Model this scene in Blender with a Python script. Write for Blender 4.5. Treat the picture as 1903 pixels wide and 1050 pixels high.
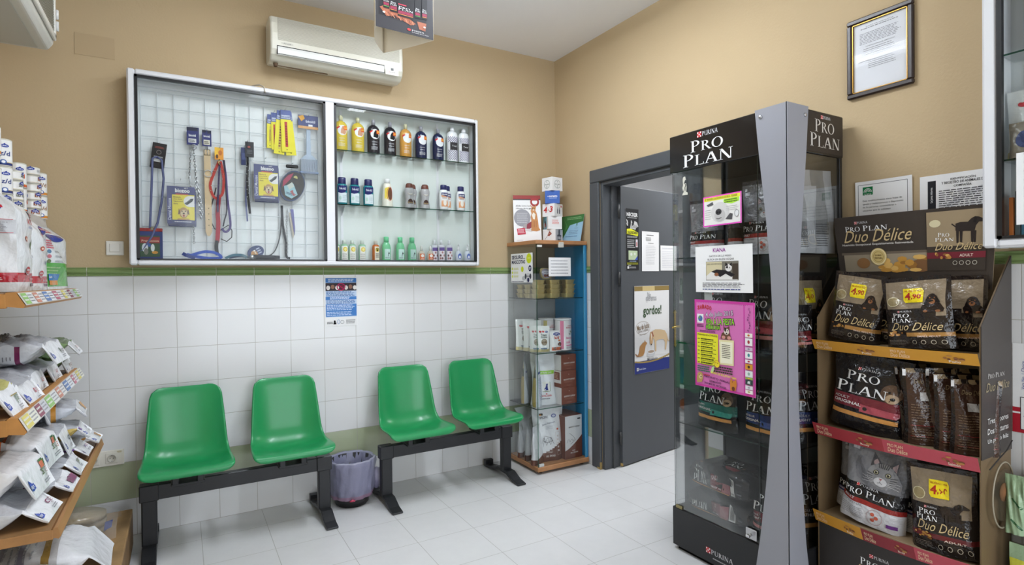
import bpy, math, random
from mathutils import Vector, Matrix, Euler
from mathutils.geometry import tessellate_polygon
random.seed(11)
D = bpy.data; SC = bpy.context.scene; COL = SC.collection
for o in list(D.objects): D.objects.remove(o)
PI = math.pi; sin = math.sin; cos = math.cos

def lin(c):
    r = []
    for k in c[:3]:
        k = max(0, k) / 255.0
        r.append(k / 12.92 if k <= .04045 else ((k + .055) / 1.055) ** 2.4)
    return (r[0], r[1], r[2], 1.0)

# ---------------------------------------------------------------- camera
yaw, pitch, roll = .534405, -.0087436, -.0106669
f_ = Vector((sin(yaw)*cos(pitch), cos(yaw)*cos(pitch), sin(pitch)))
r0 = Vector((cos(yaw), -sin(yaw), 0)); u0 = r0.cross(f_)
r_ = cos(roll)*r0 + sin(roll)*u0; u_ = -sin(roll)*r0 + cos(roll)*u0
cam = D.cameras.new('camera'); cam.sensor_width = 36; cam.lens = 1042.46/1903*36
cam.clip_start = .05
co = D.objects.new('camera', cam); COL.objects.link(co); SC.camera = co
M3 = Matrix((r_, u_, -f_)).transposed()
co.matrix_world = Matrix.Translation((-2.5742, -3.65466, 1.3707)) @ M3.to_4x4()

# ---------------------------------------------------------------- view and world
SC.view_settings.view_transform = 'Standard'; SC.view_settings.look = 'None'
SC.view_settings.gamma = 1; SC.view_settings.exposure = 0.49
SC.view_settings.use_curve_mapping = False
W = D.worlds.new('world'); SC.world = W; W.use_nodes = True
W.node_tree.nodes['Background'].inputs[0].default_value = (.8, .9, 1, 1)
W.node_tree.nodes['Background'].inputs[1].default_value = .1

# ---------------------------------------------------------------- ceiling lamps, back room light and added rear fill
def area(name, loc, sx, sy, power, col=(.835, .905, 1), rot=(0, 0, 0)):
    l = D.lights.new(name, 'AREA'); l.shape = 'RECTANGLE'; l.size = sx; l.size_y = sy
    l.energy = power; l.color = col
    o = D.objects.new(name, l); COL.objects.link(o); o.location = loc; o.rotation_euler = rot
    return o
LAMPS = [(-1.95, -1.45, 6), (-1.1, -1.45, 15)]
for x, y, p in LAMPS: area('tube_light', (x, y, 2.985), .16, 1.1, p)
area('added_fill_light', (-1.2, -5.2, 1.35), 2.6, 2.1, 52, (.82, .90, 1), (PI/2, 0, 0))   # frontal fill added behind the viewer; its window is made up
area('back_room_light', (1.2, -.9, 2.65), 1.0, 1.0, 36, (.93, .96, 1))

# ---------------------------------------------------------------- materials
MATS = {}
def nodes(name):
    m = D.materials.new(name); m.use_nodes = True; nt = m.node_tree
    return m, nt, nt.nodes['Principled BSDF']
def vmat(name, rough=.5, metal=0, spec=.5, bump=0, bscale=60, coat=0, vary=0, alpha=1, sub=0, stretch=None, dist=.004):
    m, nt, b = nodes(name)
    at = nt.nodes.new('ShaderNodeAttribute'); at.attribute_name = 'Col'
    src = at.outputs['Color']
    tc = nt.nodes.new('ShaderNodeTexCoord'); co_ = tc.outputs['Object']
    if stretch:
        mp = nt.nodes.new('ShaderNodeMapping'); mp.inputs['Scale'].default_value = stretch
        nt.links.new(co_, mp.inputs[0]); co_ = mp.outputs[0]
    if vary:
        n = nt.nodes.new('ShaderNodeTexNoise'); n.inputs['Scale'].default_value = bscale*.5; n.inputs['Detail'].default_value = 4
        nt.links.new(co_, n.inputs['Vector'])
        mr = nt.nodes.new('ShaderNodeMapRange'); mr.inputs[3].default_value = 1-vary; mr.inputs[4].default_value = 1+vary
        nt.links.new(n.outputs[0], mr.inputs[0])
        mx = nt.nodes.new('ShaderNodeVectorMath'); mx.operation = 'SCALE'
        nt.links.new(src, mx.inputs[0]); nt.links.new(mr.outputs[0], mx.inputs['Scale']); src = mx.outputs[0]
    nt.links.new(src, b.inputs['Base Color'])
    b.inputs['Roughness'].default_value = rough; b.inputs['Metallic'].default_value = metal
    b.inputs['Specular IOR Level'].default_value = spec
    b.inputs['Coat Weight'].default_value = coat; b.inputs['Coat Roughness'].default_value = .08
    b.inputs['Alpha'].default_value = alpha
    if bump:
        n = nt.nodes.new('ShaderNodeTexNoise'); n.inputs['Scale'].default_value = bscale; n.inputs['Detail'].default_value = 3
        nt.links.new(co_, n.inputs['Vector'])
        bp = nt.nodes.new('ShaderNodeBump'); bp.inputs['Strength'].default_value = bump; bp.inputs['Distance'].default_value = dist
        nt.links.new(n.outputs[0], bp.inputs['Height']); nt.links.new(bp.outputs[0], b.inputs['Normal'])
    MATS[name] = m; return m
vmat('paper', .75, spec=.25)
vmat('card', .45, spec=.4)
vmat('film', .22, spec=.5, bump=.5, bscale=22, dist=.012)
vmat('blackfilm', .2, spec=.55, bump=.9, bscale=26, dist=.014)
vmat('matte', .9, spec=.1)
vmat('plastic', .35)
vmat('seatplastic', .3, spec=.45, bump=.05, bscale=9, coat=.12, dist=.01)
vmat('alu', .4, metal=0, spec=.5)
vmat('steel', .3, metal=1)
vmat('brass', .3, metal=1)
vmat('steelgold', .38, metal=.75, bump=.5, bscale=70, dist=.006)
vmat('blackmetal', .38, spec=.45, bump=.08, bscale=300, dist=.001)
vmat('doorpaint', .42, spec=.4, vary=.08, bscale=8)
vmat('greypaint', .38, spec=.5)
vmat('wood', .5, vary=.28, bscale=16, stretch=(3, .5, 3), bump=.05)
vmat('wornwood', .7, vary=.5, bscale=22, stretch=(1.5, 1, 1.5), bump=.15)
vmat('gloss', .12, spec=.6)
vmat('leather', .6, bump=.1, bscale=200, dist=.001)
vmat('ceramic', .2)
vmat('liner', .3, alpha=.55, bump=.6, bscale=25, dist=.01)
vmat('clearplastic', .12, alpha=.14, bump=.4, bscale=30, dist=.01)
vmat('bottle', .15, alpha=.88, spec=.5)

def glass(name, tint=(1, 1, 1), refl=1.0, base=.035):
    m = D.materials.new(name); m.use_nodes = True; nt = m.node_tree; nt.nodes.clear()
    out = nt.nodes.new('ShaderNodeOutputMaterial'); t = nt.nodes.new('ShaderNodeBsdfTransparent'); g = nt.nodes.new('ShaderNodeBsdfGlossy')
    g.inputs['Roughness'].default_value = .01; t.inputs[0].default_value = (*tint, 1)
    fr = nt.nodes.new('ShaderNodeFresnel'); fr.inputs[0].default_value = 1.45
    ma = nt.nodes.new('ShaderNodeMath'); ma.operation = 'MULTIPLY'; ma.inputs[1].default_value = refl
    mx = nt.nodes.new('ShaderNodeMixShader')
    nt.links.new(fr.outputs[0], ma.inputs[0]); nt.links.new(ma.outputs[0], mx.inputs[0])
    nt.links.new(t.outputs[0], mx.inputs[1]); nt.links.new(g.outputs[0], mx.inputs[2]); nt.links.new(mx.outputs[0], out.inputs[0])
    MATS[name] = m
glass('glass', (.985, .995, .99), .3)
glass('glassedge', (.35, .6, .5), 1)
glass('darkglass', (.95, .96, .96), .35)
glass('glassdim', (.99, .99, .99), .12)
glass('frost', (.9, .9, .9), 1.5)

def tilemat(name, grid, base, grout, gw, rough=.15, band=None, mottle=0, bumpy=.35):
    """grid: list of (axis, origin, pitch); band: (z0, z1, colour)"""
    m, nt, b = nodes(name); L = nt.links
    tc = nt.nodes.new('ShaderNodeNewGeometry'); sp = nt.nodes.new('ShaderNodeSeparateXYZ'); L.new(tc.outputs['Position'], sp.inputs[0])
    def mth(op, a, bb=None, c=None):
        n = nt.nodes.new('ShaderNodeMath'); n.operation = op
        for i, v in enumerate((a, bb, c)):
            if v is None: continue
            if isinstance(v, (int, float)): n.inputs[i].default_value = v
            else: L.new(v, n.inputs[i])
        return n.outputs[0]
    g = None
    for ax, o, p in grid:
        t = mth('FRACT', mth('DIVIDE', mth('SUBTRACT', sp.outputs['XYZ'.index(ax)], o), p))
        d = mth('MULTIPLY', mth('MINIMUM', t, mth('SUBTRACT', 1, t)), p)
        g = d if g is None else mth('MINIMUM', g, d)
    mask = nt.nodes.new('ShaderNodeMapRange'); mask.inputs[1].default_value = gw*.6; mask.inputs[2].default_value = gw*1.3
    L.new(g, mask.inputs[0])
    mx = nt.nodes.new('ShaderNodeMix'); mx.data_type = 'RGBA'
    mx.inputs[6].default_value = lin(grout); mx.inputs[7].default_value = lin(base)
    L.new(mask.outputs[0], mx.inputs[0])
    if mottle:
        n = nt.nodes.new('ShaderNodeTexNoise'); n.inputs['Scale'].default_value = 7; n.inputs['Detail'].default_value = 8; n.inputs['Roughness'].default_value = .7
        L.new(tc.outputs['Position'], n.inputs['Vector'])
        m2 = nt.nodes.new('ShaderNodeMix'); m2.data_type = 'RGBA'; m2.inputs[6].default_value = lin([k-mottle for k in base]); m2.inputs[7].default_value = lin([k+mottle*.6 for k in base])
        L.new(n.outputs[0], m2.inputs[0]); L.new(m2.outputs[2], mx.inputs[7])
    if band:
        a = mth('MULTIPLY', mth('GREATER_THAN', sp.outputs[2], band[0]), mth('LESS_THAN', sp.outputs[2], band[1]))
        m3 = nt.nodes.new('ShaderNodeMix'); m3.data_type = 'RGBA'; L.new(a, m3.inputs[0])
        m3.inputs[6].default_value = lin(base); m3.inputs[7].default_value = lin(band[2]); L.new(m3.outputs[2], mx.inputs[7])
    L.new(mx.outputs[2], b.inputs['Base Color']); b.inputs['Roughness'].default_value = rough
    bp = nt.nodes.new('ShaderNodeBump'); bp.inputs['Strength'].default_value = bumpy; bp.inputs['Distance'].default_value = .002
    L.new(mask.outputs[0], bp.inputs['Height']); L.new(bp.outputs[0], b.inputs['Normal'])
    MATS[name] = m
TX = -2.9903; TW = .1992; TZ = 1.4013
tilemat('tile_back', [('X', TX, TW), ('Z', TZ-1.4, .2)], (222, 222, 222), (176, 172, 164), .0013, band=(TZ-1.2, TZ-1.0, (172, 180, 150)))
tilemat('tile_side', [('Y', -2.8629, TW), ('Z', TZ-1.4, .2)], (222, 222, 222), (176, 172, 164), .0013, band=(TZ-1.2, TZ-1.0, (172, 180, 150)))
tilemat('tile_floor', [('X', -1.2073, .32157), ('Y', .0625, .32157)], (214, 214, 214), (168, 166, 160), .0014, rough=.3, mottle=9)

def plaster(name, col, bump=.25, scale=90, vary=.02):
    m, nt, b = nodes(name); L = nt.links
    g = nt.nodes.new('ShaderNodeNewGeometry')
    n = nt.nodes.new('ShaderNodeTexNoise'); n.inputs['Scale'].default_value = scale; n.inputs['Detail'].default_value = 3
    n2 = nt.nodes.new('ShaderNodeTexNoise'); n2.inputs['Scale'].default_value = 2.2; n2.inputs['Detail'].default_value = 5
    L.new(g.outputs['Position'], n.inputs['Vector']); L.new(g.outputs['Position'], n2.inputs['Vector'])
    mx = nt.nodes.new('ShaderNodeMix'); mx.data_type = 'RGBA'
    mx.inputs[6].default_value = lin([k*(1-vary) for k in col]); mx.inputs[7].default_value = lin([k*(1+vary) for k in col])
    L.new(n2.outputs[0], mx.inputs[0]); L.new(mx.outputs[2], b.inputs['Base Color'])
    bp = nt.nodes.new('ShaderNodeBump'); bp.inputs['Strength'].default_value = bump; bp.inputs['Distance'].default_value = .003
    L.new(n.outputs[0], bp.inputs['Height']); L.new(bp.outputs[0], b.inputs['Normal'])
    b.inputs['Roughness'].default_value = .85; b.inputs['Specular IOR Level'].default_value = .2
    MATS[name] = m
plaster('wallpaint', (188, 167, 133))
plaster('ceilpaint', (236, 236, 238), .1)
plaster('whitewall', (225, 226, 228), .1)

# ---------------------------------------------------------------- mesh builder
_tc = {}
def tmesh(s, bold=0, ital=0):
    k = (s, bold, ital)
    if k in _tc: return _tc[k]
    c = D.curves.new('t', 'FONT'); c.body = s; c.resolution_u = 2; c.offset = bold; c.shear = ital; c.space_line = .9
    o = D.objects.new('t', c); me = D.meshes.new_from_object(o)
    vs = [(v.co.x, v.co.y) for v in me.vertices]; fs = [tuple(p.vertices) for p in me.polygons]
    D.objects.remove(o); D.meshes.remove(me); D.curves.remove(c)
    if vs:
        x0 = min(v[0] for v in vs); x1 = max(v[0] for v in vs); y0 = min(v[1] for v in vs); y1 = max(v[1] for v in vs)
        w = max(1e-6, x1-x0); h = max(1e-6, y1-y0)
        vs = [((x-x0)/w, (y-y0)/h) for x, y in vs]
        a = w/h
    else: a = 1
    _tc[k] = (vs, fs, a); return _tc[k]

def _arc(cx, cy, rx, ry, ix, iy, a0, a1, n=10):
    out = []
    for i in range(n):
        p, q = a0+(a1-a0)*i/n, a0+(a1-a0)*(i+1)/n
        out.append([(cx+rx*cos(p), cy+ry*sin(p)), (cx+rx*cos(q), cy+ry*sin(q)), (cx+ix*cos(q), cy+iy*sin(q)), (cx+ix*cos(p), cy+iy*sin(p))])
    return out
def _r(a, b, c, d): return [(a, b), (c, b), (c, d), (a, d)]
_st = lambda x, w=.13: [_r(x, 0, x+w, 1), _r(x-.08, 0, x+w+.08, .035), _r(x-.08, .965, x+w+.08, 1)]
SER = {
 'P': (.62, _st(.1)+_arc(.23, .74, .36, .26, .23, .215, -PI/2, PI/2)),
 'R': (.74, _st(.1)+_arc(.23, .75, .34, .25, .21, .205, -PI/2, PI/2)+[[(.28, .52), (.42, .52), (.76, .03), (.6, .03)], _r(.6, 0, .82, .035)]),
 'O': (.86, _arc(.43, .5, .41, .52, .27, .475, 0, 2*PI, 20)),
 'L': (.6, _st(.1)+[_r(.1, 0, .58, .04), [(.54, .0), (.6, 0), (.6, .22), (.57, .22)]]),
 'A': (.82, [[(.36, 1), (.46, 1), (.13, .02), (.07, .02)], [(.36, 1), (.5, 1), (.8, .02), (.64, .02)], _r(.2, .32, .62, .37), _r(-.02, 0, .24, .035), _r(.54, 0, .9, .035)]),
 'N': (.86, [_r(.12, 0, .17, 1), _r(.72, 0, .77, 1), [(.06, 1), (.24, 1), (.77, 0), (.62, 0)], _r(.02, 0, .27, .035), _r(.62, .965, .87, 1)]),
 'U': (.82, [_r(.12, .3, .24, 1), _r(.66, .3, .71, 1), _r(.04, .965, .32, 1), _r(.56, .965, .8, 1)]+_arc(.415, .3, .295, .32, .18, .27, PI, 2*PI)),
 'I': (.33, _st(.1)),
 ' ': (.32, [])}
class Art:
    def __init__(s): s.q = []; s.k = 0; s.lock = False
    def add(s, vs, fs, col, L=1, tr=None):
        if not s.lock: s.k += 1
        s.q.append((vs, fs, col, L+s.k*.1)); return s
    def one(s): s.k += 1; s.lock = True
    def rect(s, x0, y0, x1, y1, col, L=1, n=1, m=1):
        vs = [(x0+(x1-x0)*i/n, y0+(y1-y0)*j/m) for j in range(m+1) for i in range(n+1)]
        fs = [(j*(n+1)+i, j*(n+1)+i+1, (j+1)*(n+1)+i+1, (j+1)*(n+1)+i) for j in range(m) for i in range(n)]
        return s.add(vs, fs, col, L)
    def poly(s, pts, col, L=1): return s.add(list(pts), [tuple(range(len(pts)))], col, L)
    def disc(s, cx, cy, rx, ry, col, L=1, n=18, a0=0, a1=2*PI):
        vs = [(cx, cy)]+[(cx+rx*cos(a0+(a1-a0)*i/n), cy+ry*sin(a0+(a1-a0)*i/n)) for i in range(n+1)]
        return s.add(vs, [(0, i+1, i+2) for i in range(n)], col, L)
    def ring(s, cx, cy, rx, ry, t, col, L=1, n=18):
        s.one()
        for p in _arc(cx, cy, rx, ry, rx-t, ry-t, 0, 2*PI, n): s.poly(p, col, L)
        s.lock = False; return s
    def line(s, pts, w, col, L=1):
        s.one()
        for (a, b), (c, d) in zip(pts, pts[1:]):
            l = math.hypot(c-a, d-b) or 1; nx, ny = -(d-b)/l*w/2, (c-a)/l*w/2
            s.poly([(a-nx, b-ny), (c-nx, d-ny), (c+nx, d+ny), (a+nx, b+ny)], col, L)
        s.lock = False; return s
    def text(s, t, x0, y0, x1, y1, col, bold=0, ital=0, L=2, rot=0):
        vs, fs, a = tmesh(t, bold, ital)
        if rot:
            w, h = x1-x0, y1-y0; cx, cy = (x0+x1)/2, (y0+y1)/2; c, d = cos(rot), sin(rot)
            v = [(cx+(x-.5)*w*c-(y-.5)*h*d, cy+(x-.5)*w*d+(y-.5)*h*c) for x, y in vs]
        else: v = [(x0+x*(x1-x0), y0+y*(y1-y0)) for x, y in vs]
        return s.add(v, fs, col, L)
    def serif(s, t, x0, y0, x1, y1, col, L=2, big=1.22, sh=0):
        x = 0; ps = []; st = True; mh = 0; s.one()
        for ch in t:
            w, pl = SER[ch]; k = big if (st and ch != ' ') else 1
            for p in pl: ps.append([((x+px*k), py*k) for px, py in p])
            x += w*k+.06; st = (ch == ' '); mh = max(mh, k)
        x -= .06
        for p in ps: s.poly([(x0+(a/x)*(x1-x0)+sh*b*(y1-y0), y0+b/mh*(y1-y0)) for a, b in p], col, L)
        s.lock = False; return s
    def lines(s, x0, y0, x1, y1, n, col, L=2, fill=.55, jag=.15, words=True):
        h = (y1-y0)/n; s.one()
        for i in range(n):
            y = y0+h*(i+.5); e = x1-(x1-x0)*jag*random.random()
            if not words: s.rect(x0, y-h*fill/2, e, y+h*fill/2, col, L); continue
            x = x0
            while x < e:
                w = (x1-x0)*random.uniform(.04, .13); s.rect(x, y-h*fill/2, min(e, x+w), y+h*fill/2, col, L); x += w+(x1-x0)*.018
        s.lock = False; return s
    def sub(s, other, ox, oy, sc=1, dL=0, sy=None):
        sy = sc if sy is None else sy
        for vs, fs, col, L in other.q: s.q.append(([(ox+x*sc, oy+y*sy) for x, y in vs], fs, col, L+s.k*.1+dL))
        return s

def tess(vs, fs, mx):
    """triangulate flat shapes and split long edges so that they follow a curved surface"""
    if not fs: return vs, fs
    xs = [v[0] for v in vs]; ys = [v[1] for v in vs]
    if max(xs)-min(xs) < mx and max(ys)-min(ys) < mx: return vs, fs
    V = list(vs); tris = []
    for f in fs:
        if len(f) == 3: tris.append(tuple(f)); continue
        t = tessellate_polygon([[Vector((V[i][0], V[i][1], 0)) for i in f]])
        for q in t:
            p = [f[i] for i in q]
            ar = (V[p[1]][0]-V[p[0]][0])*(V[p[2]][1]-V[p[0]][1])-(V[p[2]][0]-V[p[0]][0])*(V[p[1]][1]-V[p[0]][1])
            tris.append(tuple(p) if ar >= 0 else (p[0], p[2], p[1]))
    out = []; mid = {}
    while tris:
        a, b, c = tris.pop(); e = [(math.dist(V[i], V[j]), i, j, k) for i, j, k in ((a, b, c), (b, c, a), (c, a, b))]
        d, i, j, k = max(e)
        if d <= mx: out.append((a, b, c)); continue
        key = (min(i, j), max(i, j))
        if key not in mid: V.append(((V[i][0]+V[j][0])/2, (V[i][1]+V[j][1])/2)); mid[key] = len(V)-1
        m = mid[key]; tris += [(i, m, k), (m, j, k)]
    return V, out

class MB:
    def __init__(s): s.v = []; s.f = []; s.c = []; s.m = []; s.s = []; s.ms = []
    def mi(s, m):
        if m not in s.ms: s.ms.append(m)
        return s.ms.index(m)
    def add(s, vs, fs, col, mat, smooth=False, T=None):
        b = len(s.v)
        if T is not None: vs = [T @ Vector(v) for v in vs]
        s.v += [tuple(v) for v in vs]; k = s.mi(mat)
        multi = isinstance(col, list)
        for i, f in enumerate(fs):
            s.f.append(tuple(b+j for j in f)); s.c.append(col[i] if multi else col); s.m.append(k); s.s.append(smooth)
        return s
    def box(s, x0, x1, y0, y1, z0, z1, col, mat='plastic', b=0, T=None):
        if x0 > x1: x0, x1 = x1, x0
        if y0 > y1: y0, y1 = y1, y0
        if z0 > z1: z0, z1 = z1, z0
        if b <= 0:
            vs = [(x, y, z) for x in (x0, x1) for y in (y0, y1) for z in (z0, z1)]
            fs = [(0, 1, 3, 2), (4, 6, 7, 5), (0, 4, 5, 1), (2, 3, 7, 6), (0, 2, 6, 4), (1, 5, 7, 3)]
            return s.add(vs, fs, col, mat, False, T)
        b = min(b, (x1-x0)*.49, (y1-y0)*.49, (z1-z0)*.49)
        X = (x0, x1); Y = (y0, y1); Z = (z0, z1); vs = []; idx = {}
        for i in (0, 1):
            for j in (0, 1):
                for k in (0, 1):
                    si, sj, sk = (1-2*i)*b, (1-2*j)*b, (1-2*k)*b
                    idx[i, j, k, 0] = len(vs); vs.append((X[i], Y[j]+sj, Z[k]+sk))
                    idx[i, j, k, 1] = len(vs); vs.append((X[i]+si, Y[j], Z[k]+sk))
                    idx[i, j, k, 2] = len(vs); vs.append((X[i]+si, Y[j]+sj, Z[k]))
        fs = []
        def q(l, n):
            p = [Vector(vs[i]) for i in l]; nn = (p[1]-p[0]).cross(p[2]-p[0])
            fs.append(tuple(l) if nn.dot(n) > 0 else tuple(reversed(l)))
        for i in (0, 1):
            q([idx[i, 0, 0, 0], idx[i, 1, 0, 0], idx[i, 1, 1, 0], idx[i, 0, 1, 0]], Vector((2*i-1, 0, 0)))
            q([idx[0, i, 0, 1], idx[1, i, 0, 1], idx[1, i, 1, 1], idx[0, i, 1, 1]], Vector((0, 2*i-1, 0)))
            q([idx[0, 0, i, 2], idx[1, 0, i, 2], idx[1, 1, i, 2], idx[0, 1, i, 2]], Vector((0, 0, 2*i-1)))
            for j in (0, 1):
                q([idx[i, j, 0, 0], idx[i, j, 1, 0], idx[i, j, 1, 1], idx[i, j, 0, 1]], Vector((2*i-1, 2*j-1, 0)))
                q([idx[i, 0, j, 0], idx[i, 1, j, 0], idx[i, 1, j, 2], idx[i, 0, j, 2]], Vector((2*i-1, 0, 2*j-1)))
                q([idx[0, i, j, 1], idx[1, i, j, 1], idx[1, i, j, 2], idx[0, i, j, 2]], Vector((0, 2*i-1, 2*j-1)))
                for k in (0, 1): q([idx[i, j, k, 0], idx[i, j, k, 1], idx[i, j, k, 2]], Vector((2*i-1, 2*j-1, 2*k-1)))
        return s.add(vs, fs, col, mat, False, T)
    def prism(s, pts, ax, a0, a1, col, mat='plastic', smooth=False, T=None):
        """pts: polygon in the two remaining axes (in xyz order)"""
        def P(p, a):
            return {'x': (a, p[0], p[1]), 'y': (p[0], a, p[1]), 'z': (p[0], p[1], a)}[ax]
        n = len(pts); vs = [P(p, a0) for p in pts]+[P(p, a1) for p in pts]
        fs = [(i, (i+1) % n, n+(i+1) % n, n+i) for i in range(n)]+[tuple(range(n-1, -1, -1)), tuple(range(n, 2*n))]
        ar = sum(pts[i][0]*pts[(i+1) % n][1]-pts[(i+1) % n][0]*pts[i][1] for i in range(n))
        flip = (ar < 0) ^ (a1 < a0) ^ (ax == 'y')
        if flip: fs = [tuple(reversed(f)) for f in fs]
        return s.add(vs, fs, col, mat, smooth, T)
    def tube(s, pts, r, n, col, mat='plastic', cap=True, closed=False, T=None, flat=1):
        P = [Vector(p) for p in pts]; vs = []; N = len(P)
        rr = r if isinstance(r, (list, tuple)) else [r]*N
        up = None
        for i, p in enumerate(P):
            a = P[(i-1) % N] if (i or closed) else P[0]; b = P[(i+1) % N] if (i < N-1 or closed) else P[-1]
            t = (b-a).normalized() if (b-a).length > 1e-9 else Vector((0, 0, 1))
            if up is None: up = Vector((0, 0, 1)) if abs(t.z) < .9 else Vector((1, 0, 0))
            u = (up-t*up.dot(t)).normalized(); w = t.cross(u); up = u
            for k in range(n):
                a_ = 2*PI*k/n; vs.append(p+rr[i]*(cos(a_)*u*flat+sin(a_)*w))
        fs = [(i*n+k, i*n+(k+1) % n, (i+1) % N*n+(k+1) % n, (i+1) % N*n+k) for i in range(N if closed else N-1) for k in range(n)]
        fs = [tuple(reversed(f)) for f in fs]
        if cap and not closed: fs += [tuple(range(n)), tuple(range((N-1)*n+n-1, (N-1)*n-1, -1))]
        return s.add(vs, fs, col, mat, n > 5, T)
    def lathe(s, prof, n, col, mat='plastic', c=(0, 0, 0), T=None, sx=1, sy=1, fn=None, smooth=True):
        """prof: [(r, z[, colour])]"""
        vs = []; cl = []
        for p in prof:
            for k in range(n):
                a = 2*PI*k/n; r = p[0]
                if fn: r = fn(a, p[0], p[1])
                vs.append((c[0]+r*cos(a)*sx, c[1]+r*sin(a)*sy, c[2]+p[1]))
        fs = []
        for i in range(len(prof)-1):
            for k in range(n):
                fs.append((i*n+k, i*n+(k+1) % n, (i+1)*n+(k+1) % n, (i+1)*n+k))
                cl.append(prof[i+1][2] if len(prof[i+1]) > 2 else col)
        if prof[0][0] > 1e-6: fs.append(tuple(range(n-1, -1, -1))); cl.append(prof[0][2] if len(prof[0]) > 2 else col)
        if prof[-1][0] > 1e-6: fs.append(tuple(range((len(prof)-1)*n, len(prof)*n))); cl.append(prof[-1][2] if len(prof[-1]) > 2 else col)
        return s.add(vs, fs, cl, mat, smooth, T)
    def grid(s, fn, nu, nv, col, mat='plastic', smooth=True, flip=False, T=None, us=None, vs_=None):
        us = us or [i/nu for i in range(nu+1)]; ws = vs_ or [j/nv for j in range(nv+1)]
        nu = len(us)-1; nv = len(ws)-1
        vs = [fn(u, v) for v in ws for u in us]; fs = []; cl = []
        for j in range(nv):
            for i in range(nu):
                q = (j*(nu+1)+i, j*(nu+1)+i+1, (j+1)*(nu+1)+i+1, (j+1)*(nu+1)+i)
                fs.append(tuple(reversed(q)) if flip else q)
                cl.append(col((us[i]+us[i+1])/2, (ws[j]+ws[j+1])/2) if callable(col) else col)
        return s.add(vs, fs, cl, mat, smooth, T)
    def art(s, A, fn, mat='paper', T=None, smooth=False, fine=None):
        for vs, fs, col, L in A.q:
            if fine: vs, fs = tess(vs, fs, fine)
            s.add([fn(x, y, L) for x, y in vs], fs, col, mat, smooth, T)
        return s
    def build(s, name, parent=None, loc=None, rot=None):
        me = D.meshes.new(name); me.from_pydata(s.v, [], s.f)
        for m in s.ms: me.materials.append(MATS[m])
        me.polygons.foreach_set('material_index', s.m); me.polygons.foreach_set('use_smooth', s.s)
        ca = me.color_attributes.new('Col', 'FLOAT_COLOR', 'CORNER'); buf = []
        cache = {}
        for f, c in zip(s.f, s.c):
            c = tuple(c)
            if c not in cache: cache[c] = lin(c)
            buf += list(cache[c])*len(f)
        ca.data.foreach_set('color', buf); me.validate(); me.update()
        o = D.objects.new(name, me); COL.objects.link(o)
        if parent: o.parent = parent
        if loc: o.location = loc
        if rot: o.rotation_euler = rot
        return o

def tag(o, label, cat, group=None):
    o['label'] = label; o['category'] = cat
    if group: o['group'] = group
    return o
def thing(name, label, cat, loc=(0, 0, 0), rot=(0, 0, 0), group=None):
    o = D.objects.new(name, None); COL.objects.link(o); o.location = loc; o.empty_display_size = .05
    o.rotation_euler = rot if isinstance(rot, (tuple, list)) else (0, 0, rot)
    return tag(o, label, cat, group)
def struct(o, label=None):
    o['kind'] = 'structure'
    if label: o['label'] = label
    return o
def dup(root, loc, rot=None, label=None, group=None):
    r = root.copy(); COL.objects.link(r); r.location = loc
    if rot is not None: r.rotation_euler = rot if isinstance(rot, (tuple, list)) else (0, 0, rot)
    if label: r['label'] = label
    if group: r['group'] = group
    for ch in list(root.children):
        c = ch.copy(); COL.objects.link(c); c.parent = r
        for g in list(ch.children):
            d = g.copy(); COL.objects.link(d); d.parent = c
    return r
def plane(o, r, u, n, st=.0004):
    o, r, u, n = Vector(o), Vector(r), Vector(u), Vector(n)
    return lambda x, y, L: o+r*x+u*y+n*(L*st)
def soften(o, w=.003, seg=2):
    m = o.modifiers.new('bevel', 'BEVEL'); m.width = w; m.segments = seg; m.limit_method = 'ANGLE'; return o
WHITE = (238, 238, 238); BLACK = (22, 22, 24); GREY = (120, 120, 122); DARK = (45, 45, 48)
m, nt, b = nodes('lampglow'); b.inputs['Emission Color'].default_value = (.86, .925, 1, 1); b.inputs['Emission Strength'].default_value = 24; MATS['lampglow'] = m
# ================================================================ the room
H = 3.076
X0, Y0 = -3.36, -5.3
def slab(name, x0, x1, y0, y1, z0, z1, mat):
    return struct(MB().box(x0, x1, y0, y1, z0, z1, WHITE, mat).build(name))
slab('floor', X0-.1, 2.9, Y0-.1, 1.3, -.1, 0, 'tile_floor')
slab('ceiling', X0-.1, .14, Y0-.1, .1, H, H+.1, 'ceilpaint')
slab('wall_back', X0-.1, 0, 0, .12, 0, H, 'wallpaint')
slab('wall_left', X0-.12, X0, Y0, 0, 0, H, 'wallpaint')
slab('wall_front', X0, .14, Y0-.12, Y0, 0, H, 'wallpaint')
m = MB()
for a, c, z0, z1 in ((-2.56, -2.5, .24, 2.46), (.05, .11, .24, 2.46), (-2.5, .05, .24, .3), (-2.5, .05, 2.4, 2.46), (-1.23, -1.17, .3, 2.4)): m.box(a, c, Y0, Y0+.04, z0, z1, WHITE, 'alu', .004)
struct(m.build('added_window_1'), 'white made-up window frame added behind the viewer for the fill light')  # invented frame around the rear fill light, no window known there
DY0, DY1, DZ = -1.33, -.545, 2.045          # door opening
m = MB().box(0, .14, DY1, .12, 0, H, WHITE, 'wallpaint').box(0, .14, Y0, DY0, 0, H, WHITE, 'wallpaint').box(0, .14, DY0, DY1, DZ, H, WHITE, 'wallpaint')
struct(m.build('wall_right'))
# room beyond the door
slab('wall_beyond', 2.7, 2.8, -3.2, 1.2, 0, 3.0, 'whitewall')
slab('wall_beyond_left', .14, 2.7, 1.1, 1.2, 0, 3.0, 'whitewall')
slab('wall_beyond_right', .14, 2.7, -3.2, -3.1, 0, 3.0, 'whitewall')
slab('ceiling_beyond', .14, 2.8, -3.2, 1.2, 2.75, 2.85, 'ceilpaint')
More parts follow.
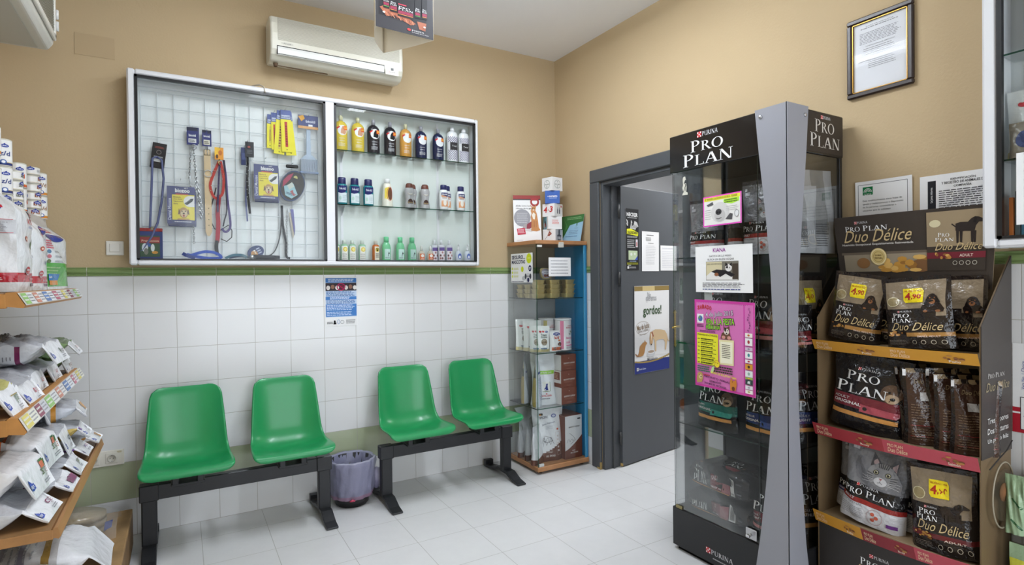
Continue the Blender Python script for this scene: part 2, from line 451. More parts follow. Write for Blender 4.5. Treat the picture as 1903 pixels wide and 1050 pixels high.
# tiled dado and green moulding
struct(MB().box(X0, -.006, -.006, .002, 0, TZ, WHITE, 'tile_back').build('trim_1'), 'white tiled dado with a pale green row on the back wall')
m = MB().box(-.006, .002, Y0, DY0-.155, 0, TZ, WHITE, 'tile_side').box(-.006, .002, DY1+.09, -.006, 0, TZ, WHITE, 'tile_side')
struct(m.build('trim_2'), 'white tiled dado with a pale green row on the door wall')
prof = [(0, TZ), (.010, TZ), (.012, TZ+.004), (.011, TZ+.008), (.009, TZ+.010), (.014, TZ+.014), (.018, TZ+.022), (.017, TZ+.030), (.012, TZ+.036), (.010, TZ+.038), (.012, TZ+.041), (.011, TZ+.045), (0, TZ+.046)]
GR = (124, 146, 92); GRO = (205, 205, 190)
m = MB(); k = 0
x = TX-TW*2
while x < -.01:
    a, b = max(x, X0), min(x+TW-.003, -.008)
    m.prism([(-p[0], p[1]) for p in prof], 'x', a, b, GR, 'ceramic'); m.prism([(-p[0]*.8, p[1]) for p in prof], 'x', b, min(b+.003, -.008), GRO, 'matte')
    x += TW
struct(m.build('trim_3'), 'green glazed moulding along the top of the tiles')
m = MB()
def side_mould(ya, yb):
    y = ya
    while y > yb:
        a = max(y-TW+.003, yb)
        m.prism([(-p[0], p[1]) for p in prof], 'y', a, y, GR, 'ceramic'); m.prism([(-p[0]*.8, p[1]) for p in prof], 'y', max(a-.003, yb), a, GRO, 'matte')
        y -= TW
side_mould(-.006, DY1+.09); side_mould(DY0-.155, -5.29)
struct(m.build('trim_4'), 'green glazed moulding on the door wall')

# ---- door: casing, jamb, leaf standing open into the back room
DG = (78, 81, 85)
door = MB()
cw = .095
def casing(y0, y1, z0, z1): door.box(-.022, 0, y0, y1, z0, z1, DG, 'doorpaint', .006)
casing(DY1-.004, DY1+cw, 0, DZ-.004); casing(DY0-.13, DY0+.004, 0, DZ-.004)
casing(DY0-.13, DY1+cw, DZ-.004, DZ+.088)
door.box(0, .14, DY1-.03, DY1-.001, 0, DZ, DG, 'doorpaint', .003); door.box(0, .14, DY0+.001, DY0+.03, 0, DZ, DG, 'doorpaint', .003)
door.box(0, .14, DY0+.03, DY1-.03, DZ-.03, DZ, DG, 'doorpaint', .003)
door.box(.07, .085, DY1-.042, DY1-.03, 0, DZ-.03, (70, 72, 74), 'doorpaint', .002); door.box(.07, .085, DY0+.03, DY0+.042, 0, DZ-.03, (70, 72, 74), 'doorpaint', .002)
# worn plywood showing at the foot of the jamb
door.box(-.0235, -.02, DY1+.006, DY1+.03, 0, .012, (188, 160, 105), 'matte').box(-.0235, -.01, DY1-.006, DY1+.002, 0, .05, (176, 150, 98), 'matte')
dr = struct(door.build('door_1'), 'dark grey door frame')
th = math.atan2(.111, .695); LD = Vector((cos(th), sin(th), 0)); LN = Vector((sin(th), -cos(th), 0))
LO = Vector((.142, -.600, .008)); LL = .715
leafT = Matrix.Translation(LO) @ Matrix.Rotation(th, 4, 'Z')
lf = MB().box(0, LL, 0, .04, 0, 2.012, (80, 83, 87), 'doorpaint', .002, T=leafT)
lf.box(-.001, .003, -.0008, .02, 0, .02, (190, 160, 100), 'matte', T=leafT)
leaf = lf.build('door_leaf', dr)
for z in (.2, 1.35, 1.83):
    MB().tube([LO+Vector((-.012, .008, z-.045)), LO+Vector((-.012, .008, z+.045))], .008, 8, (60, 60, 60), 'blackmetal').build('hinge', dr)
hb = MB().box(.638, .662, -.006, 0, .815, 1.075, (205, 175, 95), 'brass', .003, T=leafT)
hb.prism([(.63, 1.07), (.65, 1.095), (.67, 1.07)], 'y', -.006, 0, (205, 175, 95), 'brass', T=leafT).prism([(.632, .82), (.668, .82), (.65, .80)], 'y', -.006, 0, (205, 175, 95), 'brass', T=leafT)
hb.tube([(.65, -.004, .965), (.65, -.045, .965)], .008, 8, (205, 175, 95), 'brass', T=leafT).tube([(.65, -.045, .965), (.61, -.048, .967), (.555, -.045, .963)], [.009, .008, .007], 8, (205, 175, 95), 'brass', T=leafT)
hb.build('door_handle', dr)

# ---- ceiling lamps (fluorescent battens)
for i, (x, y, p) in enumerate(LAMPS):
    t = thing('fluorescent_lamp', ['left one of two ceiling batten lamps', 'right one of two ceiling batten lamps'][i], 'lamp', (x, y, H), group='fluorescent ceiling lamps')
    MB().box(-.1, .1, -.58, .58, -.035, 0, WHITE, 'alu', .006).build('housing', t)
    for dx in (-.045, .045):
        b = MB().tube([(dx, -.55, -.055), (dx, .55, -.055)], .013, 10, WHITE, 'lampglow').build('tube', t)
# ================================================================ waiting benches
GREEN = (32, 142, 82)
def seat_mesh():
    # centre line in (y, z): front lip, pan, bend, back
    C = [(-.248, -.018), (-.250, .002), (-.236, .014), (-.20, .014), (-.11, -.002), (-.02, -.014), (.03, -.004), (.066, .03), (.088, .08), (.105, .16), (.128, .275), (.140, .340), (.150, .364)]
    Wd = [.196, .204, .207, .208, .204, .198, .194, .190, .186, .181, .172, .166, .158]
    rise = [-.0, .0, .006, .014, .026, .04, .05, .05, .046, .04, .03, .018, .004]
    n = len(C)
    def cr(a, t):
        i = min(int(t), n-2); f = t-i; p = [a[max(0, i-1)], a[i], a[i+1], a[min(n-1, i+2)]]
        def h(p0, p1, p2, p3): return .5*((2*p1)+(p2-p0)*f+(2*p0-5*p1+4*p2-p3)*f*f+(3*p1-p0-3*p2+p3)*f**3)
        if isinstance(a[0], tuple): return tuple(h(*[q[k] for q in p]) for k in (0, 1))
        return h(*p)
    ts = [i*.5 for i in range((n-1)*2)]+[n-1]
    ts = sorted(set(ts+[n-1.25, n-1.1]))
    pts = [cr(C, t) for t in ts]; L = [0]
    for a, b in zip(pts, pts[1:]): L.append(L[-1]+math.hypot(b[0]-a[0], b[1]-a[1]))
    tot = L[-1]
    NU = 26
    def W(i):
        w = cr(Wd, ts[i]); s = L[i]; r = .05
        if tot-s < r: w -= r*(1-math.sqrt(max(0, 1-((r-(tot-s))/r)**2)))
        r = .045
        if s < r: w -= r*(1-math.sqrt(max(0, 1-((r-s)/r)**2)))
        return w
    rows = []
    for i in range(len(ts)):
        a = pts[max(0, i-1)]; b = pts[min(len(ts)-1, i+1)]; l = math.hypot(b[0]-a[0], b[1]-a[1])
        ny, nz = -(b[1]-a[1])/l, (b[0]-a[0])/l
        w = W(i); k = cr(rise, ts[i])
        row = []
        for j in range(NU+1):
            u = -1+2*j/NU; u = math.copysign(abs(u)**.8, u); e = abs(u)**3.2*k
            row.append((u*w, pts[i][0]+ny*e, pts[i][1]+nz*e))
        rows.append(row)
    return rows
SR = seat_mesh()
def make_bench(label, x0, x1, seats, name='waiting_bench'):
    """x0, x1 post centres; origin on the floor below the left post"""
    t = thing(name, label, 'bench', (x0, -.30, 0)); Lx = x1-x0
    BM = (34, 35, 38)
    MB().box(-.02, Lx+.02, -.022, .022, .272, .348, BM, 'blackmetal', .004).build('beam', t)
    for i, px in enumerate((0, Lx)):
        b = MB().box(px-.034, px+.034, -.024, .024, .045, .35, BM, 'blackmetal', .006)
        b.box(px-.042, px+.042, -.03, .03, .27, .352, BM, 'blackmetal', .004)
        b.build('post', t)
        pr = [(-.215, .002), (-.215, .012), (-.15, .022), (-.07, .055), (.07, .055), (.15, .03), (.235, .016), (.235, .05), (.27, .05), (.27, .002), (.225, .002), (.12, .016), (.05, .034), (-.05, .034), (-.14, .006)]
        b = MB().prism(pr, 'x', px-.032, px+.032, BM, 'blackmetal')
        b.box(px-.02, px+.02, -.02, .02, .03, .06, (70, 52, 38), 'matte')
        soften(b.build('foot', t), .004)
    for sx in seats:
        fs = []; vs = [p for r in SR for p in r]; n = len(SR[0])
        for j in range(len(SR)-1):
            for i in range(n-1): fs.append((j*n+i, j*n+i+1, (j+1)*n+i+1, (j+1)*n+i))
        T = Matrix.Translation((sx-x0, .052, .432))
        mb = MB().add(vs, fs, GREEN, 'seatplastic', True, T)
        o = mb.build('seat', t)
        so = o.modifiers.new('solid', 'SOLIDIFY'); so.thickness = .007; so.offset = -1
        b = MB().box(sx-x0-.075, sx-x0+.075, -.1, .06, .345, .36, BM, 'blackmetal', .003).box(sx-x0-.07, sx-x0-.04, -.1, .06, .355, .405, BM, 'blackmetal', .003).box(sx-x0+.04, sx-x0+.07, -.1, .06, .355, .405, BM, 'blackmetal', .003)
        b.build('seat_bracket', t)
    return t
make_bench('bench of two green plastic chairs left of the waste bin, near the sockets', -2.722, -1.872, (-2.552, -2.052))
make_bench('bench of two green plastic chairs right of the waste bin, next to the glass cabinet', -1.502, -.655, (-1.322, -.83))

# ================================================================ waste bin
t = thing('waste_bin', 'black mesh waste bin with a translucent lilac liner between the two benches', 'bin', (-1.683, -.19, 0))
mb = MB().lathe([(.088, 0), (.092, .012), (.1, .012), (.104, .05), (.128, .262), (.131, .262), (.131, .27), (.125, .27), (.1, .02), (0, .015)], 36, (26, 26, 28), 'plastic')
mb.build('bucket', t)
def wr(a, r, z): return r*(1+.028*sin(9*a+z*40)+.02*sin(17*a-z*25)+.012*sin(31*a+3))
LI = (176, 176, 206); PK = (205, 140, 165)
mb = MB().lathe([(.112, .052, PK), (.124, .055, PK), (.130, .078, (196, 160, 190)), (.134, .09, LI), (.135, .12, LI), (.138, .19, LI), (.142, .25, LI), (.141, .274, LI), (.134, .282, (200, 200, 222)), (.124, .272, LI), (.115, .2, LI), (.105, .1, LI)], 72, LI, 'liner', fn=wr)
mb.lathe([(.0, .20), (.025, .19), (.034, .15), (.03, .10), (.012, .07), (0, .065)], 14, (176, 170, 206), 'liner', c=(.148, -.02, 0), fn=lambda a, r, z: r*(1+.15*sin(5*a+z*30)))
mb.build('liner', t)
MB().tube([(-.045, -.125, .055), (-.03, -.135, .062), (-.015, -.13, .056)], [.003, .008, .003], 8, (190, 60, 90), 'plastic').build('drawstring', t)

# ================================================================ things fixed on the walls
def paper(name, label, cat, o, r, u, w, h, A, mat='paper', col=WHITE, th_=.0008, group=None, curl=0, n=None, shape=None):
    """a sheet: lower left corner o, unit right r, unit up u; faces n"""
    r, u = Vector(r).normalized(), Vector(u).normalized(); n = Vector(n) if n else r.cross(u)
    o = Vector(o)
    def F(x, y, L):
        c = curl*((x/w-.5)**2*4)**1.5*(.5+y/h) if curl else 0
        return r*x+u*y+n*(th_+L*.0003+c)
    mb = MB(); a = Art()
    mb.grid(lambda x, y: F(x*w, y*h, 0), 10 if curl else 1, 6 if curl else 1, col, mat, False)
    mb.grid(lambda x, y: F(x*w, y*h, 0)-n*th_, 10 if curl else 1, 6 if curl else 1, col, mat, False, flip=True)
    e = [(0, 0), (w, 0), (w, h), (0, h)]
    for (a0, b0), (a1, b1) in zip(e, e[1:]+e[:1]):
        mb.add([F(a0, b0, 0), F(a1, b1, 0), F(a1, b1, 0)-n*th_, F(a0, b0, 0)-n*th_], [(3, 2, 1, 0)], col, mat)
    if A: mb.art(A, F, mat, fine=.04 if curl else None)
    ob = mb.build(name); ob.location = o
    return tag(ob, label, cat, group)
BR = (1, 0, 0); RR = (0, -1, 0); UP = (0, 0, 1)   # right vectors on the back and the door wall

# light switch, sockets, cover plate
t = thing('light_switch', 'white light switch left of the wall display case', 'switch', (-2.909, 0, 1.512))
MB().box(0, .078, -.009, 0, 0, .076, (225, 222, 212), 'plastic', .003).build('frame', t)
MB().box(.016, .062, -.014, -.008, .018, .062, (228, 225, 216), 'plastic', .002).build('rocker', t)
t = thing('double_socket', 'white double power socket under the lying bags by the left bench', 'socket', (-3.02, -.006, .395))
MB().box(0, .176, -.010, 0, 0, .082, (226, 222, 210), 'plastic', .003).box(.145, .165, -.0108, -.009, .066, .076, (200, 190, 160), 'matte').build('frame', t)
for cx in (.042, .122):
    b = MB().box(cx-.027, cx+.027, -.0125, -.009, .014, .068, (220, 216, 204), 'plastic', .002)
    b.lathe([(.020, .0), (.020, .003), (.017, .003), (.0165, .001), (0, .001)], 24, (196, 192, 180), 'plastic', T=Matrix.Translation((cx, -.0125, .041)) @ Matrix.Rotation(PI/2, 4, 'X'))
    for dx in (-.007, .007): b.box(cx+dx-.0018, cx+dx+.0018, -.0142, -.0134, .039, .043, BLACK)
    for dz in (-.016, .014): b.box(cx-.002, cx+.002, -.0142, -.0125, .041+dz-.001, .041+dz+.002, (60, 60, 60))
    b.build('socket', t)
pl = MB().box(0, .172, -.0025, 0, 0, .113, (182, 161, 128), 'matte', .001).build('cover_plate'); pl.location = (-3.028, 0, 2.553)
tag(pl, 'painted over blank cover plate high on the back wall at left', 'cover plate')

# blue notice on the tiles
A = Art(); BL = (74, 128, 196)
A.rect(.004, .058, .198, .306, (196, 214, 236)).rect(.004, .278, .198, .306, BL, 1)
A.lines(.02, .283, .185, .303, 2, (215, 225, 240), 2)
A.rect(.004, .225, .198, .276, (60, 54, 60), 1)
for i in range(7): A.disc(.02+i*.028, .245+.006*(i % 2), .012, .014, [(225, 220, 215), (150, 110, 90), (240, 236, 230), (120, 40, 60)][i % 4], 2)
A.ring(.1, .25, .028, .024, .006, (176, 40, 90), 3).line([(.08, .265), (.12, .235)], .005, (176, 40, 90), 3)
A.lines(.008, .19, .19, .222, 4, (70, 110, 170), 2)
A.rect(.004, .168, .198, .188, BL, 2).lines(.03, .17, .17, .186, 2, (220, 230, 245), 3)
A.lines(.008, .142, .19, .166, 3, (70, 110, 170), 2).rect(.004, .062, .198, .14, BL, 1).lines(.01, .1, .19, .137, 4, (200, 216, 240), 2).lines(.01, .066, .18, .094, 3, (190, 210, 238), 2)
A.lines(.01, .014, .05, .03, 2, (120, 120, 120)); A.disc(.058, .03, .006, .008, BLACK, 2).rect(.05, .012, .068, .024, BLACK, 2)
A.ring(.105, .025, .012, .012, .002, GREY, 2).ring(.082, .027, .009, .014, .002, BL, 2).lines(.13, .012, .19, .04, 3, (150, 150, 150), 2)
paper('notice', 'blue printed notice taped to the white tiles under the display case', 'notice', (-1.788, -.007, 1.073), BR, UP, .203, .311, A, n=(0, -1, 0))

# air conditioner above the case
AC = (214, 211, 196)
t = thing('air_conditioner', 'cream split air conditioner above the wall display case', 'air conditioner', (-2.112, 0, 2.64))
pr = [(0, .02), (-.1, 0), (-.150, .004), (-.185, .03), (-.198, .058), (-.198, .15), (-.190, .21), (-.170, .252), (-.14, .262), (0, .262)]
b = MB().prism(pr, 'x', 0, .79, AC, 'plastic'); o = b.build('housing', t); soften(o, .012, 3)
# the louvre field follows the front of the housing
b = MB()
for i in range(24):
    z = .112+i*.0056; y = -.199 if z < .15 else -.199+(z-.15)*.13
    b.box(.04, .765, y-.0022, y+.002, z, z+.0026, (202, 199, 184), 'plastic')
b.build('grille', t)
b = MB().box(.035, .665, -.2005, -.19, .030, .078, (30, 30, 30), 'matte')
b.build('outlet', t)
b = MB().prism([(-.196, .027), (-.203, .034), (-.205, .06), (-.202, .073), (-.198, .073), (-.198, .03)], 'x', .038, .662, (224, 224, 220), 'plastic')
b.build('flap', t)
A = Art().rect(0, 0, .085, .05, (206, 203, 190)).rect(.035, .028, .053, .044, BLACK, 2)
for i in range(4): A.disc(.024+i*.012, .017, .0028, .0028, [(190, 70, 60), DARK, DARK, DARK][i], 2)
MB().art(A, plane((.672, -.1988, .024), BR, UP, (0, -1, 0)), 'plastic').build('control_panel', t)
A = Art().disc(.035, .007, .035, .008, (196, 192, 178)).text('Airwell', .014, .003, .056, .011, (110, 108, 100), .01, .2)
MB().art(A, plane((.055, -.1985, .088), BR, UP, (0, -1, 0)), 'plastic').build('logo', t)
MB().tube([(.035, -.13, -.004), (.035, -.13, -.022)], [.014, .010], 10, (96, 78, 62), 'matte').tube([(.03, -.09, .004), (.2, -.09, -.004), (.34, -.088, -.001)], .004, 6, (140, 120, 98), 'matte').build('drain', t)

# second air unit by the left wall, seen from below
t = thing('air_conditioner', 'large white air unit high by the left wall with a dark louvred front', 'air conditioner', (-3.03, -.55, 2.37))
b = MB().prism([(0, .03), (-.02, 0), (-.31, 0), (-.31, .5), (0, .5)], 'y', 0, -1.9, (196, 194, 184), 'plastic'); soften(b.build('housing', t), .01, 3)
b = MB().box(-.29, -.05, -1.85, -.03, -.003, .002, (176, 174, 164), 'plastic').build('bottom_panel', t)
b = MB().box(.0005, .003, -1.8, -.05, .07, .44, (90, 86, 76), 'matte')
for i in range(34): b.box(.002, .009, -1.8, -.05, .075+i*.0108, .079+i*.0108, (150, 146, 132), 'plastic')
b.build('grille', t)
b = MB().box(0, .012, -.045, -.02, .05, .46, (206, 204, 196), 'plastic', .003).box(0, .012, -1.84, -.02, .04, .066, (206, 204, 196), 'plastic', .003).build('front_frame', t)
for z in (.11, .16): MB().tube([(.012, -.006, z-.02), (.012, -.006, z+.02)], .007, 8, (212, 212, 210), 'alu').build('hinge', t)

# hanging triangular advert
t = thing('hanging_advert', 'triangular cardboard advert for dog food hanging from the ceiling', 'advert', (-1.735, -1.2, 2.435))
P = [(-.118, -.13), (.152, -.115), (0, .13)]
a0, a1, a2 = P; hh = .45
b = MB(); front = Art()
wv = Vector((a1[0]-a0[0], a1[1]-a0[1], 0)); w = wv.length; wv.normalize(); nv = Vector((wv.y, -wv.x, 0))
b.grid(lambda u, v: Vector((a0[0], a0[1], 0))+wv*(u*w)+Vector((0, 0, v*hh)), 1, 1, (52, 50, 54), 'card', False)
A = Art(); A.rect(.015, .1, .235, hh, (34, 32, 36), 2)
for pts in ([(.02, .16), (.05, .1), (.08, .115), (.1, .16), (.05, .19)], [(.07, .13), (.16, .075), (.185, .095), (.12, .16)], [(.19, .12), (.2, .06), (.23, .055), (.235, .12)]): A.poly(pts, (158, 92, 66), 3)
for i in range(9): A.line([(.04+i*.016, .14-i*.004), (.06+i*.014, .105-i*.003)], .004, [(196, 130, 96), (110, 60, 44)][i % 2], 4)
for i, (x, wd, z, st) in enumerate([(.035, .03, .17, (90, 170, 70)), (.065, .035, .155, (222, 140, 70)), (.1, .075, .135, (222, 140, 70)), (.18, .028, .155, (90, 170, 70)), (.213, .028, .16, (222, 140, 70))]):
    A.rect(x, z-.01, x+wd-.002, hh, (24, 23, 26), 5).rect(x+.002, z+.005, x+wd-.004, z+.009, st, 6).rect(x+.002, z+.013, x+wd-.004, z+.035, (140, 40, 70), 6)
    A.serif('PRO', x+.004, z+.056, x+wd*.75, z+.07, WHITE, 7).serif('PLAN', x+.002, z+.04, x+wd-.004, z+.055, WHITE, 7)
A.rect(.103, .215, .14, .223, (196, 60, 80), 7)
A.disc(.038, .125, .006, .006, WHITE, 6).disc(.225, .085, .006, .006, WHITE, 6)
A.disc(.152, .038, .009, .009, (210, 60, 60), 2).serif('PURINA', .165, .032, .222, .043, WHITE, 3, 1).text('Tu Mascota, Nuestra Pasión', .165, .017, .245, .026, (210, 210, 210), 0, .1, 3)
fp = plane((a0[0], a0[1], 0), wv, UP, nv, .0003)
b.art(A, lambda x, y, L: fp(x, min(y*.54, hh-.001), L), 'card'); b.build('front_panel', t)
CR = (250, 238, 214)
def inner(p, q, bow):
    p, q = Vector((*p, 0)), Vector((*q, 0)); n = (q-p).cross(Vector((0, 0, 1))).normalized()
    return lambda u, v: p.lerp(q, u)+n*bow*sin(PI*u)+Vector((0, 0, v*hh))
for pq, bow, nm in (((a1, a2), .008, 'side_panel'), ((a2, a0), .02, 'side_panel')):
    b = MB().grid(inner(*pq, bow), 10, 2, CR, 'card'); o = b.build(nm, t)
    s = o.modifiers.new('solid', 'SOLIDIFY'); s.thickness = .0015
MB().tube([(0, -.04, hh-.01), (0, -.04, H-2.436)], .0012, 5, (210, 210, 210)).tube([(-.06, -.07, hh-.002), (.0, -.04, hh-.002), (.06, -.05, hh-.002)], .0012, 5, (210, 210, 210)).build('string', t)

# framed certificate and papers on the door wall
t = thing('framed_certificate', 'dark wooden frame with gold inner edge around a printed certificate', 'picture frame', (0, -2.268, 2.14))
w, h = .262, .342
b = MB()
for (y0, y1, z0, z1) in ((0, w, 0, .022), (0, w, h-.022, h), (0, .022, .02, h-.02), (w-.022, w, .02, h-.02)): b.box(-.02, 0, -y0, -y1, z0, z1, (42, 28, 22), 'plastic', .005)
b.build('frame', t)
b = MB()
for (y0, y1, z0, z1) in ((.022, w-.022, .022, .0255), (.022, w-.022, h-.0255, h-.022), (.022, .0255, .022, h-.022), (w-.0255, w-.022, .022, h-.022)): b.box(-.014, -.002, -y0, -y1, z0, z1, (140, 106, 50), 'brass')
b.build('gold_edge', t)
A = Art().rect(0, 0, w-.05, h-.05, (226, 228, 232)).text('JUNTA DE ANDALUCIA', .05, .272, .16, .277, (90, 90, 90)).lines(.03, .265, .18, .27, 1, (120, 120, 120)).lines(.025, .2, .19, .25, 8, (140, 140, 145), fill=.35)
A.text('NORMAS PARA EL EJERCICIO', .05, .186, .165, .191, (90, 90, 90)).lines(.04, .15, .17, .182, 4, (150, 150, 152), fill=.35).lines(.02, .125, .07, .13, 1, (130, 130, 130)).lines(.06, .09, .17, .13, 5, (160, 160, 165), fill=.35)
MB().art(A, plane((-.005, -.025, .025), RR, UP, (-1, 0, 0)), 'paper').build('certificate', t)
b = MB().box(-.011, -.009, -.024, -(w-.024), .024, h-.024, WHITE, 'glassdim').build('glass_pane', t)
A = Art().rect(.012, 0, .212, .135, WHITE).ring(.112, .07, .1, .1, 0, WHITE)
A = Art(); A.line([(.012, 0), (.012, .145), (.205, .145), (.205, 0)], .0018, (70, 75, 80)).rect(.03, .1, .07, .135, (20, 120, 66), 2)
for k in (.016, .011, .006): A.ring(.05, .113, k, k, .002, WHITE, 3).rect(.033, .104, .067, .112, (20, 120, 66), 4)
A.text('JUNTA DE ANDALUCIA', .034, .104, .066, .107, WHITE, 0, 0, 5)
for i, s in enumerate(['Este establecimiento tiene hojas de', 'quejas y reclamaciones a disposición', 'de las personas consumidoras o', 'usuarias que lo soliciten']): A.text(s, .03, .07-i*.014, .03+len(s)*.0044, .079-i*.014, (70, 72, 78))
paper('notice', 'white complaints notice with a green square emblem behind the display header', 'notice', (-.0015, -2.297, 1.612), RR, UP, .223, .16, A, n=(-1, 0, 0), curl=.004)
A = Art().rect(.028, 0, .056, .113, (38, 38, 42)).text('La Junta Informa', .012, .052, .072, .062, WHITE, .01, 0, 3, rot=PI/2)
for i, (s, a, b_) in enumerate((('IDENTIFICACIÓN', .105, .185), ('Y REGISTRO DE ANIMALES DE', .075, .215), ('COMPAÑÍA', .115, .172))): A.text(s, a, .108-i*.0135, b_, .118-i*.0135, (30, 30, 34), .012)
A.lines(.066, .0, .25, .074, 9, (70, 70, 74), fill=.4); A.poly([(.07, .0), (.15, .06), (.25, .09), (.25, .075), (.16, .04), (.1, .0)], (205, 205, 208), 1)
paper('notice', 'white animal registration notice with a black vertical strip beside the wall cabinet', 'notice', (-.0015, -2.545, 1.622), RR, UP, .25, .135, A, n=(-1, 0, 0))

# posters on the open door leaf
def onleaf(s, z, L=0): return LO+LD*s+LN*(.0012)+Vector((0, 0, z-.008))
A = Art().rect(0, 0, .149, .446, (16, 16, 18)).text('NECKER', .012, .39, .138, .418, WHITE, .03).lines(.02, .376, .13, .386, 1, (190, 190, 190))
for pts in ([(.005, .37), (.02, .36), (.028, .34), (.02, .33)], [(.05, .3), (.062, .365), (.075, .35), (.07, .32), (.09, .33), (.1, .36), (.13, .35), (.145, .32), (.12, .31), (.11, .295), (.08, .3)], [(.005, .345), (.03, .325), (.015, .32)]): A.poly(pts, (206, 206, 204), 2)
for i in range(8): A.line([(.06+i*.01, .345-i*.003), (.065+i*.01, .305)], .003, (60, 60, 62), 3)
A.poly([(.01, .262), (.14, .25), (.142, .275), (.1, .29), (.05, .302), (.012, .298)], (226, 226, 30), 2).text('CALENDARIO', .014, .262, .138, .284, (20, 20, 20), .03, .1, 3)
A.lines(.015, .235, .138, .25, 2, (180, 180, 180)).lines(.015, .16, .105, .225, 5, (200, 200, 200), 2, .45).rect(.112, .168, .136, .225, (215, 210, 215), 2).rect(.118, .175, .13, .205, (190, 110, 100), 3)
A.rect(.028, .075, .132, .142, (190, 206, 168), 2).poly([(.1, .075), (.132, .075), (.132, .105)], (60, 90, 190), 3).disc(.06, .115, .012, .012, (226, 232, 220), 3).disc(.1, .118, .01, .01, (226, 232, 220), 3).lines(.04, .06, .12, .07, 1, (170, 190, 220))
A.lines(.01, .04, .142, .056, 2, (180, 180, 30), 2).rect(.014, .01, .034, .028, WHITE, 2).lines(.04, .012, .12, .026, 2, (180, 180, 180)).lines(.02, .032, .06, .038, 1, WHITE)
paper('poster', 'tall narrow black poster with yellow band on the dark door', 'poster', onleaf(.052, 1.416), LD, UP, .149, .446, A, n=LN, mat='card')
A = Art().lines(.06, .265, .15, .275, 1, (130, 130, 130)).lines(.05, .225, .12, .255, 3, (170, 170, 170)).lines(.08, .207, .15, .213, 1, (110, 110, 110)).lines(.05, .05, .17, .195, 12, (185, 185, 190), fill=.2)
paper('sheet_of_paper', 'taller white sheet right of the black poster on the door', 'paper', onleaf(.236, 1.408), LD, UP, .209, .297, A, n=LN, curl=.002)
A = Art().lines(.02, .165, .19, .178, 2, (170, 172, 190), fill=.3).lines(.02, .02, .19, .155, 10, (205, 205, 215), fill=.2)
paper('sheet_of_paper', 'shorter white sheet near the free edge of the door', 'paper', onleaf(.468, 1.412), LD, UP, .21, .194, A, n=LN)
A = Art(); W_, H_ = .428, .647
A.rect(0, .61, W_, .645, (150, 125, 66)).rect(.1, .61, .25, .645, (214, 190, 130), 2).rect(0, 0, W_, .09, (24, 44, 130))
for i in range(20):
    x = i*W_/20; y = .072+.03*((x/W_-.35)**2)*3
    A.rect(x, y, x+W_/20, y+.012, (168, 142, 80), 4)
for i in range(16): A.rect(0, .12+i*.012, W_, .133+i*.012, tuple(int(236-22*sin(PI*i/16)) for _ in range(3)), 1)
A.text('No', .16, .56, .2, .6, (150, 152, 156)).text('queremos', .14, .52, .27, .565, (150, 152, 156)).text('gordos!', .105, .41, .33, .5, (52, 84, 44), .018)
A.text('Mes de lucha', .03, .325, .175, .365, (130, 104, 72), .015, 0, 2, rot=.12).text('CONTRA LA OBESIDAD', .035, .305, .17, .32, (120, 100, 80), .01, 0, 2, rot=.12).ring(.1, .335, .09, .05, .002, (150, 130, 110), 2).text('¡Participa!', .06, .28, .14, .292, (110, 100, 90), 0, 0, 2, rot=.1)
DOGC = (214, 186, 146)
A.poly([(.19, .29), (.215, .305), (.25, .315), (.32, .31), (.37, .3), (.395, .27), (.4, .22), (.385, .15), (.37, .15), (.372, .21), (.35, .235), (.29, .235), (.262, .225), (.262, .15), (.245, .15), (.24, .23), (.225, .25)], DOGC, 5)
A.poly([(.19, .3), (.215, .3), (.222, .26), (.215, .215), (.2, .195), (.185, .21), (.178, .25)], (196, 156, 110), 6).poly([(.195, .29), (.21, .28), (.205, .245), (.2, .23)], (236, 220, 200), 7).line([(.39, .27), (.41, .22), (.425, .215)], .008, DOGC, 5).disc(.2, .205, .006, .005, (40, 30, 28), 7).line([(.208, .3), (.228, .262)], .008, (150, 40, 50), 7)
A.poly([(.03, .125), (.05, .16), (.06, .2), (.095, .225), (.13, .232), (.15, .22), (.13, .2), (.115, .15), (.1, .13), (.07, .125)], (176, 128, 74), 5).poly([(.115, .23), (.12, .245), (.13, .232)], (176, 128, 74), 5).line([(.05, .13), (.02, .135), (.008, .15)], .01, (150, 104, 60), 5)
A.disc(.195, .135, .05, .022, (206, 208, 212), 5).disc(.195, .15, .045, .016, (236, 236, 238), 6).disc(.195, .152, .038, .01, (170, 150, 130), 7)
A.text('Metabolic', .15, .088, .28, .106, (60, 60, 64), .005, 0, 6).rect(.02, .022, .042, .045, WHITE, 6).text("Hill's", .024, .028, .038, .039, (24, 44, 130), .02, 0, 7).text('Rincón Canino', .048, .026, .13, .04, (220, 225, 240), .01, 0, 6)
paper('poster', 'white gordos poster with a dog, a cat and a blue foot on the door', 'poster', onleaf(.139, .651), LD, UP, W_, H_, A, n=LN, mat='card', curl=.003)
# ================================================================ wall display case
CX0, CX1, CZ0, CZ1, CD = -2.80, -.748, 1.458, 2.487, .125
AL = (224, 225, 228); BK = (28, 28, 30)
t = thing('display_case', 'long white framed glass display case mounted on the back wall above the benches', 'display case', (CX0, 0, CZ0))
Wc, Hc = CX1-CX0, CZ1-CZ0; fw = .036; MX = 1.03
b = MB()
b.box(0, fw, -CD, -.02, 0, Hc, AL, 'alu', .008).box(Wc-fw*.7, Wc, -CD, -.02, 0, Hc, AL, 'alu', .008)
b.box(fw, Wc-fw*.7, -CD, -.02, Hc-.03, Hc, AL, 'alu', .007).box(fw, Wc-fw*.7, -CD, -.02, 0, .028, AL, 'alu', .007)
b.box(MX-.028, MX+.028, -CD+.002, -CD+.03, .026, Hc-.028, AL, 'alu', .004)
b.box(MX-.006, MX+.006, -CD+.03, -.012, .026, Hc-.028, AL, 'alu')
b.build('frame', t)
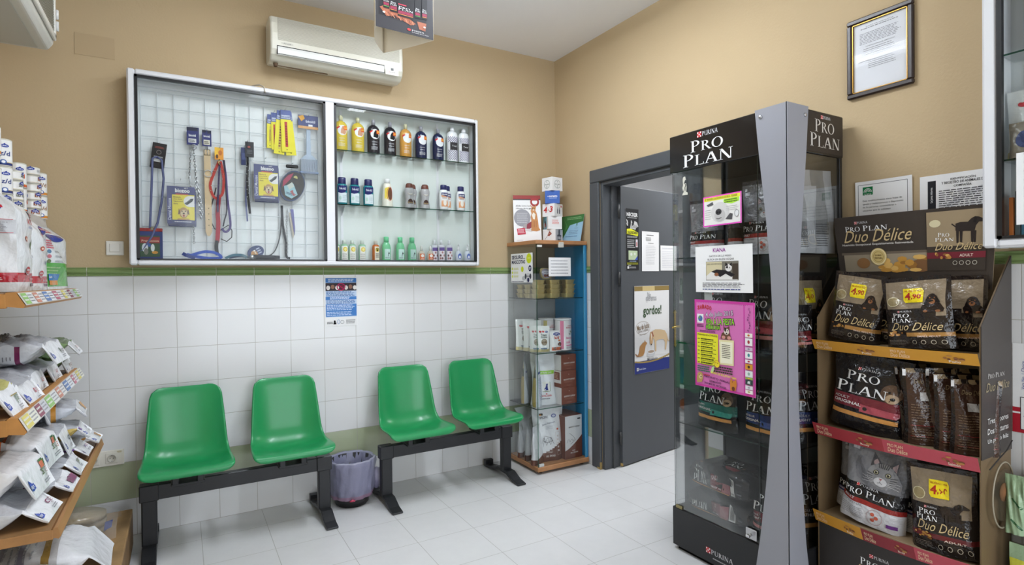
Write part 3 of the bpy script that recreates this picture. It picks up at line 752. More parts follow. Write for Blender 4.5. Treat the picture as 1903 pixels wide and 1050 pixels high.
b = MB().box(.02, MX, -.014, -.002, .02, Hc-.02, (226, 229, 230), 'plastic').box(MX, Wc-.02, -.014, -.002, .02, Hc-.02, (216, 222, 218), 'plastic').build('back_panel', t)
b = MB()
for x0, x1 in ((fw-.002, MX-.026), (MX+.026, Wc-fw*.7+.002)):
    z0, z1 = .028, Hc-.03; y0, y1 = -CD-.001, -CD+.02; w = .013
    b.box(x0, x0+w, y0, y1, z0, z1, BK, 'plastic').box(x1-w, x1, y0, y1, z0, z1, BK, 'plastic').box(x0, x1, y0, y1, z1-w, z1, BK, 'plastic').box(x0, x1, y0, y1, z0, z0+w*.5, BK, 'plastic')
b.build('gasket', t)
for x0, x1 in ((fw+.01, .56), (.53, MX-.035), (MX+.035, 1.57), (1.54, Wc-fw)):
    k = .006 if x0 in (.53, 1.54) else 0
    MB().box(x0, x1, -CD+.005+k, -CD+.009+k, .034, Hc-.04, WHITE, 'glass').build('glass_door', t)
# wire grid
b = MB(); GW = (206, 212, 216)
gx0, gx1, gz0, gz1 = .055, .975, .05, Hc-.085
for i in range(13): x = gx0+(gx1-gx0)*i/12; b.tube([(x, -.027, gz0), (x, -.027, gz1)], .0018, 6, GW, 'plastic', False)
for i in range(12): z = gz0+(gz1-gz0)*i/11; b.tube([(gx0, -.031, z), (gx1, -.031, z)], .0018, 6, GW, 'plastic', False)
b.build('wire_grid', t)
b = MB().box(fw, MX-.028, -.04, -.02, Hc-.062, Hc-.054, AL, 'alu').build('rail', t)
SHZ = (.378, .716)
for z in SHZ: 
    b = MB().box(MX+.008, Wc-.03, -.105, -.016, z, z+.006, WHITE, 'glass').box(MX+.008, Wc-.03, -.106, -.105, z, z+.006, WHITE, 'glassedge'); b.build('glass_shelf', t)
    for x in (MX+.09, Wc-.27): MB().prism([(-.016, z-.001), (-.1, z-.001), (-.1, z-.008), (-.016, z-.06)], 'x', x, x+.003, AL, 'alu').build('shelf_bracket', t)
for x in (MX+.09, Wc-.27): MB().box(x-.007, x+.01, -.018, -.013, .03, Hc-.04, AL, 'alu').build('shelf_rail', t)
MB().tube([(.60, -.08, Hc+.012), (.64, -.1, Hc+.02), (.66, -.12, Hc+.004), (.665, -.13, Hc-.03)], .004, 6, (176, 166, 150), 'plastic').build('lock_wire', t)

# ---------------------------------------------------------------- bottles
def bmap(R, wr_, z0, hr, sx=1, sy=1):
    """artwork wrapped on a cylinder of radius R, x from -.. to .. metres measured along the arc, front = -y"""
    return lambda x, y, L: Vector((sx*(R+.0003*L)*sin(x/R), -sy*(R+.0003*L)*cos(x/R), z0+y))
def bottle_thing(name, label, cat, x, z, prof_body, prof_cap, bcol, art, lr, lz, mat='gloss', group=None, y=-.064, sy=.72, lmat='paper', capmat='plastic', rz=0, ccol=None, sx=1, n=20):
    t = thing(name, label, cat, (x, y, z), rz, group)
    MB().lathe(prof_body, n, bcol, mat, sx=sx, sy=sy).build('body', t)
    if prof_cap: MB().lathe(prof_cap, n, ccol or WHITE, capmat, sx=1, sy=1 if prof_cap[0][0] < .02 else sy).build('cap', t)
    if art:
        w_ = max(max(p[0] for p in q[0]) for q in art.q)-min(min(p[0] for p in q[0]) for q in art.q)
        MB().art(art, bmap(lr, w_, lz, 0, sx, sy), lmat, fine=.008).build('label', t)
    return t
SZ = CZ0+.722; MZ = CZ0+.384; BZ = CZ0+.030
# top row shampoo bottles
def shampoo(i, x, col, lab, mark, txt=(225, 225, 230)):
    A = Art(); R = .0405
    A.disc(.004, .125, .031, .032, (232, 232, 234), 1)
    A.poly([(-.008, .105), (.02, .1), (.03, .115), (.02, .15), (.004, .15), (-.006, .13)], mark, 2)
    A.poly([(-.034, .14), (-.012, .15), (-.012, .142), (-.03, .13)], (200, 50, 50), 3)
    A.rect(.012, .128, .042, .152, (222, 96, 40), 4, 4).text('6,75', .016, .134, .04, .146, (240, 230, 90), .02, 0, 5)
    A.text('CHAMPÚ', -.018, .072, .018, .079, txt).text('PERROS', -.015, .056, .016, .062, txt).lines(-.022, .024, .022, .046, 4, txt, fill=.3)
    body = [(.036, 0), (.0405, .004), (.0405, .15), (.037, .166), (.026, .180), (.014, .186), (.012, .19)]
    cap = [(.012, .188), (.0125, .215), (.009, .222), (0, .224)]
    return bottle_thing('shampoo_bottle', lab, 'bottle', x, SZ, body, cap, col, A, R, 0, 'bottle' if sum(col) > 250 else 'gloss', 'shampoo bottles on the top glass shelf', ccol=(200, 196, 160) if sum(col) > 250 else (150, 150, 158), capmat='gloss')
YEL = (222, 196, 70); NVY = (26, 36, 72); AMB = (218, 158, 72)
shampoo(0, -1.690, YEL, 'yellow shampoo bottle at the left end of the top shelf', (200, 150, 120))
shampoo(1, -1.583, YEL, 'second yellow shampoo bottle, next to the dark ones', (200, 150, 120))
shampoo(2, -1.482, (34, 30, 38), 'black shampoo bottle beside the yellow bottles', (22, 22, 26))
shampoo(3, -1.371, (34, 30, 38), 'black shampoo bottle beside the amber bottle', (22, 22, 26))
shampoo(4, -1.264, AMB, 'amber orange shampoo bottle on the top shelf', (236, 236, 236))
shampoo(5, -1.155, NVY, 'dark blue shampoo bottle right of the amber one', (226, 228, 232))
shampoo(6, -1.030, NVY, 'dark blue shampoo bottle beside the white chequered bottles', (226, 228, 232))
for i, (x, lab) in enumerate(((-.923, 'white chequered conditioner bottle, left of the pair'), (-.835, 'white chequered conditioner bottle at the right end of the top shelf'))):
    A = Art()
    for r in range(9):
        for c in range(12):
            if (r+c) % 2 == 0: A.rect(-.042+c*.007, .012+r*.008, -.035+c*.007, .02+r*.008, (140, 134, 160), 1)
    for r in range(5):
        for c in range(12):
            if (r+c) % 2 == 0: A.rect(-.042+c*.007, .135+r*.008, -.035+c*.007, .143+r*.008, (140, 134, 160), 1)
    A.rect(-.026, .082, .03, .135, (52, 50, 54), 2, 6).text('Yuup!', -.014, .102, .022, .116, (220, 220, 220), 0, 0, 3)
    bottle_thing('conditioner_bottle', lab, 'bottle', x, SZ, [(.036, 0), (.0395, .004), (.0395, .19), (.034, .206), (.02, .214), (.012, .216)], [(.016, .216), (.016, .228), (.012, .243), (0, .245)], (232, 232, 234), A, .0395, 0, 'gloss', 'white chequered bottles', ccol=(226, 226, 230))
# middle row
for i, (x, lab) in enumerate(((-1.688, 'teal lotion bottle with dark blue cap at the left end of the middle shelf'), (-1.608, 'teal lotion bottle with dark blue cap, middle of three'), (-1.520, 'teal lotion bottle with dark blue cap, beside the yellow and white bottle'))):
    A = Art().rect(-.03, .012, .03, .075, (222, 232, 236), 1, 6).poly([(-.03, .075), (-.01, .07), (.01, .074), (.03, .09), (.03, .118), (-.03, .118)], (40, 44, 104), 2)
    A.text('bioitl', -.02, .092, .02, .108, (230, 232, 240), .02).disc(-.016, .04, .008, .012, (190, 220, 210), 2).lines(-.002, .02, .026, .06, 5, (150, 170, 180), 2, .3)
    bottle_thing('lotion_bottle', lab, 'bottle', x, MZ, [(.029, 0), (.033, .004), (.033, .118), (.029, .128), (.024, .130)], [(.0245, .130), (.0255, .132), (.0245, .168), (.022, .171), (0, .171)], (30, 128, 140), A, .033, 0, 'gloss', 'teal bottles on the middle shelf', ccol=(34, 36, 92))
A = Art().poly([(-.03, .01), (.03, .01), (.025, .1), (0, .13), (-.024, .12)], (236, 214, 90), 1).disc(.012, .085, .017, .042, (110, 70, 50), 2).ring(.01, .085, .021, .046, .003, (196, 60, 50), 3).rect(-.028, .008, .028, .016, (200, 60, 50), 3).text('Champú', -.022, .028, .02, .036, (120, 60, 40))
bottle_thing('shampoo_bottle', 'white and yellow bottle with a brown oval on the middle shelf', 'bottle', -1.394, MZ, [(.033, 0), (.036, .006), (.034, .07), (.029, .125), (.024, .152), (.018, .156)], [(.0185, .156), (.0175, .182), (.015, .185), (0, .185)], (240, 236, 222), A, .034, 0, 'gloss', ccol=(236, 236, 236))
for x, y, lab in ((-1.246, -.075, 'silver waisted bottle with brown cap, front one beside the yellow bottle'), (-1.214, -.04, 'silver waisted bottle with brown cap, half hidden behind another'), (-1.133, -.07, 'silver waisted bottle with brown cap standing alone')):
    A = Art().disc(0, .035, .019, .026, (70, 46, 40), 1).text('Menforsan', -.016, .034, .016, .041, (222, 200, 150), .01, 0, 3).disc(0, .1, .018, .014, (200, 196, 190), 1).ring(0, .1, .019, .014, .002, (150, 130, 110), 2).rect(-.012, .018, .012, .026, (196, 110, 60), 2)
    bottle_thing('coat_care_bottle', lab, 'bottle', x, MZ, [(.031, 0), (.034, .006), (.031, .035), (.026, .062), (.028, .08), (.033, .105), (.031, .125), (.025, .135)], [(.0255, .135), (.0265, .137), (.0245, .155), (.018, .165), (0, .167)], (176, 174, 176), A, .031, 0, 'gloss', 'silver bottles with brown caps', ccol=(112, 62, 50), y=y)
for x, y, lab in ((-.999, -.078, 'white bottle with blue cap and orange label, front one of a pair'), (-.959, -.04, 'white bottle with blue cap partly behind its twin'), (-.865, -.07, 'white bottle with blue cap and orange label at the right end of the middle shelf')):
    A = Art().rect(-.026, .022, .026, .1, (222, 160, 116), 1, 6).disc(0, .05, .012, .022, (236, 230, 222), 2).poly([(-.026, .1), (.026, .09), (.026, .118), (-.026, .118)], (40, 44, 104), 2).text('bioitl', -.02, .1, .018, .113, WHITE, .02, 0, 3).lines(-.02, .076, .02, .09, 2, (150, 100, 70), 3)
    bottle_thing('balm_bottle', lab, 'bottle', x, MZ, [(.026, 0), (.031, .01), (.033, .04), (.034, .08), (.032, .115), (.026, .135), (.023, .138)], [(.0235, .138), (.0235, .168), (.021, .172), (0, .172)], (236, 236, 238), A, .033, 0, 'gloss', 'white bottles with blue caps', ccol=(36, 40, 100), y=y)
# bottom row
labs = ['clear bottle with yellow disc label, left end of the bottom row behind its neighbour', 'clear bottle with yellow disc label, second from the left of the bottom row', 'clear bottle with yellow disc label, third from the left of the bottom row', 'clear bottle with yellow disc label beside the orange paw bottle']
for i, (x, y) in enumerate(((-1.722, -.04), (-1.681, -.075), (-1.630, -.072), (-1.567, -.072))):
    A = Art().rect(-.021, .006, .021, .092, (234, 232, 224), 1, 5).disc(.002, .072, .014, .015, (226, 196, 50), 2).disc(.002, .072, .008, .009, (240, 226, 140), 3)
    A.text('GOTAS', -.016, .038, .012, .045, (60, 60, 60), .01).text('OIDOS', -.016, .026, .01, .032, (60, 60, 60), .01).lines(-.016, .01, .016, .02, 2, (140, 140, 130))
    bottle_thing('care_bottle', labs[i], 'bottle', x, BZ, [(.021, 0), (.0235, .003), (.0235, .092), (.02, .102), (.012, .106)], [(.012, .104), (.012, .128), (.01, .131), (0, .131)], (150, 196, 160), A, .0236, 0, 'bottle', 'bottles with yellow disc labels', y=y, sy=.9, ccol=(206, 216, 206), capmat='gloss')
A = Art().rect(-.012, .006, .021, .092, (234, 226, 210), 1, 5).disc(.005, .072, .013, .014, (222, 196, 80), 2).disc(.005, .069, .006, .006, (60, 50, 40), 3).lines(-.006, .02, .018, .05, 4, (100, 90, 80))
for k in range(4): A.disc(-.002+k*.005, .078+.002*(k in (1, 2)), .002, .0028, (60, 50, 40), 3)
bottle_thing('care_bottle', 'orange bottle with a paw print label in the bottom row', 'bottle', -1.478, BZ, [(.021, 0), (.0235, .003), (.0235, .092), (.02, .102), (.012, .106)], [(.012, .104), (.012, .128), (.01, .131), (0, .131)], (206, 110, 50), A, .0236, 0, 'bottle', y=-.07, sy=.9, ccol=(206, 200, 190), capmat='gloss')
for i, (x, lab) in enumerate(((-1.407, 'pale green bottle beside the orange paw bottle'), (-1.312, 'pale green bottle, middle of the three green ones'), (-1.230, 'pale green bottle beside the tiny orange label bottles'))):
    A = Art().rect(-.018, .012, .022, .078, (196, 222, 216), 1, 5).line([(.004, .03), (.01, .06)], .003, (40, 60, 50), 2).disc(.012, .05, .004, .006, (40, 50, 50), 2).lines(-.014, .016, .016, .026, 2, (120, 150, 140))
    bottle_thing('green_bottle', lab, 'bottle', x, BZ, [(.026, 0), (.029, .004), (.029, .085), (.026, .105), (.018, .120), (.015, .124)], [(.016, .124), (.0165, .156), (.014, .159), (0, .159)], (120, 200, 150), A, .029, 0, 'gloss', 'pale green bottles', y=-.068, sy=.8, ccol=(110, 206, 150))
for i, (x, lab) in enumerate(((-1.167, 'tiny clear bottle with orange label beside the green bottle'), (-1.104, 'tiny clear bottle with orange label beside the purple labels'))):
    A = Art().rect(-.018, .01, .018, .05, (220, 110, 60), 1, 4).disc(0, .036, .011, .011, (236, 232, 226), 2).text('100', -.01, .012, .01, .02, WHITE, .02)
    bottle_thing('small_bottle', lab, 'bottle', x, BZ, [(.019, 0), (.021, .003), (.021, .055), (.012, .07)], [(.008, .07), (.008, .096), (.006, .104), (0, .105)], (206, 196, 180), A, .0212, 0, 'bottle', 'tiny bottles with orange labels', y=-.08, sy=1, ccol=(214, 214, 210), capmat='gloss')
for i, (x, y, lab) in enumerate(((-1.058, -.045, 'lilac label bottle at the back left of its trio'), (-1.022, -.08, 'lilac label bottle in the middle of its trio'), (-.963, -.078, 'lilac label bottle beside the pump sprays'))):
    A = Art().rect(-.022, .008, .022, .095, (228, 220, 226), 1, 5).rect(-.022, .072, .022, .095, (110, 90, 150), 2, 5)
    for k in range(5): A.disc(-.013+.013*(k % 3), .02+.02*(k//2), .006, .008, [(170, 120, 120), (120, 90, 90)][k % 2], 2)
    bottle_thing('cologne_bottle', lab, 'bottle', x, BZ, [(.021, 0), (.024, .003), (.024, .1), (.02, .11), (.01, .114)], [(.009, .112), (.009, .138), (.007, .147), (0, .149)], (214, 214, 222), A, .0241, 0, 'bottle', 'bottles with lilac labels', y=y, sy=.9, ccol=(220, 222, 226), capmat='gloss')
for i, (x, lab) in enumerate(((-.891, 'small pump spray with blue label, left of two'), (-.822, 'small pump spray with blue label in the right corner of the display case'))):
    A = Art().disc(0, .035, .014, .02, (90, 110, 180), 1).disc(0, .03, .008, .01, (226, 226, 236), 2)
    t = bottle_thing('pump_spray', lab, 'bottle', x, BZ, [(.022, 0), (.024, .003), (.024, .05), (.018, .068), (.009, .076)], [(.009, .074), (.009, .09), (.006, .094), (.006, .118), (0, .121)], (214, 220, 230), A, .0241, 0, 'bottle', 'pump spray bottles', y=-.078, sy=1, ccol=(222, 224, 226), capmat='gloss')
    MB().box(-.005, .005, -.018, .004, .108, .118, (222, 224, 226), 'plastic', .002).build('nozzle', t)

# ---------------------------------------------------------------- goods hanging on the wire grid
PY = -.05
def hook(t, z, y=.02, x=0):
    MB().tube([(x, y, z+.012), (x, y-.02, z+.014), (x, y-.045, z+.008), (x, y-.05, z+.016)], .0016, 6, (196, 198, 200), 'steel').build('hook', t)
def hangcard(t, x0, x1, z0, z1, A, y=-.002, th=.002, name='header_card', col=(40, 40, 60), T=None):
    b = MB().box(x0, x1, y, y+th, z0, z1, col, 'card', 0, T)
    f = lambda x, yy, L: Vector((x0+x, y-.0004*L, z0+yy))
    if A: b.art(A, (lambda x, yy, L: T @ f(x, yy, L)) if T else f, 'card')
    return b.build(name, t)
NB = (44, 48, 110)
# looped grey-blue leash with black card
t = thing('round_leash', 'long slate blue cord leash on a black card at the left of the wire grid', 'leash', (-2.673, PY, 1.99))
T = Matrix.Rotation(.12, 4, 'Y')
hangcard(t, -.033, .033, -.005, .133, Art().rect(.012, .035, .054, .052, (214, 214, 214), 1).rect(.012, .058, .054, .066, (150, 150, 150), 1).ring(.033, .088, .012, .012, .003, (120, 110, 110), 1).lines(.012, .108, .056, .12, 2, (150, 70, 60)), col=(30, 26, 28), T=T)
CB = (92, 98, 138)
pts = [(-.02+.0, -.012, .045), (-.024, -.012, -.06), (-.03, -.01, -.2), (-.036, -.008, -.33), (-.045, -.006, -.44), (-.062, -.005, -.478), (-.09, -.004, -.482)]
MB().tube([(.0, -.014, .055)]+pts, .0058, 8, CB, 'leather').tube([(.0, -.014, .055), (.022, -.012, .04), (.03, -.01, -.06), (.02, -.01, -.18), (.0, -.012, -.3), (-.03, -.013, -.38), (-.07, -.01, -.45), (-.11, -.006, -.475)], .0058, 8, CB, 'leather').build('cord', t)
MB().box(-.035, -.02, -.018, -.004, -.345, -.325, (130, 124, 100), 'leather', .003).build('slider', t)
hook(t, .118, x=.016)
# red and blue treat packet low left
t = thing('treat_packet', 'red and blue packet leaning in the lower left corner of the wire grid', 'packet', (-2.71, -.062, CZ0+.034))
A = Art().rect(.012, .012, .103, .125, (58, 84, 60), 1).rect(.012, .085, .103, .118, (140, 50, 50), 2).text('Proteccion', .02, .092, .098, .103, (226, 200, 170), .01, 0, 3).disc(.035, .06, .014, .024, (206, 210, 214), 3).disc(.04, .04, .01, .018, (120, 120, 110), 4).disc(.08, .035, .014, .008, (200, 140, 60), 3).disc(.07, .06, .009, .02, (210, 214, 214), 3).disc(.055, .075, .008, .01, (60, 90, 150), 4)
hangcard(t, -.058, .058, 0, .165, A, th=.012, name='packet', col=(44, 58, 110)); MB().box(-.058, .058, -.004, .012, .148, .166, (150, 44, 44), 'film', .002).build('packet_top', t)
# chain lead
def chain(t, pts, r, w, col=(170, 172, 176)):
    b = MB(); P = [Vector(p) for p in pts]; seg = []; L = 0
    for a, c in zip(P, P[1:]):
        n = max(1, int((c-a).length/(w*1.25)))
        for i in range(n): seg.append((a.lerp(c, (i+.5)/n), (c-a).normalized()))
    for i, (p, d) in enumerate(seg):
        s = d.cross(Vector((0, 1, 0))).normalized() if i % 2 else Vector((0, 1, 0)); l = w*.85
        b.tube([p+d*l*cos(a)+s*w*.5*sin(a) for a in [2*PI*k/8 for k in range(8)]], r, 5, col, 'steel', closed=True)
    return b.build('chain', t)
t = thing('chain_lead', 'steel chain lead on a blue card left of the tan collar', 'leash', (-2.501, PY, 2.13))
A = Art().rect(.008, .012, .046, .035, (214, 214, 216), 1).lines(.012, .016, .04, .03, 2, (90, 90, 90), 2, .6).text('bioitl', .01, .046, .044, .06, WHITE, .02).rect(0, .078, .054, .098, (30, 32, 60), 1)
hangcard(t, -.03, .024, 0, .098, A, col=NB); hangcard(t, -.016, .03, .01, .1, None, y=.004, col=(60, 62, 110), name='spare_card')
chain(t, [(-.004, -.006, .0), (-.012, -.006, -.06), (-.02, -.006, -.18), (-.012, -.006, -.26), (-.006, -.006, -.3), (-.004, -.008, -.45), (-.002, -.008, -.55)], .0016, .010)
chain(t, [(.0, -.010, .0), (.006, -.012, -.08), (.012, -.012, -.2), (.03, -.012, -.3), (.042, -.010, -.38), (.034, -.01, -.41), (.02, -.01, -.3), (.008, -.01, -.2)], .0018, .012)
chain(t, [(.004, -.010, -.16), (.022, -.008, -.24), (.036, -.008, -.33)], .0016, .011)
MB().tube([Vector((.004+.012*cos(a), -.008, -.012+.014*sin(a))) for a in [2*PI*k/14 for k in range(14)]], .002, 6, (170, 172, 176), 'steel', closed=True).build('ring', t)
hook(t, .085)
# tan leather collar
t = thing('dog_collar', 'long tan leather collar with a steel ring hanging beside the chain', 'collar', (-2.432, PY, 2.13))
A = Art().rect(.007, .008, .038, .036, (222, 218, 200), 1).lines(.01, .012, .035, .03, 2, (120, 110, 100), 2, .7).text('bioitl', .008, .05, .038, .062, WHITE, .02).rect(.0, .076, .02, .09, (34, 36, 60), 1).rect(.026, .072, .045, .09, (34, 36, 60), 1)
hangcard(t, -.024, .022, 0, .09, A, col=NB)
TAN = (206, 182, 146)
MB().prism([(-.017, -.045), (.016, -.045), (.019, -.48), (.010, -.503), (0, -.508), (-.008, -.500), (-.014, -.48)], 'y', -.008, -.0045, TAN, 'leather').box(-.018, .017, -.011, -.0035, -.055, -.02, TAN, 'leather', .003).box(-.019, .018, -.0115, -.003, -.175, -.16, TAN, 'leather', .002).build('strap', t)
b = MB()
for i in range(4): b.lathe([(0, 0), (.0026, 0)], 8, (60, 50, 40), 'matte', T=Matrix.Translation((.003, -.0084, -.35-.032*i)) @ Matrix.Rotation(PI/2, 4, 'X'))
b.build('holes', t)
MB().tube([Vector((.002+.019*cos(a), -.012, -.155+.019*sin(a))) for a in [2*PI*k/20 for k in range(20)]], .0026, 6, (190, 190, 192), 'steel', closed=True).build('ring', t)
MB().tube([(-.014, -.012, -.02), (.014, -.012, -.02), (.014, -.012, -.05), (-.014, -.012, -.05)], .002, 6, (190, 190, 192), 'steel', closed=True).tube([(0, -.013, -.02), (.0, -.013, -.05)], .0015, 6, (190, 190, 192), 'steel').tube([(0, -.004, 0), (0, -.006, -.02)], .002, 6, (40, 40, 44), 'plastic').build('buckle', t)
hook(t, .075)
# dental kits
def kit(label, x, z, y=-.076):
    t = thing('dental_kit', label, 'pet care kit', (x, y, z), group='yellow and blue packs on the wire grid')
    w, h = .132, .225
    for i in range(3):
        b = MB().box(-w/2+i*.002, w/2+i*.003, .001+i*.010, .008+i*.010, -.006*i, h-.02-i*.004, (64, 70, 120), 'card', .002)
        if i == 0:
            A = Art().rect(.024, .022, w-.002, .16, (234, 218, 54), 1).rect(.0, .0, .022, .16, (58, 62, 126), 1).rect(0, .16, w, .205, (50, 56, 118), 1).rect(.024, .002, w, .022, (58, 66, 120), 1)
            A.text('biozoo', .038, .172, .108, .194, WHITE, .035).text('VET', .08, .193, .1, .2, WHITE, .01).rect(.04, .16, .1, .166, (190, 60, 60), 2)
            A.text('Dental Mousse', -.048, .072, .07, .088, (220, 222, 240), .01, 0, 3, rot=PI/2)
            for k, s in enumerate(('Elimina la', 'placa dental', 'Higiene bucal', 'diaria')): A.text(s, .03, .143-k*.012, .03+len(s)*.0034, .151-k*.012, (90, 60, 30), .01)
            A.disc(.108, .125, .03, .03, WHITE, 2, 24, PI*.5, PI*1.5).rect(.1, .095, .13, .155, WHITE, 2).poly([(.082, .112), (.112, .14), (.126, .142), (.12, .126), (.094, .104)], (50, 54, 60), 3).line([(.084, .114), (.112, .134)], .003, (120, 130, 130), 4)
            A.disc(.078, .062, .022, .03, (190, 150, 96), 3).poly([(.055, .085), (.05, .05), (.064, .058)], (120, 90, 60), 4).poly([(.1, .085), (.106, .05), (.092, .058)], (120, 90, 60), 4).disc(.078, .058, .016, .02, (222, 200, 160), 4).disc(.07, .07, .003, .003, BLACK, 5).disc(.086, .07, .003, .003, BLACK, 5).disc(.078, .058, .005, .004, BLACK, 5).disc(.078, .046, .005, .006, (170, 60, 60), 5).poly([(.05, .03), (.1, .03), (.11, .022), (.045, .022)], (196, 150, 90), 4)
            A.lines(.034, .008, .12, .016, 1, (220, 220, 230))
            b.art(A, lambda x_, y_, L: Vector((-w/2+x_, .0006-.0003*L, y_)), 'card')
        b.build('pack', t)
    MB().grid(lambda u, v: Vector((-.07+.14*u, -.004-.003*sin(PI*u)*sin(PI*v), -.012+.258*v)), 6, 8, (225, 228, 230), 'clearplastic').build('plastic_sleeve', t)
    hook(t, h+.01, y=.044)
kit('yellow and blue pet care pack hanging under the chain lead', -2.563, 1.685)
kit('yellow and blue pet care pack hanging beside the oval retractable lead', -2.129, 1.845)
# bunch of leashes
t = thing('leash_bunch', 'bunch of red, purple and black leashes hanging from an orange card', 'leash', (-2.37, PY, 2.06))
A = Art().poly([(0, .02), (.02, .03), (.03, .07), (.0, .07)], (240, 190, 60), 1).disc(.028, .04, .01, .014, (196, 110, 40), 1).disc(.012, .018, .006, .012, (90, 60, 40), 1)
hangcard(t, -.025, .02, 0, .07, A, col=(226, 150, 50))
def strap(pts, w, col, mat='leather', y0=0):
    b = MB(); P = [Vector(p) for p in pts]; vs = []
    # smooth
    Q = []
    for i in range(len(P)-1):
        p0, p1, p2, p3 = P[max(0, i-1)], P[i], P[i+1], P[min(len(P)-1, i+2)]
        for k in range(4):
            f = k/4; Q.append(.5*((2*p1)+(p2-p0)*f+(2*p0-5*p1+4*p2-p3)*f*f+(3*p1-p0-3*p2+p3)*f**3))
    Q.append(P[-1])
    for i, q in enumerate(Q):
        d = (Q[min(i+1, len(Q)-1)]-Q[max(i-1, 0)]).normalized(); s = d.cross(Vector((0, 1, 0)))
        s = s.normalized() if s.length > .01 else Vector((1, 0, 0)); n = Vector((0, .0012, 0))
        vs += [q-s*w/2-n, q+s*w/2-n, q+s*w/2+n, q-s*w/2+n]
    fs = []
    for i in range(len(Q)-1):
        for k in range(4): fs.append((i*4+k, i*4+(k+1) % 4, (i+1)*4+(k+1) % 4, (i+1)*4+k))
    fs += [(0, 3, 2, 1), (len(vs)-4, len(vs)-3, len(vs)-2, len(vs)-1)]
    return b.add(vs, fs, col, mat)
RD = (176, 52, 42)
b = strap([(-.004, -.006, -.01), (-.03, -.008, -.08), (-.05, -.01, -.15), (-.035, -.01, -.21), (-.012, -.01, -.225)], .014, RD); b.build('red_loop', t)
b = strap([(.004, -.008, -.01), (.018, -.01, -.1), (.012, -.01, -.19), (-.015, -.012, -.222)], .014, RD); b.build('red_loop', t)
strap([(0, -.014, -.02), (-.006, -.016, -.1), (-.012, -.016, -.22), (-.014, -.014, -.3)], .010, (58, 44, 80)).build('purple_strap', t)
strap([(-.006, -.004, -.2), (-.014, -.006, -.3), (-.012, -.006, -.36), (-.016, -.006, -.44), (-.02, -.006, -.47)], .022, (158, 32, 52)).build('crimson_handle', t)
strap([(-.02, -.006, -.46), (-.024, -.008, -.5), (-.018, -.008, -.545)], .019, BLACK).build('black_grip', t)
strap([(.02, -.004, 0), (.03, -.006, -.1), (.036, -.006, -.22), (.05, -.006, -.36), (.04, -.008, -.4), (.02, -.008, -.41), (.006, -.008, -.39)], .012, (78, 66, 118)).build('purple_strap', t)
strap([(.022, -.008, 0), (.026, -.01, -.12), (.032, -.01, -.28), (.02, -.01, -.34), (.012, -.008, -.38)], .007, (44, 40, 52)).build('black_strap', t)
MB().tube([(-.02, .0, -.16), (-.048, .002, -.28), (-.055, .002, -.34), (-.03, .0, -.395), (0, 0, -.4), (.04, .0, -.37), (.058, 0, -.4), (.056, 0, -.44), (.03, 0, -.465), (.0, 0, -.45)], .0028, 6, (38, 36, 36), 'leather').build('thin_lead', t)
b = MB()
for i in range(12): a = i*.5; b.lathe([(0, 0), (.0028, 0), (.002, .0015), (0, .002)], 6, (220, 220, 190), 'steel', T=Matrix.Translation((-.036+.04*(i % 2)+.012*sin(a), -.013, -.04-.014*i)) @ Matrix.Rotation(PI/2, 4, 'X'))
b.tube([(0, -.016, 0), (-.008, -.018, -.02), (.002, -.018, -.035)], .0028, 6, (200, 190, 120), 'brass').build('studs', t); hook(t, .055)
# studded collar
t = thing('dog_collar', 'slim black studded collar hanging from black and blue cards', 'collar', (-2.225, PY, 2.045))
hangcard(t, -.034, -.008, -.002, .10, Art().rect(.004, .03, .022, .07, (70, 80, 130), 1), y=.004, col=(40, 50, 100), name='spare_card')
hangcard(t, -.012, .034, .045, .135, Art().rect(.0, .05, .016, .09, (28, 28, 32), 1).lines(.01, .02, .04, .045, 3, (110, 110, 116)).disc(.02, .06, .008, .006, (160, 70, 60), 1), col=(44, 44, 48))
MB().tube([(0, -.006, .045), (0, -.006, 0)], .006, 6, (30, 30, 32), 'leather').build('loop', t)
strap([(0, -.008, .01), (-.004, -.009, -.1), (.0, -.009, -.2), (.008, -.008, -.285)], .013, (28, 26, 28)).build('strap', t)
strap([(-.004, -.003, -.0), (-.012, -.003, -.2), (-.006, -.003, -.33)], .008, (86, 92, 140)).build('blue_strap', t)
b = MB()
for i in range(9): b.lathe([(0, 0), (.0042, 0), (.003, .002), (0, .003)], 8, (210, 212, 214), 'steel', T=Matrix.Translation((-.003+.008*(i % 2)-.003, -.0095, -.012-.022*i)) @ Matrix.Rotation(PI/2, 4, 'X'))
b.build('studs', t); hook(t, .125)
# retractable lead
t = thing('retractable_lead', 'oval retractable lead in a clear bag with a pink, black and blue card', 'leash', (-1.98, PY-.005, 1.94))
T = Matrix.Rotation(.35, 4, 'Y')
def ell(rx, rz, n=28): return [(rx*cos(2*PI*k/n), rz*sin(2*PI*k/n)) for k in range(n)]
MB().prism(ell(.068, .096), 'y', 0, .018, (28, 58, 110), 'plastic', T=T).build('lead_case', t)
A = Art().disc(0, 0, .064, .088, (40, 36, 38), 1, 28).poly([(-.05, -.03), (-.06, .01), (-.045, .05), (-.02, .075), (-.025, .03)], (170, 40, 80), 2).poly([(-.045, -.02), (0, .015), (.045, -.04), (.02, -.075), (-.02, -.07)], (160, 200, 210), 2).disc(.0, .05, .012, .016, (196, 190, 120), 2, 14, 0, PI).disc(.02, .03, .01, .012, (60, 50, 46), 3).poly([(-.03, -.01), (-.01, .02), (.01, .0), (-.01, -.03)], (206, 214, 206), 3).text('flexi', .0, -.05, .035, -.03, (190, 40, 40), .03, .1, 4, rot=-.5).lines(-.02, -.06, .02, -.045, 2, (70, 90, 120), 3)
MB().art(A, lambda x, y, L: T @ Vector((x, -.001-.0003*L, y)), 'card').build('card', t)
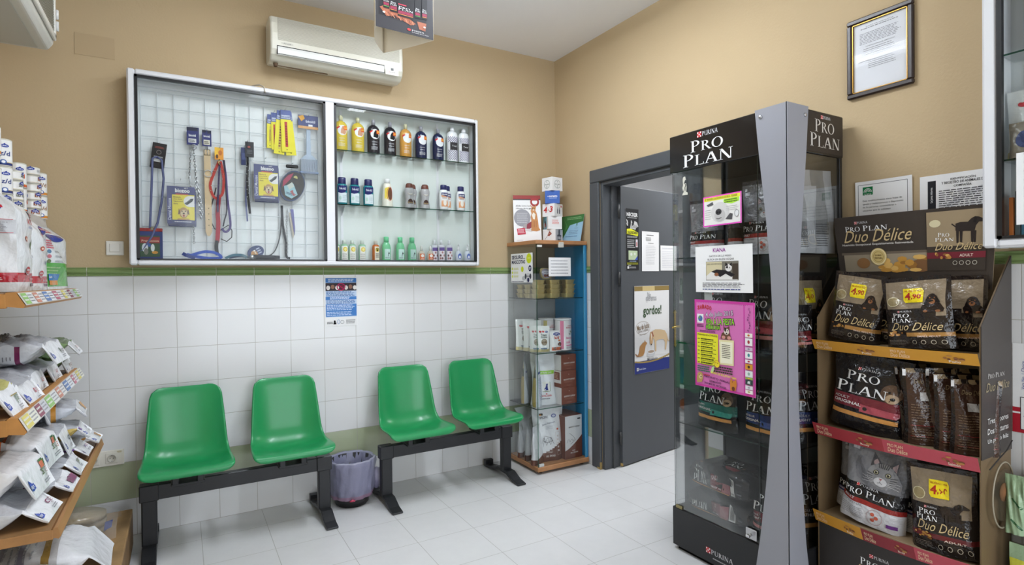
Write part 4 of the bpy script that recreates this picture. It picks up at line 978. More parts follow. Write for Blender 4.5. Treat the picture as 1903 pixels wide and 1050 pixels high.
MB().prism([(x, z-.005) for x, z in ell(.08, .118)], 'y', -.006, .02, (200, 200, 202), 'clearplastic', T=T).build('clear_bag', t)
MB().box(-.035, .035, .0, .012, .108, .128, (28, 26, 28), 'plastic', .004).build('hanger', t); hook(t, .122)
# lower black lead and small charm cards
t = thing('dog_lead', 'black lead coiled down to the case floor below the oval retractable lead', 'leash', (-2.0, PY+.012, 1.80))
strap([(-.04, 0, .02), (-.035, 0, -.1), (-.02, 0, -.2), (-.02, -.006, -.285), (-.0, -.02, -.298)], .013, (46, 46, 50)).build('strap', t)
strap([(-.04, .002, .0), (-.05, .002, -.15), (-.08, 0, -.25), (-.12, -.01, -.285), (-.17, -.02, -.292), (-.22, -.02, -.285)], .006, (66, 64, 68)).build('thin_strap', t)
chain(t, [(-.01, -.004, .0), (-.014, -.004, -.1), (-.012, -.004, -.2), (-.015, -.004, -.29)], .0015, .009)
MB().prism([(.008, .0), (.026, .0), (.034, -.12), (.03, -.16)], 'y', -.002, .001, (110, 108, 160), 'card').prism([(.0, -.02), (.01, -.02), (.03, -.15), (.022, -.18)], 'y', .004, .007, (196, 186, 170), 'card').build('charm_card', t)
MB().tube([(-.22, -.02, -.289), (-.2, -.03, -.292), (-.16, -.035, -.294), (-.1, -.03, -.294), (-.06, -.03, -.294)], [.012, .014, .013, .012, .01], 10, (50, 50, 56), 'leather').build('coil', t)
t = thing('round_lead_case', 'blue oval lead case leaning on the floor of the case', 'leash', (-2.19, -.06, CZ0+.078))
T = Matrix.Rotation(-.5, 4, 'Y')
b = MB().prism(ell(.046, .036), 'y', -.01, .012, (36, 52, 104), 'plastic', T=T)
b.art(Art().disc(-.012, -.006, .018, .02, (196, 150, 100), 1).text('T', -.01, -.01, .002, .014, WHITE, .04).lines(.008, -.02, .03, .02, 3, (196, 204, 226)), lambda x, y, L: T @ Vector((x, -.0101-.0004*L, y)), 'card'); b.build('case', t)
t = thing('coiled_leash', 'bright blue coiled leash lying on the case floor under the care pack', 'leash', (-2.45, -.072, CZ0+.046))
strap([(-.085, 0, .0), (-.05, -.004, .016), (0, -.004, .03), (.05, 0, .024), (.08, 0, 0), (.04, .006, -.008), (-.03, .004, .0), (-.09, .008, .014)], .016, (36, 76, 176)).build('strap', t)
strap([(-.11, 0, .02), (-.09, -.004, .008), (-.05, -.004, -.006)], .018, (40, 60, 130)).build('handle', t)
t = thing('coiled_leash', 'teal coiled leash on the case floor under the bunch of leashes', 'leash', (-2.29, -.075, CZ0+.042))
strap([(-.06, 0, -.002), (-.02, -.004, .016), (.03, -.004, .016), (.05, 0, 0)], .014, (60, 110, 130)).build('strap', t)
strap([(-.04, .008, .0), (.02, .008, .01), (.07, .004, .002)], .01, (46, 60, 96)).build('second_strap', t)
t = thing('clear_clip', 'clear plastic clip with a steel button lying on the case floor', 'clip', (-2.3, -.085, CZ0+.034))
MB().box(0, .11, -.012, .012, 0, .014, (214, 224, 228), 'clearplastic', .004).build('body', t)
MB().lathe([(.012, 0), (.014, .004), (.008, .01), (0, .011)], 14, (200, 204, 206), 'steel', T=Matrix.Translation((.085, -.013, .012)) @ Matrix.Rotation(PI/2, 4, 'X')).build('button', t)
# yellow tubes cards
for i, (x, z, h, lab, ang) in enumerate(((-2.098, 2.158, .20, 'narrow yellow card behind the others at the left of its hook', .02), (-2.078, 2.150, .22, 'narrow yellow card with a red strip, second from the left', -.01), (-2.033, 2.125, .26, 'yellow card at the back of the right hook, tilted left', .08), (-2.01, 2.122, .26, 'yellow card on the right hook tilted to the right', -.10), (-2.016, 2.140, .25, 'front yellow card with a red tag on the right hook', -.03))):
    t = thing('grooming_card', lab, 'card', (x, -.040-.005*i, z), (0, 0, 0), group='yellow cards on two hooks of the wire grid')
    T = Matrix.Translation((0, 0, h)) @ Matrix.Rotation(ang, 4, 'Y') @ Matrix.Translation((0, 0, -h))
    w = .034 if i < 2 else .058
    A = Art().rect(0, h-.055, w, h, (76, 90, 150), 1).rect(.004, h-.05, w-.004, h-.03, (196, 202, 220), 2).text('bioitl', .006, h-.047, w-.006, h-.034, (50, 60, 120), .02, 0, 3)
    A.rect(w*.36, .03, w*.62, h-.07, (190, 60, 56) if i in (1, 4) else (206, 190, 70), 2).lines(w*.4, .04, w*.6, h-.09, 8, (120, 30, 40), 3)
    A.disc(w*.5, .014, .003, .003, (60, 60, 20), 2)
    hangcard(t, -w/2, w/2, 0, h, A, col=(226, 214, 50), T=T, th=.003)
    if i in (1, 4): hook(t, h-.008)
# brush in bag
t = thing('grooming_brush', 'pale blue wide comb in a clear bag at the right edge of the grid', 'brush', (-1.883, PY, 2.02))
A = Art().rect(0, .0, .118, .07, (66, 74, 120), 1).rect(0, -.012, .118, .004, (216, 150, 60), 2).poly([(.0, .06), (.02, .03), (.04, .05), (.03, .07)], (206, 150, 50), 2).text('bioitl', .045, .026, .1, .042, (226, 226, 236), .02).rect(.06, .004, .085, .016, (226, 226, 230), 3)
hangcard(t, -.06, .058, .288, .358, A, col=(66, 74, 120))
LB = (168, 184, 204)
MB().prism([(-.011, .27), (.011, .27), (.014, .12), (.048, .09), (.048, .02), (-.048, .02), (-.048, .09), (-.014, .12)], 'y', -.004, .006, LB, 'plastic').build('handle', t)
b = MB()
for i in range(15): b.box(-.046+i*.0064, -.0435+i*.0064, -.02, -.004, .012, .088, (196, 206, 220), 'plastic')
b.box(-.056, .054, -.024, .004, .0, .012, (130, 146, 176), 'plastic', .003).build('bristles', t)
MB().grid(lambda u, v: Vector((-.064+.128*u, -.028*sin(PI*u)**.5*(1 if v < .5 else 1-(v-.5)*1.6)-.002, -.008+.3*v)), 8, 8, (222, 224, 228), 'clearplastic').build('clear_bag', t)
hook(t, .345)
# ================================================================ soft packs
def pouch_fn(w, h, d, seed=0, lean=0, crush=.0035, neck=.08, seal=.9, pw=1.7, bend=0):
    R = random.Random(seed); ph = [(R.uniform(5, 13), R.uniform(6, 15), R.uniform(0, 6), R.uniform(.4, 1)) for _ in range(5)]
    def prof(v):
        if v >= seal: return 0
        return (1-(v/seal)**pw)**.8*(.9+.1*min(1, v/.1))
    def F(x, y, off=0, side=-1):
        u, v = x/w, y/h; e = min(1, abs(2*u-1))
        T = d/2*(1-e**3.2)**.6*prof(v)
        k = sum(a*sin(p*u*2+q*v+s+side) for p, q, s, a in ph)/3
        T2 = T+crush*k*min(1, T/(d*.15)+.15)
        X = (u-.5)*w*(1-neck*sin(PI*min(1, v/seal))*(d/w)*2)
        Y = side*(T2+off)+bend*max(0, v-.55)**2*h
        return Vector((X, Y+lean*y, y))
    return F
def pouch(name, label, cat, w, h, d, col, art, loc, rot=0, group=None, mat='film', back=None, F=None, parent=None, nu=16, nv=18, artback=None, **kw):
    F = F or pouch_fn(w, h, d, **kw)
    mb = MB(); g = lambda s: (lambda u, v: F(u*w, v*h, 0, s))
    mb.grid(g(-1), nu, nv, col, mat); mb.grid(g(1), nu, nv, back or col, mat, flip=True)
    if art: mb.art(art, lambda x, y, L: F(min(w, max(0, x)), min(h, max(0, y)), .0011+.00028*L, -1), mat, fine=.02)
    if artback: mb.art(artback, lambda x, y, L: F(w-min(w, max(0, x)), min(h, max(0, y)), .0011+.00028*L, 1), mat, fine=.02)
    # bottom gusset
    n = 14; b0 = [F(w*i/n, 0, 0, -1) for i in range(n+1)]; b1 = [F(w*i/n, 0, 0, 1) for i in range(n+1)]
    c = col(.5, .02) if callable(col) else col
    mb.add(b0+b1, [(i+1, i, n+1+i, n+2+i) for i in range(n)], c, mat)
    o = mb.build(name); o.location = loc; o.rotation_euler = rot if isinstance(rot, (tuple, list)) else (0, 0, rot)
    if parent: o.parent = parent; return o
    return tag(o, label, cat, group)
def bands(*bs, default=WHITE):
    """bs: (v0, v1, colour)"""
    def f(u, v):
        for a, b, c in bs:
            if a <= v < b: return c
        return default
    return f

# ================================================================ glass cabinet in the corner
VX0, VX1, VY0, VY1, VZ = -.457, -.014, -.405, -.016, 1.63
vt = thing('glass_cabinet', 'narrow glass display cabinet with wood top standing in the corner beside the door', 'cabinet', (0, 0, 0))
WD = (176, 126, 84)
for z0, z1 in ((.018, .052), (VZ-.028, VZ)):
    MB().box(VX0-.004, VX1, VY0-.008, VY1+.004, z0, z1, WD, 'wood', .004).build('wood_board', vt)
for x in (VX0+.04, VX1-.04):
    for y in (VY0+.04, VY1-.04): MB().tube([(x, y, 0), (x, y, .019)], .018, 10, BLACK, 'plastic').build('foot', vt)
g0, g1 = .052, VZ-.028
MB().box(VX0, VX0+.004, VY0, VY1, g0, g1, WHITE, 'glass').build('side_glass', vt)
MB().box(VX0+.006, VX1-.03, VY0, VY0+.004, g0+.004, g1-.004, WHITE, 'glass').build('glass_door', vt)
MB().box(VX0, VX1-.016, VY1-.003, VY1, g0, g1, WHITE, 'glass').build('back_glass', vt)
MB().box(VX1-.014, VX1, VY0+.002, VY1, g0, g1, (44, 136, 188), 'plastic', .002).box(VX1-.03, VX1-.026, VY0+.001, VY0+.005, g0, g1, (90, 160, 190), 'plastic').build('blue_side_panel', vt)
MB().box(VX1-.027, VX1-.015, VY0-.003, VY0+.004, g0, g1, (70, 150, 196), 'gloss', .001).build('door_stile', vt)
b = MB().box(VX0, VX0+.0042, VY0-.0004, VY0+.0002, g0, g1, WHITE, 'glassedge').box(VX0+.006, VX0+.008, VY0-.0006, VY0, g0, g1, WHITE, 'glassedge'); b.build('glass_edge', vt)
for z in (.453, .84, 1.222):
    b = MB().box(VX0+.006, VX1-.032, VY0+.012, VY1-.006, z-.006, z, WHITE, 'glass').box(VX0+.006, VX1-.032, VY0+.0112, VY0+.012, z-.006, z, WHITE, 'glassedge').box(VX0+.0052, VX0+.006, VY0+.012, VY1-.006, z-.006, z, WHITE, 'glassedge'); b.build('glass_shelf', vt)
MB().box(-.27, -.225, VY0-.012, VY0+.006, VZ-.05, VZ-.012, (196, 196, 188), 'alu', .004).build('door_latch', vt)
MB().box(VX0+.01, VX0+.05, VY0-.004, VY0+.01, VZ-.05, VZ-.034, (214, 214, 210), 'alu', .002).build('top_hinge', vt)
MB().box(VX0+.01, VX0+.05, VY0-.004, VY0+.01, g0, g0+.02, (196, 198, 196), 'alu', .002).build('bottom_hinge', vt)

# stickers on its glass
A = Art(); LG = (206, 216, 40)
A.disc(.25, .17, .034, .036, LG, 1).text('ASISA', .232, .168, .27, .178, (240, 244, 160), .01)
A.text('SEGURO...', .015, .168, .2, .196, (34, 36, 70), .03).text('MASCOTAS', .015, .135, .2, .162, (34, 36, 70), .03)
A.disc(.262, .1, .02, .022, (34, 36, 80), 1).lines(.25, .09, .275, .11, 2, WHITE, 3).disc(.16, .095, .018, .02, LG, 1)
for k in range(3): A.disc(.022, .1-.028*k, .009, .01, LG, 1).lines(.04, .092-.028*k, .11, .108-.028*k, 2, (206, 210, 120))
A.disc(.235, .034, .036, .034, (214, 214, 216), 1).disc(.205, .044, .012, .02, (60, 62, 70), 2).disc(.268, .044, .012, .02, (60, 62, 70), 2).disc(.24, .018, .014, .016, (34, 36, 80), 3).disc(.226, .044, .005, .006, BLACK, 3).disc(.25, .044, .005, .006, BLACK, 3).disc(.18, .03, .024, .016, (190, 192, 196), 1)
A.lines(.01, .004, .19, .012, 1, (60, 62, 90))
paper('insurance_poster', 'white pet insurance card with a green disc on the left pane of the corner cabinet', 'poster', (VX0-.001, -.068, 1.335), (0, -1, 0), UP, .296, .209, A, n=(-1, 0, 0))
A = Art()
for k in range(5): A.lines(.018, .105-k*.022, .17, .113-k*.022, 1, (110, 112, 120), jag=.05, fill=.5)
paper('sheet_of_paper', 'small white price list taped to the door of the corner cabinet', 'paper', (-.352, VY0-.001, 1.377), BR, UP, .191, .132, A, n=(0, -1, 0))

# gold foil trays
def tray(x, y, z, i):
    G = (196, 178, 122); a0, b0, a1, b1 = .036, .030, .045, .038; h = .031
    mb = MB()
    def ringp(a, b, z, n=24): return [(x_, y_, z) for x_, y_ in [(math.copysign(abs(cos(t))**.45, cos(t))*a, math.copysign(abs(sin(t))**.45, sin(t))*b) for t in [2*PI*(k+.5)/n for k in range(n)]]]
    rs = [ringp(a0, b0, 0), ringp(a1-.002, b1-.002, h-.003), ringp(a1+.003, b1+.003, h-.003), ringp(a1+.003, b1+.003, h), ringp(a1, b1, h+.001)]
    n = 24; fs = [(r*n+k, r*n+(k+1) % n, (r+1)*n+(k+1) % n, (r+1)*n+k) for r in range(4) for k in range(n)]+[tuple(range(n-1, -1, -1)), tuple(range(4*n, 5*n))]
    mb.add([p for r in rs for p in r], fs, G, 'steelgold', False)
    o = mb.build('foil_tray'); o.location = (x, y, z); return tag(o, 'gold foil pet food tray in the stacks on the top shelf of the corner cabinet', 'food tray', 'gold foil trays in the corner cabinet')
first = tray(0, 0, 0, 0); first.location = (-.395, -.335, 1.223)
for i, (x, y) in enumerate(((-.395, -.335), (-.272, -.335), (-.135, -.335), (-.395, -.235), (-.395, -.135), (-.272, -.235), (-.135, -.235))):
    for k in range(4 if i not in (3, 4) else 3):
        if i == 0 and k == 0: continue
        c = first.copy(); COL.objects.link(c); c.location = (x+.002*((k*7+i*3) % 3-1), y, 1.223+k*.0325); c.rotation_euler = (0, 0, .05*((k+i) % 3-1))
t = thing('open_food_tray', 'foil tray with printed lid standing on edge on top of the gold tray stacks', 'food tray', (-.32, -.325, 1.398), (-1.15, 0, .15))
A = Art().disc(0, 0, .042, .036, (150, 146, 160), 1).disc(.0, .008, .038, .012, (206, 206, 214), 2).text('Gourmet', -.024, .004, .024, .014, (70, 60, 110), .01, 0, 3).disc(-.012, -.018, .014, .01, (110, 64, 54), 2).disc(.014, -.018, .014, .01, (90, 50, 44), 2)
mb = MB(); n = 24
rg = lambda a, b, z: [(math.copysign(abs(cos(t_))**.5, cos(t_))*a, math.copysign(abs(sin(t_))**.5, sin(t_))*b, z) for t_ in [2*PI*(k+.5)/n for k in range(n)]]
rs = [rg(.036, .03, -.03), rg(.045, .038, -.003), rg(.049, .042, -.003), rg(.049, .042, 0), rg(.045, .038, .001)]
mb.add([p for r in rs for p in r], [(r*n+k, r*n+(k+1) % n, (r+1)*n+(k+1) % n, (r+1)*n+k) for r in range(4) for k in range(n)]+[tuple(range(n-1, -1, -1)), tuple(range(4*n, 5*n))], (206, 190, 140), 'steelgold')
mb.build('tray', t)
MB().art(A, lambda x, y, L: Vector((x, y, .0012+.0003*L)), 'card').build('lid', t)
t.rotation_euler = (PI/2-.3, 0, .1)

# treat pouches
def treat_art(w, h):
    A = Art(); RD_ = (196, 44, 54)
    for k in (.28, .5): A.disc(w*k, h*.78, w*.09, h*.035, RD_, 1).disc(w*(k-.06), h*.79, w*.04, h*.03, RD_, 1)
    A.disc(w*.75, h*.77, w*.12, h*.035, (50, 70, 150), 1).text("Hill's", w*.66, h*.76, w*.84, h*.785, WHITE, .02)
    A.text('Treats', w*.3, h*.62, w*.75, h*.7, (60, 76, 60), .02).text('Metabolic', w*.3, h*.56, w*.78, h*.61, (80, 90, 80), .01).line([(w*.3, h*.54), (w*.8, h*.55)], .003, (90, 110, 90), 1)
    A.disc(w*.55, h*.38, w*.24, h*.13, (150, 140, 120), 1, 22)
    for k in range(7): A.disc(w*(.42+.045*k), h*(.36+.03*((k*5) % 3)), w*.07, h*.03, [(120, 100, 76), (170, 156, 130), (98, 84, 66)][k % 3], 2)
    A.disc(w*.5, h*.16, w*.26, h*.09, (110, 130, 150), 1, 18, PI, 2*PI).rect(w*.3, h*.03, w*.9, h*.1, (170, 160, 110), 1, 6)
    return A
TR = bands((0, .1, (206, 196, 150)), default=(232, 236, 234))
for i, (x, y, w, h, rz, lab) in enumerate(((-.40, -.16, .14, .225, -.35, 'white treat pouch at the back left of the second shelf'), (-.378, -.225, .14, .218, -.25, 'large white treat pouch in the middle of the second shelf'), (-.395, -.30, .095, .185, -.5, 'small treat pouch in front, left of its twin'), (-.352, -.325, .10, .183, -.3, 'small treat pouch in front, beside the kidney diet pack'))):
    pouch('treat_pouch', lab+' of the corner cabinet', 'pouch', w, h, .045, TR, treat_art(w, h), (x, y, .8405), rz, 'white treat pouches in the corner cabinet', seed=i+3)
A = Art(); w, h = .105, .148
A.disc(w*.55, h*.82, w*.3, h*.075, (50, 70, 150), 1).text("Hill's", w*.36, h*.79, w*.74, h*.86, WHITE, .02).text('k/d', w*.3, h*.58, w*.7, h*.72, (196, 70, 50), .03).text('TM', w*.72, h*.66, w*.8, h*.7, (90, 90, 90)).rect(w*.58, h*.48, w*.82, h*.55, (222, 130, 60), 1).disc(w*.72, h*.33, w*.2, h*.1, (90, 70, 60), 1).disc(w*.7, h*.34, w*.12, h*.05, (150, 90, 60), 2).rect(w*.06, h*.04, w*.94, h*.2, (200, 96, 56), 1, 6).disc(w*.3, h*.14, w*.15, h*.07, (120, 90, 80), 2).disc(w*.8, h*.1, w*.12, h*.05, (70, 80, 120), 2)
pouch('diet_pouch', 'white kidney diet pouch with orange foot beside the milk tin', 'pouch', w, h, .05, (236, 238, 238), A, (-.255, -.34, .8405), .06, None, seed=9, pw=3)
def tin(x, y, lab, st, wording):
    t = thing('milk_tin', lab, 'tin', (x, y, .8405), .25, group='milk powder tins')
    R = .061
    MB().lathe([(R-.002, 0), (R+.001, .002), (R+.001, .006), (R, .009), (R, .215), (R+.001, .217), (R+.001, .221), (R-.001, .223)], 40, (234, 232, 234), 'gloss').build('body', t)
    MB().lathe([(R+.0015, .216), (R+.0015, .227), (R-.003, .229), (R-.006, .226), (0, .226)], 40, (226, 228, 230), 'plastic').build('lid', t)
    A = Art(); A.rect(-.075, .01, -.048, .213, st, 1, 4)
    A.text('ROYAL CANIN', -.03, .158, .045, .17, (190, 40, 60), .02).lines(-.02, .175, .03, .18, 1, (190, 40, 60)).poly([(-.01, .12), (.01, .145), (.02, .13), (.005, .11)], (90, 110, 80), 1).poly([(.02, .13), (.04, .14), (.035, .12)], (120, 130, 110), 1)
    for k, s in enumerate(wording): A.text(s, -.03, .078-k*.028, -.03+len(s)*.0088, .098-k*.028, (206, 80, 140), .01)
    A.rect(-.03, .034, .035, .04, (206, 80, 140), 1, 5).disc(.05, .03, .009, .009, (90, 50, 90), 1).lines(-.03, .012, .04, .028, 2, (150, 150, 155))
    MB().art(A, bmap(R+.0006, 0, 0, 0), 'paper').build('label', t)
tin(-.165, -.31, 'white milk powder tin with a pink stripe on the second cabinet shelf', (216, 130, 160), ('Babycat', 'milk'))
tin(-.235, -.20, 'white milk powder tin half hidden behind the pink striped tin', (200, 190, 130), ('Babydog', 'milk'))

# third shelf: edge-on silver bags, cat bag, brown boxes
def edgebag(x, y, z, w, h, d, rz, lab, cat='bag', grp=None, kb=(196, 172, 96), seed=1, low=None):
    def c(u, v):
        if low and v < low[0]: return low[1]
        return (212, 218, 226) if u < .62 else ((226, 228, 230) if v > .8 else (206, 212, 214))
    def cb(u, v):
        if low: return low[1] if v < low[0] else (206, 208, 214)
        return kb if v < .55 else ((90, 90, 60) if (int(v*40)+int(u*7)) % 2 else (196, 180, 120))
    A = Art(); A.rect(w*.1, h*.62, w*.6, h*.66, (70, 84, 150), 1, 6).lines(w*.1, h*.12, w*.55, h*.55, 14, (150, 160, 190), fill=.35)
    return pouch('pet_food_bag', lab, cat, w, h, d, c, A, (x, y, z), rz, grp, back=cb, seed=seed, crush=.005)
edgebag(-.392, -.14, .454, .15, .355, .06, .92, 'silver cat food bag seen edge-on at the back left of the third cabinet shelf', seed=21)
edgebag(-.378, -.285, .454, .17, .37, .07, .86, 'silver cat food bag seen edge-on, front one of two in the corner cabinet', seed=22)
w, h = .20, .375
A = Art(); A.rect(w*.08, h*.58, w*.92, h*.645, (150, 206, 70), 1, 8).text('URINARY S/O', w*.2, h*.595, w*.8, h*.625, WHITE, .01)
A.rect(w*.36, h*.26, w*.70, h*.44, (226, 228, 222), 2, 4).line([(w*.36, h*.26), (w*.7, h*.26), (w*.7, h*.44)], .004, (110, 130, 90), 3)
A.poly([(w*.47, h*.28), (w*.62, h*.28), (w*.6, h*.33), (w*.6, h*.37), (w*.62, h*.41), (w*.57, h*.395), (w*.54, h*.41), (w*.53, h*.37), (w*.48, h*.33), (w*.44, h*.32), (w*.44, h*.29)], (34, 50, 130), 4)
A.text('ROYAL CANIN', w*.32, h*.16, w*.75, h*.195, (196, 40, 56), .02).lines(w*.35, h*.11, w*.7, h*.14, 1, (110, 110, 120)).disc(w*.53, h*.215, w*.03, h*.01, (196, 40, 56), 2)
pouch('pet_food_bag', 'white cat food bag with green band and blue cat emblem in the corner cabinet', 'bag', w, h, .11, (226, 230, 234), A, (-.315, -.27, .454), -.25, None, seed=23, neck=.14, seal=.82, crush=.006)
BRN = (122, 62, 42)
def carton(x, y, z, w, d, h, rz, lab, front='b'):
    t = thing('diet_carton', lab, 'box', (x, y, z), rz, group='brown cartons in the corner cabinet')
    mb = MB().box(-w/2, w/2, -d/2, d/2, 0, h, BRN, 'card', .0015)
    A = Art().text('SENSITIVITY SUPPORT', w*.16, h*.42, w*.9, h*.52, (226, 214, 206), .02).lines(w*.2, h*.28, w*.8, h*.38, 2, (170, 120, 100), fill=.3).disc(w*.5, h*.78, w*.02, h*.02, (226, 200, 190), 1).lines(w*.35, h*.1, w*.65, h*.14, 1, (180, 130, 110))
    mb.art(A, plane((-w/2, -d/2, 0), BR, UP, (0, -1, 0)), 'card')
    A = Art()
    if front == 'w': A.rect(0, 0, d, h, (216, 214, 212)).rect(d*.12, h*.4, d*.25, h*.7, (120, 120, 120), 2)
    else: A.rect(0, h*.25, d, h, (216, 210, 206)).rect(d*.1, h*.45, d*.9, h*.92, (122, 66, 48), 2).lines(d*.15, h*.5, d*.8, h*.85, 4, (190, 150, 130), 3)
    mb.art(A, plane((-w/2, d/2, 0), (0, -1, 0), UP, (-1, 0, 0)), 'card'); mb.build('box', t)
    b = MB().box(-w/2+.002, w/2-.002, -d/2+.002, d/2-.002, h, h+.001, (132, 74, 54), 'card').build('lid_flap', t)
carton(-.165, -.30, .454, .14, .15, .12, .04, 'brown carton at the bottom of the stack of three in the corner cabinet', 'w')
carton(-.168, -.30, .576, .14, .15, .118, .04, 'brown carton in the middle of the stack of three in the corner cabinet')
carton(-.165, -.295, .696, .14, .15, .112, .06, 'brown carton on top of the stack of three in the corner cabinet', 'w')
# bottom: brown and white dog food bags and a carton
def bwbag(w, h, d, loc, rz, lab, seed, art=True, grp='brown and white dog food bags in the corner cabinet'):
    def c(u, v): return (104, 66, 54) if v < .13+.22*u**1.5 else (226, 228, 232)
    A = None
    if art:
        A = Art().rect(w*.22, h*.80, w*.34, h*.835, (60, 50, 44), 1).rect(w*.22, h*.80, w*.28, h*.82, (206, 140, 60), 2).text('SPECIFIC', w*.2, h*.745, w*.5, h*.785, (80, 80, 90), .01).disc(w*.68, h*.78, w*.09, h*.03, (90, 100, 160), 1).disc(w*.68, h*.78, w*.06, h*.018, (206, 210, 226), 2)
        A.text('Joint Support', w*.25, h*.64, w*.7, h*.675, (90, 96, 120), .01, 0, 2, rot=.12).lines(w*.35, h*.56, w*.65, h*.62, 3, (170, 174, 186), fill=.3)
        cv = [(w*(.2+.03*k), h*(.32+.1*abs(sin(k*.75)))) for k in range(14)]
        A.line(cv, .0018, (60, 60, 66), 2).line([(x+w*.03, y-h*.05) for x, y in cv], .0018, (60, 60, 66), 2).line([(w*.3, h*.45), (w*.5, h*.42), (w*.55, h*.36), (w*.4, h*.33), (w*.25, h*.36), (w*.3, h*.45)], .002, (60, 60, 66), 2)
        A.text('ALL DOGS', w*.32, h*.08, w*.62, h*.115, (226, 220, 216), .02).lines(w*.36, h*.15, w*.55, h*.19, 2, (206, 196, 190), fill=.4).line([(w*.7, h*.1), (w*.7, h*.5), (w*.84, h*.5), (w*.84, h*.1), (w*.7, h*.1)], .0015, (190, 170, 160), 2).lines(w*.74, h*.14, w*.8, h*.46, 5, (200, 190, 186), fill=.5).disc(w*.77, h*.55, w*.06, h*.03, (226, 222, 222), 2).disc(w*.77, h*.55, w*.035, h*.017, (190, 80, 60), 3)
    return pouch('dog_food_bag', lab, 'bag', w, h, d, c, A, loc, rz, grp, seed=seed, crush=.006, neck=.1, seal=.84, nu=36, nv=44)
bwbag(.25, .40, .13, (-.292, -.28, .0525), -.12, 'large white and brown dog food bag at the front of the cabinet base', 31)
bwbag(.15, .27, .06, (-.40, -.11, .0525), .7, 'small brown and white bag seen edge-on at the back left of the cabinet base', 32, False)
bwbag(.15, .29, .06, (-.395, -.20, .0525), .75, 'small brown and white bag seen edge-on in the middle of the cabinet base', 33, False)
bwbag(.16, .27, .07, (-.40, -.315, .0525), .55, 'small brown and white bag at the front left corner of the cabinet base', 34, False)
w, h, d = .155, .31, .2
t = thing('diet_carton', 'tall white and brown carton beside the large bag at the cabinet base', 'box', (-.125, -.27, .0525), .03)
mb = MB().box(-w/2, w/2, -d/2, d/2, 0, h, (222, 222, 224), 'card', .0015)
A = Art(); 
for k in range(14):
    a, c_ = w*k/14, w*(k+1)/14; A.poly([(a, 0), (c_, 0), (c_, h*(.2+.33*((k+1)/14)**1.4)), (a, h*(.2+.33*(k/14)**1.4))], (110, 58, 42), 1)
A.text('SENSITIVITY SUPPORT', w*.2, h*.72, w*.86, h*.75, (70, 60, 56), .02).rect(w*.72, h*.9, w*.9, h*.93, (50, 50, 56), 2)
A.line([(w*(.1+.06*k), h*(.38+.08*abs(sin(k)))) for k in range(9)], .0018, (60, 60, 66), 2).line([(w*.25, h*.6), (w*.5, h*.5), (w*.6, h*.42), (w*.3, h*.34)], .002, (60, 60, 66), 2)
A.text('ALL DOGS', w*.3, h*.12, w*.75, h*.15, (226, 220, 216), .02).lines(w*.4, h*.17, w*.6, h*.2, 1, (206, 196, 190))
mb.art(A, plane((-w/2, -d/2, 0), BR, UP, (0, -1, 0)), 'card')
mb.art(Art().rect(0, 0, d, h, (110, 58, 42)).rect(d*.1, h*.72, d*.7, h*.9, (150, 100, 80), 2), plane((-w/2, d/2, 0), (0, -1, 0), UP, (-1, 0, 0)), 'card').build('box', t)
MB().box(-w/2+.001, w/2-.001, -d/2+.001, d/2-.001, h, h+.002, (122, 66, 48), 'card').build('lid_flap', t)
o = pouch('dog_food_bag', 'silver bag slumped over behind the large bag at the cabinet base', 'bag', .22, .34, .09, (190, 192, 198), Art().lines(.03, .1, .19, .24, 8, (150, 150, 156)), (-.31, -.13, .0525), .1, None, seed=36, bend=1.4, seal=.86)

# things on top of the cabinet
A = Art(); w, h = .205, .355
A.rect(0, h-.028, w, h, (150, 40, 36)).rect(0, h-.036, w, h-.028, (40, 30, 30)).disc(w*.79, h-.05, .034, .036, (160, 40, 40), 2).disc(w*.79, h-.05, .02, .02, WHITE, 3).rect(w*.7, h-.04, w*.88, h-.03, (160, 40, 40), 4)
A.text('¿Estás como tus', .02, h-.088, .125, h-.074, (60, 60, 64), .015).text('riñones de tu gato?', .02, h-.108, .15, h-.094, (60, 60, 64), .015)
A.disc(.065, h-.172, .062, .066, (150, 150, 156), 1, 26).lines(.025, h-.215, .11, h-.13, 6, (196, 196, 200), fill=.35)
A.poly([(.1, .135), (.13, .155), (.145, .12), (.12, .1), (.09, .1)], (140, 40, 60), 2).poly([(.06, .095), (.075, .13), (.1, .145), (.095, .1)], (170, 160, 160), 2).poly([(.07, .09), (.14, .1), (.15, .085), (.13, .075)], (214, 208, 206), 1)
OR_ = (196, 134, 76)
A.poly([(.128, .085), (.135, .14), (.128, .19), (.136, .215), (.13, .235), (.138, .265), (.128, .272), (.128, .285), (.14, .27), (.158, .268), (.168, .285), (.17, .262), (.165, .24), (.175, .215), (.182, .16), (.186, .11), (.198, .09), (.17, .08)], OR_, 3)
A.poly([(.138, .205), (.15, .225), (.165, .21), (.158, .17), (.145, .175)], (238, 230, 216), 4).disc(.144, .253, .003, .004, (60, 50, 30), 4).disc(.157, .253, .003, .004, (60, 50, 30), 4).disc(.151, .243, .007, .005, (236, 226, 212), 4)
for k in range(4): A.line([(.13+.012*k, .11), (.134+.012*k, .16)], .004, (160, 100, 54), 4)
A.poly([(.022, .1), (.082, .107), (.088, .06), (.028, .052)], (190, 40, 64), 2).lines(.03, .065, .08, .097, 3, (236, 190, 196), 3).text('novartis', .15, .008, .195, .017, (40, 40, 44), .02).lines(.02, .01, .07, .016, 1, (200, 180, 180))
t = thing('leaflet_stand', 'white cardboard stand with an orange cat and red header on top of the corner cabinet', 'leaflet', (-.365, -.16, VZ+.001), (-.16, 0, -.42))
MB().box(-w/2, w/2, -.0015, .0015, 0, h, WHITE, 'card').art(A, plane((-w/2, -.0016, 0), BR, UP, (0, -1, 0)), 'card').build('card', t)
MB().prism([(.0018, .0), (.062, .012), (.0018, .16)], 'x', -.001, .001, (216, 214, 210), 'card').build('strut', t)
